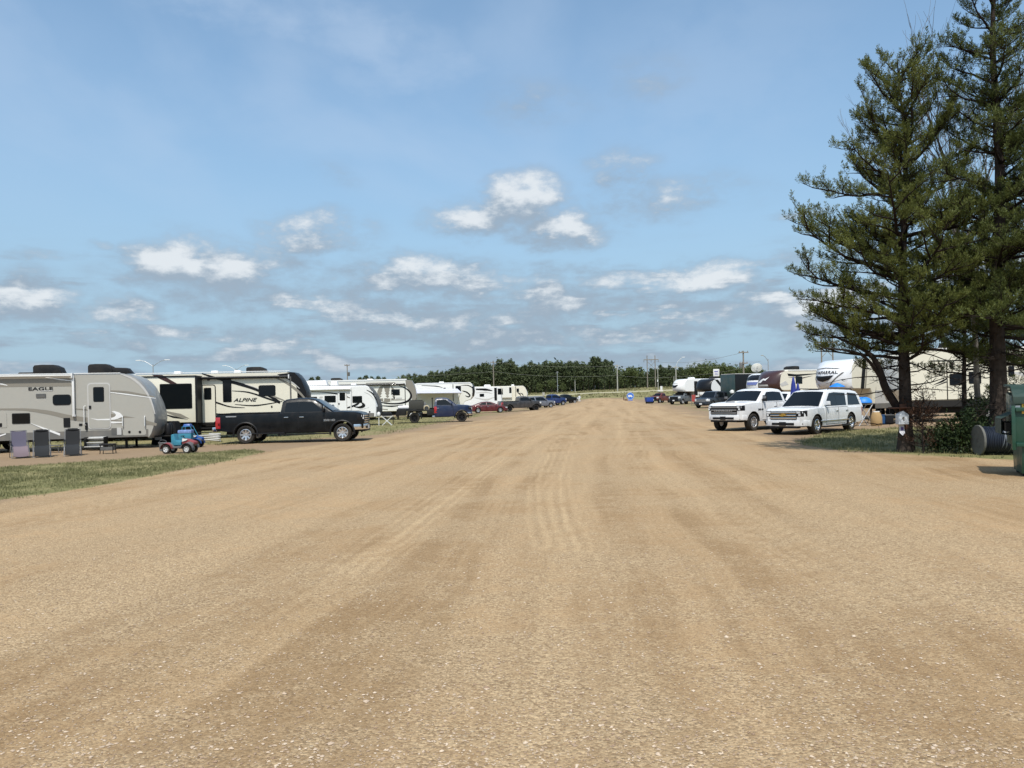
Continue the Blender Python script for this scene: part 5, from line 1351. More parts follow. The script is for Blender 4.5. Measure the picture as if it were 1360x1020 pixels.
    if bare:
        m = MB()
        for _ in range(bare if isinstance(bare, int) and bare > 1 else 26):
            z = rg.uniform(.9, first+1.2); a = rg.uniform(0, 2*PI); ln = rg.uniform(.6, 2.3)
            p = trunk(z); pts = [p]; d = Vector((math.cos(a), math.sin(a), rg.uniform(-.25, .25)))
            for i in range(5):
                d = (d + Vector((rg.uniform(-.3, .3), rg.uniform(-.3, .3), rg.uniform(-.22, .25)))).normalized(); pts.append(pts[-1]+d*ln/5)
            m.tube(pts, [.022*(1-.8*i/5) for i in range(6)], 4, cap=False)
            for i in (1, 2, 3, 4):
                for _k in range(3):
                    e = pts[i] + Vector((rg.uniform(-1, 1), rg.uniform(-1, 1), rg.uniform(-.7, .7)))*.42*rg.uniform(.3, 1.)
                    m.tube([pts[i], pts[i].lerp(e, .5)+Vector((0, 0, rg.uniform(-.04, .04))), e], [.008, .006, .003], 3, cap=False)
        m.build('dead_branches', [LIMB], root, sharp=0)
    return root

b1 = gp(1203, 600); s1 = F/b1.y
zpx = lambda y: H + (517-y)/s1
PROF1 = [(2.4, 2.6), (3.3, 3.1), (4.2, 2.9), (5.2, 3.3), (6.2, 3.25), (7.0, 2.6), (8.0, 2.15), (9.3, 2.2), (10.3, 1.5), (11.2, .95), (12.0, .45), (12.5, .2)]
pine('tall pine nearest the road with a pale box nailed to its trunk', (b1.x, b1.y, b1.z-.02), zpx(80), PROF1, 21, lean=(.12, .0), r0=.205, first=2.7, spacing=.40,
     limb=[([(0, 0, 1.0), (-.32, -.05, 1.45), (-.62, -.10, 1.95), (-.80, -.12, 2.5), (-1.15, -.1, 3.0), (-2.2, -.1, 3.5)], [.13, .12, .11, .09, .06, .02]), ([(-.70, -.1, 2.15), (-1.4, -.3, 2.9), (-2.6, -.4, 3.1)], [.06, .04, .012])],
     extra=[(2.75, 3.1, 2.9, .14), (3.1, 3.35, 3.2, .2), (4.6, 3.0, 3.75, .3), (5.3, 3.25, 3.8, .34), (5.6, 2.9, 3.3, .4), (7.6, 3.1, 3.0, .42), (7.9, 3.4, 2.5, .5), (9.1, 3.2, 2.3, .62), (9.0, 2.8, 1.9, .7), (4.0, 3.2, 3.3, .2), (3.5, 2.7, 2.9, .2), (3.6, .2, 2.4, .35), (5, .1, 2.6, .4), (3.3, 4.5, 2.9, .1), (3.6, 5.0, 2.8, .15), (3.9, 4.1, 2.9, .2), (4.6, 4.7, 2.8, .25), (4.2, 5.5, 2.6, .2)], bare=30)
b2 = gp(1327, 602)
PROF2 = [(3.6, 2.2), (4.6, 2.5), (6, 2.6), (7.5, 2.3), (9, 1.9), (10.5, 1.75), (12, 1.6), (13.2, 1.4), (14.5, .8), (15.6, .2)]
b2 = Vector((b2.x*1.02, b2.y*1.02, 0))
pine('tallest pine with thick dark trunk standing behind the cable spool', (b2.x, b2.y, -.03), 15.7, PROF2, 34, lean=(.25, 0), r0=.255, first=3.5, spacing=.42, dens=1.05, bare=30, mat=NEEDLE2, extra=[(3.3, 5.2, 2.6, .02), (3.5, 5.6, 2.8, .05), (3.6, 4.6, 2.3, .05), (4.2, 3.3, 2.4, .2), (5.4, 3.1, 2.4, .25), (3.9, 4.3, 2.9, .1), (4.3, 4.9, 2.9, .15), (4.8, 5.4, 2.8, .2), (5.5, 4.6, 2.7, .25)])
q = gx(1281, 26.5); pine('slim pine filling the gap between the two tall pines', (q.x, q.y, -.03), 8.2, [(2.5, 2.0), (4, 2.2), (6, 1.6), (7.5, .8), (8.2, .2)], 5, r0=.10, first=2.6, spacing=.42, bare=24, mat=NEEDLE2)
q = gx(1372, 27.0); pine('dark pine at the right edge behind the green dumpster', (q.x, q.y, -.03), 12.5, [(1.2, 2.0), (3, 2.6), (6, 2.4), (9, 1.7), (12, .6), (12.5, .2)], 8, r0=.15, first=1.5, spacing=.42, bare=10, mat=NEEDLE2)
# thin dead brown sapling
q = gp(1227, 602); DRY = foliage('dry_needles', (.030, .014, .008), (.085, .042, .022), .12)
pine('dead reddish brown sapling just right of the pine with the box', (q.x, q.y, -.02), 1.75, [(.3, .55), (.9, .6), (1.4, .4), (1.75, .1)], 12, r0=.04, first=.35, spacing=.16, bare=0, mat=DRY, dens=.5, name='dead_sapling', nn=6)

# bare deciduous tree between the pines
def bare_tree():
    rg = random.Random(4); q = gx(1301, 26); root = thing('bare_tree', 'leafless grey tree rising between the two tall pines', 'tree', (q.x, q.y, -.03)); m = MB(); tw = MB()
    def grow(p, d, ln, r, dep):
        n = 5; pts = [p]; dd = d.copy()
        for i in range(n):
            dd = (dd + Vector((rg.uniform(-.14, .14), rg.uniform(-.14, .14), rg.uniform(-.02, .12)))).normalized(); pts.append(pts[-1]+dd*ln/n)
        (m if dep < 2 else tw).tube(pts, [r*(1-.45*i/n) for i in range(n+1)], 7 if dep < 2 else 4, cap=False)
        if dep >= 5 or ln < .25: return
        for k in range(rg.choice((2, 3, 3))):
            i = rg.choice((2, 3, 4, 5)); a = rg.uniform(0, 2*PI)
            nd = (dd + Vector((math.cos(a)*.62, math.sin(a)*.62, rg.uniform(-.05, .25)))).normalized(); grow(pts[i], nd, ln*rg.uniform(.52, .72), r*.52, dep+1)
        grow(pts[-1], dd, ln*.66, r*.55, dep+1)
    grow(Vector((0, 0, 0)), Vector((-.03, 0, 1)), 5.4, .11, 0)
    for z, a in ((4.6, 3.0), (5.3, .4), (5.0, 3.3), (4.4, 2.6), (5.2, 2.9)): grow(Vector((-.1, 0, z)), Vector((math.cos(a)*.36, math.sin(a)*.3, 1)).normalized(), 3.1, .045, 1)
    m.build('trunk', DEADWOOD, root, sharp=0); tw.build('twigs', DEADWOOD, root, sharp=0)
bare_tree()

# low shrubs
def leaves(n, c, rx, ry, rz_, sz, rg=RNG, up=.2):
    P = rg.normal(0, 1, (n, 3)); P /= np.linalg.norm(P, axis=1, keepdims=True); P *= rg.random((n, 1))**.4
    lump = 1+.35*np.sin(P[:, :1]*7+c[0]*3)*np.cos(P[:, 1:2]*6+c[1])
    P = P*lump*[rx, ry, rz_]+c
    a = rg.normal(0, 1, (n, 3)); a /= np.linalg.norm(a, axis=1, keepdims=True); b = np.cross(a, rg.normal(0, 1, (n, 3))); b /= np.linalg.norm(b, axis=1, keepdims=True)
    s = sz*rg.uniform(.5, 1.2, (n, 1))
    return np.stack([P-a*s, P+b*s*.5, P+a*s, P-b*s*.5], 1).reshape(-1, 3)
SHRUB = foliage('shrub_leaves', (.012, .024, .007), (.045, .066, .020), .2)
for i, (px, py, rx, rz_, lab) in enumerate([(1287, 603, .75, .62, 'dense low green shrub left of the cable spool'), (1255, 601, .45, .40, 'small ragged shrub between the dead sapling and the dense shrub'), (1316, 590, .6, .85, 'taller thin shrub growing around the thick pine trunk')]):
    q = gp(px, py); r_ = thing('shrub', lab, 'shrub', (q.x, q.y+.3, q.z), 0, 'shrubs under the pines')
    tri_mesh('foliage', leaves(2600 if i != 1 else 900, np.array([0, 0, rz_*.9]), rx, .6, rz_, .055), SHRUB, r_, per=4)
    m = MB()
    for k in range(9):
        a = random.uniform(0, 2*PI); d = Vector((math.cos(a)*rx*.7, math.sin(a)*.4, rz_*1.6)); m.tube([(0, 0, -.02), tuple(d*.5+Vector((.03, 0, .1))), tuple(d)], [.014, .01, .004], 4)
    m.build('stems', BARKR, r_, sharp=0)

# ---------------------------------------------------------------- the tree line beyond the field
FARG = foliage('far_pine_foliage', (.034, .050, .022), (.105, .128, .056), .12, .75)
FARD = foliage('far_leaf_foliage', (.045, .066, .022), (.135, .16, .056), .2, .7)
def clump(P, n, sz, rg):
    m = len(P); P = np.repeat(P, n, 0); P = P + rg.normal(0, sz*.42, P.shape); k = len(P)
    a = rg.normal(0, 1, (k, 3)); a /= np.linalg.norm(a, axis=1, keepdims=True); b = np.cross(a, rg.normal(0, 1, (k, 3))); b /= np.linalg.norm(b, axis=1, keepdims=True)
    s = sz*rg.uniform(.25, .55, (k, 1)); return np.stack([P-a*s, P+b*s*.6, P+a*s, P-b*s*.6], 1).reshape(-1, 3)
def far_tree(kind, seed):
    """10 m tall prototype"""
    rg = np.random.default_rng(seed); r_ = random.Random(seed); P = []
    if kind == 'pine':
        for i in range(135):
            z = 2.2+7.6*(r_.random()**.85); w_ = (1.9*(1-((z-3.2)/7.0)**2)**.5 if z > 3.2 else 1.5)*(1+.3*math.sin(z*3+seed)); a = r_.uniform(0, 2*PI); q = w_*math.sqrt(r_.uniform(.15, 1))
            P.append((q*math.cos(a), q*math.sin(a), z+.2*q))
        P += [(r_.gauss(0, .12), r_.gauss(0, .12), 9.4+.5*k/4) for k in range(5)]
        V = clump(np.array(P), 8, .66, rg)
    else:
        cs = [(r_.uniform(-1.8, 1.8), r_.uniform(-1.6, 1.6), r_.uniform(3., 8.3), r_.uniform(1.0, 1.7)) for _ in range(13)]
        for c in cs:
            for _ in range(16):
                d = Vector((r_.gauss(0, 1), r_.gauss(0, 1), r_.gauss(0, 1))).normalized()*c[3]; P.append((c[0]+d.x, c[1]+d.y, c[2]+d.z*.85))
        V = clump(np.array(P), 7, .62, rg)
    return V
protos = []
for kind, sd in (('pine', 1), ('pine', 2), ('pine', 3), ('leafy', 4), ('leafy', 5)):
    o = thing('pine_tree' if kind == 'pine' else 'leafy_tree', 'x', 'tree')
    tri_mesh('crown', far_tree(kind, sd), FARG if kind == 'pine' else FARD, o, per=4)
    m = MB(); m.tube([(0, 0, -.2), (.05, 0, 4), (0, .05, 9.2)], [.17, .12, .03], 6); m.build('trunk', BARK, o, sharp=0); protos.append(o)
TOP = [(470, 503), (500, 503), (535, 500), (548, 497), (560, 499), (575, 494), (590, 493), (604, 490), (618, 492), (628, 486), (640, 485), (652, 488), (665, 480), (680, 482), (690, 487), (702, 484), (716, 486), (727, 478), (733, 481), (740, 474), (750, 483), (765, 481), (775, 484), (785, 478), (800, 480), (808, 477), (813, 484), (816, 494), (822, 492), (830, 488), (845, 486), (853, 492), (858, 496), (866, 492), (876, 488), (890, 489), (905, 488), (920, 486), (930, 482), (950, 481), (970, 483), (985, 487), (998, 484), (1010, 490), (1030, 497), (1060, 500), (1100, 500)]
rg = random.Random(77); used = set(); n = 0
def place(px, Y, ytop, leafy, lab, grp, jit=0.):
    d = at(px, ytop, Y); zb = gz(d.x, Y) - .1; h = d.z - zb
    if h < 1.5: return
    k = rg.choice((3, 4)) if leafy else rg.choice((0, 1, 2))
    o = protos[k] if k not in used else copy_tree(protos[k]); used.add(k)
    o.location = (d.x, Y, zb); s_ = h/10; o.scale = (s_*rg.uniform(.85, 1.15)*(1.15 if leafy else 1), s_*1.05, s_); o.rotation_euler = (0, 0, rg.uniform(0, 2*PI)); o['label'] = lab; o['group'] = grp
px = 560
while px < 1010:
    yt = float(np.interp(px, [a for a, b in TOP], [b for a, b in TOP])); leafy = 915 < px < 1000 or 828 < px < 850
    place(px, 246+rg.uniform(0, 5), yt+rg.choice((-3, -1, 0, 1, 3, 6)), leafy, 'green rounded leafy tree in the far tree line' if leafy else 'dark pine in the front of the far tree line', 'leafy trees of the far tree line' if leafy else 'pines of the far tree line')
    px += rg.uniform(4.5, 8.5)
px = 545
while px < 1020:
    yt = float(np.interp(px, [a for a, b in TOP], [b for a, b in TOP])); leafy = 910 < px < 1005
    place(px, 258+rg.uniform(0, 8), yt+rg.choice((0, 2, 4, 7)), leafy, 'green rounded leafy tree in the far tree line' if leafy else 'dark pine in the front of the far tree line', 'leafy trees of the far tree line' if leafy else 'pines of the far tree line')
    px += rg.uniform(6, 10)
for px, yt in ((414, 503), (422, 502), (478, 503), (486, 500.5), (494, 502), (502, 501.5), (510, 502.5), (536, 500), (543, 498.5), (551, 498)): place(px, 300, yt-1, False, 'distant pine showing above the camper roofs on the left', 'distant pines above the left campers')
for px, yt in ((1012, 489), (1022, 496), (1034, 498)): place(px, 262, yt, True, 'small leafy tree beyond the dish and streetlight on the right', 'small trees beyond the right campers')
for px, Y, yt in ((733, 238, 503), (716, 239, 507), (748, 240, 508)): place(px, Y, yt, True, 'low leafy tree in front of the far pines', 'low trees in front of the far pines')
# the wood behind
def wood_mass():
    V = []; g2 = np.random.default_rng(9); P = []
    for px in np.arange(520, 1130, 1.3):
        yt = float(np.interp(px, [a for a, b in TOP], [b for a, b in TOP])); Y = 278+g2.uniform(-6, 6); top = at(px, yt+7, Y); zb = gz(top.x, Y)
        for z in np.linspace(zb, max(top.z, zb+1), 6): P.append((top.x+g2.normal(0, .5), Y+g2.normal(0, 1.5), z+g2.normal(0, .4)))
    V1 = clump(np.array(P), 9, 1.5, g2); P = []
    for px in np.arange(540, 1130, .9):
        Y = 256+g2.uniform(-5, 5); x = (px-CX)/F*Y
        for z in g2.uniform(0, 2.2, 2): P.append((x, Y, gz(x, Y)+z))
    return np.vstack([V1, clump(np.array(P), 7, 1.0, g2)])
tag(tri_mesh('woodland', wood_mass(), FARG, per=4), 'dark pine wood behind the far tree line', 'woodland', kind='stuff')
# rough grass tussocks on the far bank
def tussocks():
    g2 = np.random.default_rng(3); n = 2600; X = g2.uniform(-8, 95, n); Y = g2.uniform(166, 244, n); kk = np.abs(Y-196-.05*X) > 6; X, Y = X[kk], Y[kk]; n = len(X); P = np.stack([X, Y, terr(X, Y)], -1); m = 5
    P = np.repeat(P, m, 0); k = len(P); a = g2.uniform(0, 2*PI, k); h = g2.uniform(.08, .30, k); o = g2.normal(0, .25, (k, 2)); P[:, :2] += o; w_ = .12
    return np.stack([P+np.stack([-np.sin(a)*w_, np.cos(a)*w_, 0*a], -1), P+np.stack([np.sin(a)*w_, -np.cos(a)*w_, 0*a], -1), P+np.stack([np.cos(a)*.15, np.sin(a)*.15, h], -1)], 1).reshape(-1, 3)
tag(tri_mesh('field_grass', tussocks(), foliage('dry_grass', (.085, .085, .032), (.24, .21, .105), .3)), 'rough dry grass on the bank below the far trees', 'grass', kind='stuff')
# ---------------------------------------------------------------- camp furniture, left
MAUVE = M('mauve_mesh_fabric', (.090, .082, .118), rough=.85, var=.15, scale=40)
CHARC = M('charcoal_mesh_fabric', (.0055, .006, .007), rough=.85, var=.25, scale=40)
CHARL = M('slate_mesh_fabric', (.011, .0125, .0145), rough=.85, var=.2, scale=40)
TUBEG = M('grey_powder_coat', (.16, .16, .165), rough=.4, metal=.3)
def lounger(px, py, label, fab, fab2, tint, rz=0., pillow=True, kick=0.):
    q = gp(px, py); t = thing('reclining_chair', label, 'camp chair', (q.x, q.y+.45, q.z), rad(rz), 'reclining camp chairs in front of the taupe trailer')
    W2 = .27; t.scale = (.88, 1, 1)
    # facing the road (towards -y): seat sling, back sling leaning away
    def sling(name, pts, mat, w_=W2):
        R_ = []
        for y, z in pts: R_.append([(x*w_, y, z - .025*(1-x*x)) for x in np.linspace(-1, 1, 7)])
        m = MB(); m.grid(R_); R2 = [[(x, y+.012, z-.012) for x, y, z in r_] for r_ in R_]; m.grid(R2[::-1]); return m.build(name, mat, t, recalc=False)
    B = [(.02, .44), (.08, .55), (.13, .70), (.19, .88), (.24, 1.02)]; K = [(.02, .44), (-.12, .45), (-.28, .44-kick*.2), (-.42, .36), (-.50-kick, .20), (-.54-kick, .08)]
    sling('backrest', B, fab); sling('seat', K, fab2)
    if pillow:
        m = MB(); m.lathe([(0, -.22), (.055, -.20), (.065, 0), (.055, .20), (0, .22)], (0, .26, .99), 'x', 10); m.build('headrest', fab, t)
    f = MB()
    for sg in (1, -1):
        x = sg*(W2+.025)
        f.tube([(x, y, z) for y, z in B], .014, 6); f.tube([(x, y, z) for y, z in K], .014, 6)
        f.tube([(x+sg*.035, -.46, .01), (x+sg*.035, -.05, .50), (x+sg*.035, .10, .60)], .013, 6); f.tube([(x+sg*.035, .46, .01), (x+sg*.035, .05, .42), (x+sg*.035, -.22, .60)], .013, 6)
    f.tube([(-W2-.03, B[-1][0], B[-1][1]), (W2+.03, B[-1][0], B[-1][1])], .014, 6); f.tube([(-W2-.06, -.46, .015), (W2+.06, -.46, .015)], .013, 6); f.tube([(-W2-.06, .46, .015), (W2+.06, .46, .015)], .013, 6)
    f.build('frame', tint, t)
    for sg in (1, -1):
        m = MB(); m.box((sg*(W2+.06), -.06, .62), (.055, .46, .025)); m.build('armrest', BLK, t, bevel=.01)
    return t
lounger(16, 609, 'mauve reclining camp chair with faded pink seat', MAUVE, M('faded_pink_fabric', (.165, .125, .142), rough=.9, var=.15, scale=40), TUBEG, 38, False, .06)
lounger(46, 608, 'charcoal reclining camp chair next to the mauve one', CHARC, CHARL, TUBEG, 32)
lounger(88, 606, 'charcoal reclining camp chair standing alone left of the trailer steps', CHARC, CHARL, TUBEG, 28)
q = gp(65, 602); t = thing('side_table', 'low dark folding table between the two charcoal reclining chairs', 'table', (q.x, q.y+.3, q.z), rad(12))
m = MB(); m.box((0, 0, .30), (.62, .42, .03)); m.build('table_top', DGREY, t, bevel=.008)
for x, y in ((-.26, -.16), (.26, -.16), (.26, .16), (-.26, .16)):
    m = MB(); m.tube([(x, y, 0), (x*.9, y, .29)], .014, 6); m.build('leg', TUBEG, t)
q = gp(140, 603); t = thing('footstool', 'black folding stool in front of the trailer steps', 'stool', (q.x, q.y+.2, q.z), rad(8))
m = MB(); m.box((0, 0, .36), (.52, .38, .07)); m.build('seat', BLK, t, bevel=.02)
m = MB(); m.box((0, -.02, .20), (.46, .30, .14)); m.build('shelf', DGREY, t, bevel=.01)
for x, y in ((-.22, -.15), (.22, -.15), (.22, .15), (-.22, .15)):
    m = MB(); m.tube([(x*1.1, y*1.1, 0), (x, y, .33)], .016, 6); m.build('leg', BLK, t)
# ride-on toy cars
TOYR = M('faded_red_plastic', (.24, .045, .045), rough=.55, var=.15); TOYG = M('grey_plastic', (.115, .11, .115), rough=.6, var=.15); TOYB = M('blue_plastic', (.012, .075, .28), rough=.4, var=.2); TOYT = M('teal_decal', (.035, .19, .27), rough=.45, var=.3)
def toy(px, py, Y, label, kind, rz):
    q = gp(px, py); t = thing('ride_on_toy', label, 'toy car', (q.x, q.y+.35, q.z), rad(rz), 'ride-on toys behind the black pickup')
    t.scale = (.88, .9, .9) if kind == 0 else (.78, .85, .86)
    fen = TOYR if kind == 0 else TOYB
    for x in (-.46, .46):
        for sg in (1, -1): wheel(t, (x, sg*.30, .18), .18, .16, sg, WHT if kind == 0 else CHR, 5 if kind == 0 else 9, .62)
    m = MB(); m.prism([(-.62, .30), (-.25, .22), (.25, .22), (.66, .30), (.72, .42), (.55, .50), (.22, .40), (.10, .30), (-.16, .30), (-.24, .42), (-.62, .46)], -.22, .22); m.build('chassis', TOYG, t, bevel=.02)
    for x, nm in ((-.46, 'rear_fender'), (.46, 'front_fender')):
        for sg in (1, -1):
            m = MB(); R_ = []
            for a in np.linspace(.1, PI-.1, 9): R_.append([(x+.25*math.cos(a), sg*(.16+.22*k), .20+.27*math.sin(a)*(1-.1*k)) for k in (0, .5, 1)])
            m.grid(R_); R2 = [[(a, b, c-.025) for a, b, c in r_] for r_ in R_]; m.grid(R2[::-1])
            m.build(nm, fen if (x < 0 or kind) else TOYG, t, recalc=False)
    m = MB(); m.prism([(-.30, .40), (-.30, .80), (-.18, .84), (-.10, .55), (.14, .50), (.14, .34), (-.2, .34)], -.20, .20); m.build('seat', TOYT if kind == 0 else TOYB, t, bevel=.03)
    m = MB(); m.prism([(.18, .40), (.18, .62), (.40, .60), (.72, .48), (.74, .36)], -.20, .20); m.build('hood', TOYR if kind == 0 else TOYB, t, bevel=.04)
    m = MB(); m.prism([(.22, .64), (.46, .60), (.40, .55), (.22, .50)], -.235, -.225); m.build('decal', WHT, t)
    m = MB()
    if kind:
        for sg in (1, -1): m.tube([(-.35, sg*.24, .45), (-.32, sg*.24, 1.05), (.10, sg*.22, 1.08), (.36, sg*.22, .60)], .022, 6)
        m.build('roll_bar', TOYT, t)
        m = MB(); m.box((-.1, 0, 1.12), (.42, .44, .15), taper=.75); m.build('toy_roof', TOYB, t, bevel=.03)
    else:
        m.tube([(.24, 0, .60), (.14, 0, .74)], .02, 6); m.tube([(.13, -.15, .73), (.13, .15, .73)], .018, 6); m.build('handlebar', BLK, t)
    return t
toy(234, 602.5, 30, 'red and grey ride-on quad toy with white wheels', 0, -2)
toy(248, 595, 31, 'blue ride-on jeep toy behind the red quad toy', 1, 4)
q = gp(212, 600); t = thing('bucket', 'grey plastic bucket behind the rear wheel of the red quad toy', 'bucket', (q.x, q.y+.3, q.z))
m = MB(); m.lathe([(0, 0), (.12, 0), (.155, .32), (.175, .33), (.175, .36), (.145, .36), (.11, .03), (0, .03)], (0, 0, 0), 'z', 18); m.build('pail', GREY, t)
m = MB(); m.tube([(.16*math.cos(a), 0, .34+.02*math.sin(a)+.1*math.sin(a)) for a in np.linspace(0, PI, 9)], .008, 5); m.build('handle', GREY, t)
q = gp(238, 597); t = thing('cooler', 'blue and white patterned cooler box behind the red quad toy', 'cooler', (q.x, q.y+.7, q.z), rad(5))
m = MB(); m.box((0, 0, .47), (.52, .36, .38), taper=1.04); m.build('bin', TOYT, t, bevel=.03)
m = MB(); m.box((0, 0, .72), (.56, .40, .14)); m.build('lid', M('pale_blue_plastic', (.16, .24, .46), rough=.5, var=.6, scale=18), t, bevel=.03)
m = MB(); m.box((0, 0, .14), (.5, .36, .28)); m.build('stand', BLK, t)
q = gp(302, 588); t = thing('coiled_hose', 'coil of pale silver hose on the grass behind the black pickup', 'hose', (q.x-1.2, 37.6, gz(q.x, 37.6)))
m = MB(); m.tube([((.40+.03*math.sin(k*.7))*math.cos(k*.35)*(1.3), .3*math.sin(k*.35), .05+.006*k) for k in range(60)], .035, 6); m.build('hose', SILV, t)
# dark gear between the two campers
q = at(213, 575, 36.5); t = thing('generator_box', 'pile of dark camping gear under a black cover by the toy cars', 'gear', (q.x+.35, q.y, gz(q.x, q.y)))
m = MB(); m.box((0, 0, .55), (1.3, .8, 1.1), taper=.72); m.box((.75, .1, .35), (.7, .6, .7), taper=.8); m.build('cover', M('black_tarp', (.012, .012, .013), rough=.8, spec=.1, bump=.6, bscale=7), t, bevel=.08)
m = MB(); m.box((-.25, -.44, .35), (.30, .04, .22)); m.build('licence_plate', WHT, t)
# grill on crossed legs
q = gp(513.5, 565); t = thing('grill', 'small black grill on white crossed folding legs between campers', 'grill', (q.x, q.y+.3, q.z), rad(4))
m = MB()
for y in (-.22, .22): m.tube([(-.36, y, 0), (.36, y, .66)], .028, 6); m.tube([(.36, y, 0), (-.36, y, .66)], .028, 6)
m.box((0, 0, .68), (.95, .5, .03)); m.build('folding_stand', WHT, t)
m = MB(); m.prism([(-.36, .70), (.36, .70), (.36, .82), (.26, .98), (-.26, .98), (-.36, .82)], -.22, .22); m.build('lid', BLK, t, bevel=.03)
m = MB(); m.lathe([(0, 0), (.10, .01), (.12, .06), (.12, .22), (.07, .30), (0, .31)], (-.62, .1, .70), 'z', 12); m.tube([(-.62, .1, .0), (-.62, .1, .7)], .03, 6); m.build('gas_bottle', WHT, t)

# ---------------------------------------------------------------- right foreground
# pale box on the pine, with its brown board and a leaflet
BOARD = M('rust_brown_board', (.12, .052, .030), rough=.85, var=.3, bump=.3)
t = thing('info_box', 'pale plastic leaflet box on a brown board nailed to the pine', 'box', (b1.x-.13, b1.y-.24, b1.z))
k = 1/s1
zc = lambda y: H+(517-y)*k
m = MB(); m.box((-.03, .02, (zc(536)+zc(569))/2), (.20, .05, zc(536)-zc(569))); m.build('board', BOARD, t, bevel=.008)
m = MB(); m.box((-.16, -.02, zc(541)), (.50, .34, .025)); m.build('shelf_roof', BOARD, t, bevel=.006)
m = MB(); z0, z1 = zc(562.5), zc(547); m.prism([(-.28, z0), (.02, z0), (.02, z1-.06), (-.13, z1+.04), (-.28, z1-.06)], -.20, -.01); bx = m.build('box', M('pale_grey_plastic', (.50, .53, .56), rough=.4, var=.1), t, bevel=.012)
m = MB(); m.prism([(-.20, z0+.12), (-.16, z0+.22), (-.11, z0+.22), (-.11, z0+.10), (-.15, z0+.10), (-.15, z0+.16)], -.205, -.203); m.build('mark', DGREY, bx)
m = MB(); m.add([(-.20, -.06, z0), (-.06, -.06, z0), (-.05, -.09, z0-.26), (-.12, -.10, z0-.33), (-.20, -.08, z0-.24), (-.20, -.055, z0), (-.06, -.055, z0), (-.05, -.085, z0-.26), (-.12, -.095, z0-.33), (-.20, -.075, z0-.24)], [(0, 1, 2, 3, 4), (9, 8, 7, 6, 5)] + [(i, i+5, (i+1) % 5+5, (i+1) % 5) for i in range(5)])
lf = m.build('leaflet', M('printed_paper', (.62, .62, .66), rough=.7, var=.3, scale=22), t, sharp=0)
m = MB(); m.box((-.125, -.088, z0-.13), (.07, .006, .10)); m.build('print', M('purple_print', (.10, .07, .22), rough=.7, var=.5, scale=30), lf)

# cable spool
CABLE = M('dark_blue_cable', (.016, .022, .036), rough=.45, var=.3); SPW = M('weathered_grey_wood', (.115, .114, .102), rough=.9, var=.25, bump=.5, bscale=18)
q = gp(1321, 606); t = thing('cable_spool', 'big wooden spool wound with dark blue cable beside the dumpster', 'cable spool', (q.x+.45, q.y+.35, q.z), rad(-7))
RS = .41
for x in (-.62, .62):
    m = MB(); m.lathe([(0, x-.03), (RS-.01, x-.03), (RS, x-.02), (RS, x+.02), (RS-.01, x+.03), (0, x+.03)], (0, 0, RS), 'x', 36); fl = m.build('flange', SPW, t)
    m = MB(); m.lathe([(0, x-.038), (.07, x-.038), (.07, x+.038), (0, x+.038)], (0, 0, RS), 'x', 14)
    for k in range(6): m.lathe([(0, x-.036), (.016, x-.036), (.016, x-.03)], (0, .2*math.cos(k*PI/3), RS+.2*math.sin(k*PI/3)), 'x', 8)
    m.build('hub', DGREY, fl)
m = MB(); nT = 27
for k in range(nT):
    x = -.57+1.14*k/(nT-1); R0 = .345+random.uniform(-.008, .012)
    m.lathe([(R0-.02, x-.02), (R0+.006, x-.016), (R0+.02, x), (R0+.006, x+.016), (R0-.02, x+.02)], (0, 0, RS), 'x', 32)
m.build('cable', CABLE, t)
m = MB()
for x0, x1 in ((-.16, -.02), (.02, .08), (.22, .36), (.34, .46), (-.05, -.2)):
    m.tube([(x0+(x1-x0)*i/14+random.uniform(-.006, .006), .382*math.cos(PI/2+PI*.98*i/14), RS+.382*math.sin(PI/2-.3+PI*.9*i/14+.3)) for i in range(15)], .013, 6)
m.build('loose_cable', M('pale_cable', (.16, .18, .21), rough=.45, var=.2), t)

# dumpster
DG = M('green_enamel', (.003, .046, .026), rough=.42, var=.15, coat=.2, dust=.25, dustcol=(.07, .085, .065)); DL = M('faded_green_lid', (.018, .042, .033), rough=.5, var=.15, dust=.3, dustcol=(.08, .10, .085))
Yd = 15.6; c = at(1349.5, 590, Yd); t = thing('dumpster', 'dark green front load dumpster with sloped lid at the right edge', 'dumpster', (c.x, Yd, gz(c.x, Yd)), rad(-26))
kz = Yd/F; zz = lambda y: H+(513.8-y)*kz
zl, zm, zp = zz(514), zz(528), zz(595)
Wd, Dd = 1.85, 1.35
m = MB(); side = [(0, zp), (0, zm), (Dd, zz(512)), (Dd, zp)]           # (y, z)
m.prism([(0, .62), (0, zm-.02), (Dd, zm+.10), (Dd, .62)], 0, Wd, 'yz'); m.prism([(.10, .06), (0, .62), (Dd, .62), (Dd-.14, .06)], .10, Wd-.10, 'yz')
bd = m.build('body', DG, t, bevel=.015)
m = MB(); m.prism([(-.05, zm-.13), (-.05, zm+.02), (.30, zz(512.5)), (Dd+.03, zz(510)), (Dd+.03, zz(510)-.05), (.30, zz(512.5)-.05), (-.01, zm-.13)], -.04, Wd+.04, 'yz'); m.build('lid', DL, t, bevel=.012)
m = MB()
for x in (-.035, Wd+.035): m.box((x, .02, 1.0), (.07, .10, .9))
m.box((Wd/2, -.03, zm-.24), (Wd, .07, .08)); m.box((Wd/2, -.025, .66), (Wd, .06, .08)); m.build('rib', DG, bd, bevel=.008)
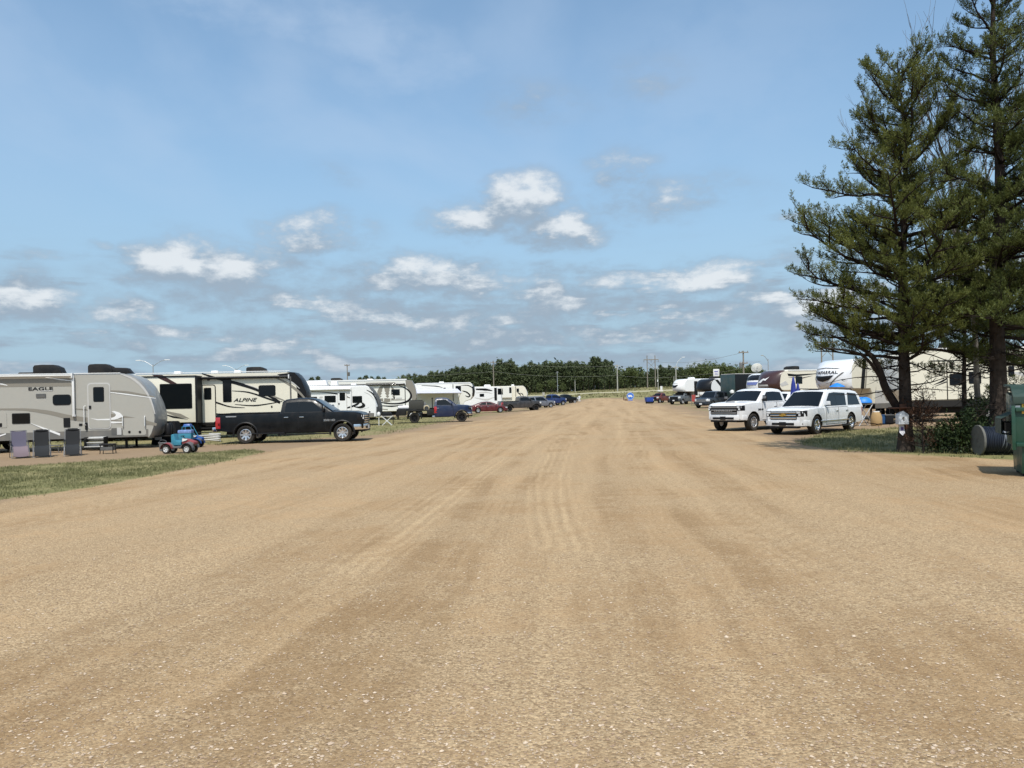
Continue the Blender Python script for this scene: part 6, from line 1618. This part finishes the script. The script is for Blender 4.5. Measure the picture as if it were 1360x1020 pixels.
for sg, x in ((-1, -.0), (1, Wd)):
    m = MB(); z0, z1 = zz(579), zz(556); xo = x+sg*.24
    m.add([(x, .10, z0), (xo, .10, z0+.03), (xo, .10, z1), (x, .10, z1+.12), (x, Dd*.8, z0), (xo, Dd*.8, z0+.03), (xo, Dd*.8, z1), (x, Dd*.8, z1+.12)], [(1, 2, 6, 5), (2, 3, 7, 6), (0, 1, 5, 4)])
    m.add([(xo-sg*.02, .10, z0+.03), (xo-sg*.02, .10, z1-.01), (xo-sg*.02, Dd*.8, z0+.03), (xo-sg*.02, Dd*.8, z1-.01)], [(0, 1, 3, 2)])
    m.build('fork_pocket', DL if sg < 0 else DG, t, sharp=20)
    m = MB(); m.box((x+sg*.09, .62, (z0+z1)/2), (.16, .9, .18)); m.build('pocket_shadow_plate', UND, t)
m = MB(); m.box((.04, -.004, zz(541)), (.09, .006, .075)); m.build('sticker', WHT, t)
YEL = M('yellow_sticker', (.62, .42, .06), rough=.5)
m = MB(); m.box((.27, -.004, zz(543)), (.32, .006, .20)); sk = m.build('sticker', YEL, t)
m = MB()
for k in range(4): m.box((.27, -.009, zz(543)+.07-.04*k), (.26-.05*(k % 2), .004, .014))
m.build('sticker_text', BLK, sk)
m = MB()
for k in range(5): m.box((.10+.085*k, -.006, zz(531)-.005*k), (.045, .006, .045), taper=.6)
m.build('lettering', WHT, t, bevel=.01)
for x in (.2, Wd-.2):
    for y in (.25, Dd-.25):
        m = MB(); m.box((x, y, .03), (.12, .16, .06)); m.build('foot', UND, t)

# gear behind the suv
BRT = M('bright_blue_cover', (.012, .19, .62), rough=.5, var=.12)
Yg = 39.5
q = gx(1146, Yg); t = thing('camp_table', 'folding table with a bright blue domed cover behind the suv', 'table', (q.x, Yg, q.z), rad(10))
m = MB(); m.lathe([(0, .30), (.16, .29), (.30, .24), (.42, .10), (.44, 0), (.40, -.02), (0, -.02)], (0, 0, 1.18), 'z', 24); m.build('cover', BRT, t)
m = MB(); m.box((0, 0, 1.13), (1.0, .6, .04)); m.build('table_top', GREY, t, bevel=.01)
for y in (-.25, .25):
    m = MB(); m.tube([(-.42, y, 0), (.38, y, 1.12)], .025, 6); m.build('leg', ALU, t); m = MB(); m.tube([(.42, y, 0), (-.38, y, 1.12)], .025, 6); m.build('leg', ALU, t)
q = gx(1112, 41); t = thing('sun_shade', 'bright blue shade cloth tip showing above the roof of the white suv', 'sun shade', (q.x, 41, q.z))
m = MB(); m.lathe([(0, .20), (.10, .17), (.36, .03), (.40, -.02), (.34, -.03), (0, -.03)], (0, 0, 2.05), 'z', 16); m.build('cloth', BRT, t)
m = MB(); m.tube([(0, 0, 0), (0, 0, 2.2)], .025, 8); m.build('pole', ALU, t)
q = gx(1157, Yg); t = thing('straw_sack', 'tan paper sack on the ground behind the suv', 'sack', (q.x, Yg-.5, q.z)); m = MB(); m.lathe([(0, 0), (.24, 0), (.28, .12), (.27, .45), (.20, .66), (.12, .70), (0, .68)], (0, 0, 0), 'z', 14); m.build('bag', M('tan_paper', (.36, .24, .11), rough=.85, var=.2, bump=.4, bscale=12), t)
m = MB(); m.box((0, 0, .72), (.30, .14, .05)); m.build('rolled_top', WHT, t, bevel=.015)
for px, mt, lab in ((1167, M('dark_blue_tote', (.012, .06, .16), rough=.5), 'dark blue storage tote under the camper overhang'), (1178, BLK, 'black storage tote next to the dark blue one')):
    q = gx(px, 40.5); t = thing('storage_tote', lab, 'tote', (q.x, 40.5, q.z), rad(5), 'storage totes under the right camper'); m = MB(); m.box((0, 0, .24), (.42, .40, .46), taper=1.06); m.build('bin', mt, t, bevel=.02); m = MB(); m.box((0, 0, .49), (.50, .46, .05)); m.build('lid', DGREY if mt is BLK else mt, t, bevel=.015)
# folded blue chairs standing behind the white trucks
BLN = M('royal_blue_canvas', (.015, .03, .22), rough=.8, var=.2)
for k, (px, h, lab) in enumerate(((1054, 2.75, 'taller folded royal blue parasol behind the two white vehicles'), (1060, 2.35, 'shorter folded royal blue parasol right of the taller one'))):
    q = gx(px, 47.5); t = thing('folded_parasol', lab, 'parasol', (q.x, 47.5, q.z), 0, 'folded blue parasols'); m = MB(); m.lathe([(0, h), (.05, h-.08), (.13, h-.5), (.20, h-1.25), (.15, h-1.3), (0, h-1.28)], (0, 0, 0), 'z', 9); m.build('canopy', BLN, t)
    m = MB(); m.tube([(0, 0, 0), (0, 0, h)], .025, 8); m.lathe([(0, 0), (.24, 0), (.24, .05), (.05, .09), (0, .09)], (0, 0, 0), 'z', 16); m.build('pole', GREY, t)
# red folding chair between the far vehicles
q = gx(922.5, 96); t = thing('folding_chair', 'red folding camp chair between the grey blue pickup and the dark suv', 'camp chair', (q.x, 96, q.z), rad(20)); RC = M('red_canvas', (.34, .06, .05), rough=.8)
m = MB(); m.box((0, 0, .48), (.6, .5, .05)); m.build('seat', RC, t); m = MB(); m.box((0, .26, .95), (.6, .06, .8)); m.build('backrest', RC, t)
for x in (-.28, .28):
    for y in (-.24, .24): m = MB(); m.tube([(x, y, 0), (x, y, .5 if y < 0 else 1.3)], .03, 6); m.build('leg', GREY, t)
# blue tote on the nose of the red truck
q = gx(862, 121); t = thing('storage_tote', 'blue plastic tote on the ground in front of the red truck', 'tote', (q.x, 121, q.z), rad(15)); m = MB(); m.box((0, 0, .62), (1.05, .8, .65), taper=1.1); m.build('bin', M('blue_tote', (.02, .06, .30), rough=.5), t, bevel=.03); m = MB(); m.box((0, 0, .97), (1.2, .95, .07)); m.build('lid', TOYB, t, bevel=.02); m = MB(); m.box((0, 0, .15), (.9, .7, .3)); m.build('pallet', UND, t)

# blue round sign board with a white camper on it
q = gp(837.3, 532); t = thing('round_sign', 'round blue sign with white camper symbol at the road end', 'sign', (q.x, q.y, q.z), rad(-8))
SBL = M('sign_blue', (.015, .13, .50), rough=.5)
m = MB(); m.lathe([(0, -.03), (.68, -.03), (.70, -.015), (.70, .015), (.68, .03), (0, .03)], (0, 0, .86), 'y', 32); pn = m.build('panel', SBL, t)
m = MB(); m.lathe([(.62, -.034), (.66, -.034), (.66, -.030), (.62, -.030)], (0, 0, .86), 'y', 32); m.build('border', WHT, pn)
m = MB(); m.prism([(-.42, .72), (-.42, 1.08), (.18, 1.08), (.30, .98), (.30, .86), (.44, .84), (.44, .72)], -.045, -.03); m.lathe([(0, -.045), (.09, -.045), (.09, -.03)], (-.22, 0, .70), 'y', 14); m.lathe([(0, -.045), (.09, -.045), (.09, -.03)], (.24, 0, .70), 'y', 14); m.build('symbol', WHT, pn)
m = MB(); m.box((0, .05, .08), (.9, .12, .16)); m.build('stand', SBL, t, bevel=.02)
q = gp(828.5, 531.5); t = thing('marker_post', 'short brown marker post left of the round blue sign', 'post', tuple(q)); m = MB(); m.box((0, 0, .32), (.16, .16, .64)); m.box((0, 0, .67), (.20, .20, .06)); m.build('post', BARKR, t, bevel=.02)
q = gp(831.5, 532); t = thing('boulder', 'small brown boulder at the foot of the marker post', 'boulder', tuple(q)); m = MB(); m.lathe([(0, .30), (.18, .26), (.30, .14), (.33, 0), (0, -.05)], (0, 0, 0), 'z', 9); m.build('rock', BARKR, t, sharp=50)

# person sitting at the end of the road
def person():
    q = gp(769.5, 533); t = thing('person', 'dark haired person in a pale shirt sitting at the far end of the road', 'person', (q.x, q.y, q.z), rad(-30))
    SK = M('skin', (.42, .26, .18), rough=.6)
    V = [(0, 0, .46), (0, .02, .62), (0, .03, .82), (0, .02, .96), (0, 0, 1.06), (0, -.02, 1.17), (0, -.02, 1.27)]
    E = [(i, i+1) for i in range(6)]; Rr = [.15, .14, .155, .13, .055, .085, .07]
    def add(chain, rs, root):
        prev = root
        for p, r in zip(chain, rs): V.append(p); Rr.append(r); E.append((prev, len(V)-1)); prev = len(V)-1
    for sg in (1, -1):
        add([(sg*.10, -.06, .46), (sg*.14, -.42, .48), (sg*.14, -.44, .12), (sg*.14, -.46, .05), (sg*.14, -.60, .04)], [.09, .07, .052, .045, .04], 0)
        add([(sg*.20, .02, .93), (sg*.25, -.06, .68), (sg*.20, -.28, .56), (sg*.18, -.36, .54)], [.06, .045, .036, .03], 3)
    me = bpy.data.meshes.new('body'); me.from_pydata(V, E, []); o = bpy.data.objects.new('body', me); COL.objects.link(o)
    sm_ = o.modifiers.new('s', 'SKIN'); 
    for i, sv in enumerate(me.skin_vertices[0].data): sv.radius = (Rr[i], Rr[i]); sv.use_root = i == 0
    o.modifiers.new('d', 'SUBSURF').levels = 1
    dg = bpy.context.evaluated_depsgraph_get(); m2 = bpy.data.meshes.new_from_object(o.evaluated_get(dg)); bpy.data.objects.remove(o)
    shirt, trous = M('pale_grey_shirt', (.55, .56, .62), rough=.9), M('white_trousers', (.68, .66, .62), rough=.9)
    m2.materials.clear(); [m2.materials.append(k) for k in (shirt, trous, SK)]
    for p in m2.polygons:
        c = p.center; p.material_index = 2 if c.z > 1.06 else 1 if (c.z < .53 and abs(c.x) < .22 and not (c.y < -.2 and c.z > .53)) else 0
    m2.shade_smooth(); b_ = bpy.data.objects.new('body', m2); COL.objects.link(b_); b_.parent = t
    m = MB(); m.lathe([(0, .13), (.06, .12), (.105, .06), (.11, 0), (.10, -.06), (.08, -.10)], (0, .01, 1.26), 'z', 14); m.build('hair', BLK, t)
    m = MB(); m.box((0, .02, 1.22), (.20, .10, .2)); m.build('hair', BLK, t, bevel=.04)
    s_ = thing('stool', 'low white seat under the person at the end of the road', 'stool', (q.x, q.y, q.z), rad(-30)); m = MB(); m.lathe([(0, 0), (.19, 0), (.22, .30), (.22, .33), (0, .33)], (0, .02, 0), 'z', 16); m.build('seat', WHT, s_); m = MB(); m.lathe([(.2, .29), (.235, .29), (.235, .32), (.2, .32)], (0, .02, 0), 'z', 16); m.build('rim', WHT, s_)
person()

# ---------------------------------------------------------------- poles, lamps, pylons and wires
POLE = M('weathered_pole', (.20, .175, .145), rough=.9, var=.2); LPOLE = M('pale_pole', (.34, .33, .29), rough=.8, var=.15); STL = M('galvanised_steel', (.36, .37, .38), rough=.5, metal=.5)
def pole(px, ytop, Y, r, label, mat=POLE, arms=(), extra=None, name='utility_pole', grp=None):
    tp = at(px, ytop, Y); zb = gz(tp.x, Y); t = thing(name, label, 'pole', (tp.x, Y, zb), 0, grp); h = tp.z-zb
    m = MB(); m.tube([(0, 0, -.2), (0, 0, h)], [r, r*.72], 8); m.build('post', mat, t)
    for dz_, L_ in arms: m = MB(); m.box((0, -r, h-dz_), (L_, .14, .14)); [m.box((x, -r, h-dz_+.14), (.09, .09, .18)) for x in (-L_*.42, -L_*.15, L_*.42)]; m.build('crossarm', mat, t)
    return t, h
WP = []
t, h = pole(655, 479, 205, .17, 'wooden utility pole rising behind the white motorhome', arms=((.5, 1.6),)); WP.append((t.location.copy(), h))
t, h = pole(819.5, 484, 205, .17, 'pale utility pole at the gap in the far tree line', LPOLE, arms=((.4, 1.5),)); WP.append((t.location.copy(), h))
t, h = pole(897.5, 486, 205, .17, 'pale utility pole right of the far pylon', LPOLE, arms=((.4, 1.5),)); WP.append((t.location.copy(), h))
m = MB(); m.tube([(0, -.1, h-.2), (.5, -.5, h+1.2), (1.4, -.8, h+2.0)], .06, 6); m.box((1.8, -.9, h+2.25), (.9, .3, .14)); m.build('lamp_arm', WHT, t)
t, h = pole(873.5, 489, 190, .11, 'thin pale pole with small white road sign boards', LPOLE); m = MB(); m.box((.45, -.15, h-5.6), (1.3, .05, .28)); m.box((.75, -.15, h-4.9), (.55, .05, .9)); m.build('sign_board', WHT, t); m = MB(); m.box((-.12, -.15, h-3.1), (.22, .2, .5)); m.build('meter_box', WHT, t)
t, h = pole(895, 500, 200, .09, 'short grey post left of the pale utility pole', LPOLE); m = MB(); m.box((0, 0, h), (.25, .25, .12)); m.build('cap', GREY, t)
t, h = pole(763.6, 505, 215, .10, 'thin grey post in front of the far pines, left of centre', LPOLE); m = MB(); m.box((0, 0, h), (.25, .25, .12)); m.build('cap', GREY, t)
t, h = pole(740, 493, 222, .10, 'slender grey pole before the low leafy trees', STL); m = MB(); m.box((0, 0, h-.3), (.8, .1, .1)); m.build('crossarm', STL, t)
t, h = pole(987, 466, 118, .15, 'dark utility pole with transformer behind the green cargo trailer', POLE, arms=((.25, 1.5), (1.9, 1.2)))
m = MB(); m.lathe([(0, 0), (.24, .02), (.26, .1), (.26, .75), (.18, .85), (0, .86)], (-.42, -.1, h-2.6), 'z', 14); m.build('transformer', GREY, t); m = MB(); m.box((-.25, -.2, h-4.1), (.45, .3, .75)); m.build('meter_box', WHT, t); PW = (t.location.copy(), h)
t, h = pole(461, 484, 150, .12, 'dark utility pole with transformer behind the small white trailer', POLE, arms=((.2, 1.0),)); m = MB(); m.lathe([(0, 0), (.2, .02), (.22, .1), (.22, .75), (0, .82)], (.3, -.1, h-2.3), 'z', 12); m.build('transformer', DGREY, t)
# H-frame pylon
def pylon(px, Y, ytop, half, label, arm=.0):
    tp = at(px, ytop, Y); zb = gz(tp.x, Y); h = tp.z-zb; t = thing('pylon', label, 'pylon', (tp.x, Y, zb))
    m = MB()
    for x in (-half, half): m.tube([(x, 0, -.3), (x, 0, h)], [.17, .12], 8)
    m.build('post', POLE, t)
    m = MB(); m.box((0, -.1, h-1.3), (half*3.7, .2, .24)); m.build('crossarm', POLE, t)
    m = MB(); m.tube([(-half, -.1, h-1.8), (half, -.1, h-4.2)], .06, 5); m.tube([(half, -.1, h-1.8), (-half, -.1, h-4.2)], .06, 5); m.build('cross_brace', POLE, t)
    m = MB()
    for x in (-half*1.8, 0, half*1.8): m.lathe([(.05, 0), (.10, -.1), (.06, -.2), (.10, -.3), (.06, -.4), (.10, -.5), (.04, -.7)], (x, -.1, h-1.42), 'z', 8)
    m.build('insulator', GREY, t)
pylon(864.5, 232, 472, 1.2, 'wooden H-frame pylon before the far trees')
pylon(1098, 150, 446, 1.1, 'wooden H-frame pylon rising behind the lowest pine branch')
# streetlights
def lamp(px, ytop, Y, half, label, single=False):
    tp = at(px, ytop, Y); zb = gz(tp.x, Y); h = tp.z-zb; t = thing('street_lamp', label, 'street lamp', (tp.x, Y, zb))
    m = MB(); m.tube([(0, 0, -.2), (0, 0, h-.6)], [.11, .07], 8); m.build('post', STL, t)
    for sg in ((-1,) if single else (1, -1)):
        m = MB(); m.tube([(0, 0, h-1.), (sg*half*.25, 0, h-.55), (sg*half*.55, 0, h-.15), (sg*half*.85, 0, h)], .045, 6); ar = m.build('arm', STL, t)
        m = MB(); m.prism([(sg*half*.80, h-.03), (sg*half*.84, h+.09), (sg*half*1.15, h+.07), (sg*half*1.18, h-.03)], -.14, .14); m.build('lamp_head', LPOLE if single else WHT, ar, bevel=.02)
lamp(203, 478.5, 122, 2.3, 'twin armed street lamp above the roof of the cream fifth wheel'); lamp(313, 485.5, 158, 2.3, 'smaller twin armed street lamp farther off behind the cream fifth wheel')
lamp(1020, 472, 128, 1.0, 'single curved grey street lamp behind the brown nosed camper', True)
# white notice board on a post
q = gx(952, 128); top = at(952, 490, 128); t = thing('notice_board', 'white notice board on a post above the far campers', 'sign', (q.x, 128, q.z), rad(-6)); h = top.z-q.z
m = MB(); m.box((0, 0, h-.62), (.98, .08, 1.2)); pn = m.build('panel', WHT, t, bevel=.01)
m = MB(); m.box((-.02, -.045, h-.42), (.6, .012, .2)); m.box((0, -.045, h-.72), (.42, .012, .08)); m.box((0, -.045, h-.92), (.5, .012, .08)); m.build('print', M('violet_print', (.16, .17, .38), rough=.6), pn)
m = MB(); m.tube([(-.2, .06, -.1), (-.2, .06, h-.2)], .05, 6); m.tube([(.2, .06, -.1), (.2, .06, h-.2)], .05, 6); m.build('post', STL, t)
q = gp(722, 531); q = gx(722, 160); t = thing('road_sign', 'small pale sign on a post beyond the blue pickup', 'sign', tuple(q)); m = MB(); m.box((0, 0, 1.7), (.3*1.6, .05, .7)); m.build('panel', LPOLE, t); m = MB(); m.tube([(0, .05, 0), (0, .05, 2.0)], .05, 6); m.build('post', STL, t)
# wires
WIRE = M('wire_grey', (.20, .20, .18), rough=.7)
def wire(a, b, sag, label, r=.02):
    m = MB(); a, b = Vector(a), Vector(b); m.tube([a.lerp(b, i/16)-Vector((0, 0, sag*4*(i/16)*(1-i/16))) for i in range(17)], r, 4); o = m.build('power_line', WIRE); tag(o, label, 'power line', 'power lines before the far trees')
tops = [l + Vector((0, -.2, h-.3)) for l, h in WP]; lows = [l + Vector((0, -.2, h-2.9)) for l, h in WP]
lft = at(520, 488.5, 205); lft2 = at(520, 499.5, 205); rgt = at(1010, 480, 205); rgt2 = at(1010, 484, 205)
wire(lft, tops[0], .3, 'upper power line left of the wooden pole behind the motorhome'); wire(lft2, lows[0], .3, 'lower power line left of the wooden pole behind the motorhome')
wire(tops[0], tops[1], .8, 'upper power line between the wooden pole and the gap pole'); wire(lows[0], lows[1], .8, 'lower power line between the wooden pole and the gap pole')
wire(tops[1], tops[2], .4, 'upper power line from the gap pole past the far pylon'); wire(lows[1], lows[2], .4, 'lower power line from the gap pole past the far pylon')
wire(tops[2], rgt, .6, 'upper power line right of the pole beside the far pylon'); wire(lows[2], rgt2, .5, 'lower power line right of the pole beside the far pylon')
wire(at(868, 480, 160), PW[0]+Vector((0, -.1, PW[1]-.2)), .8, 'power line running to the dark pole behind the green cargo trailer', .02)
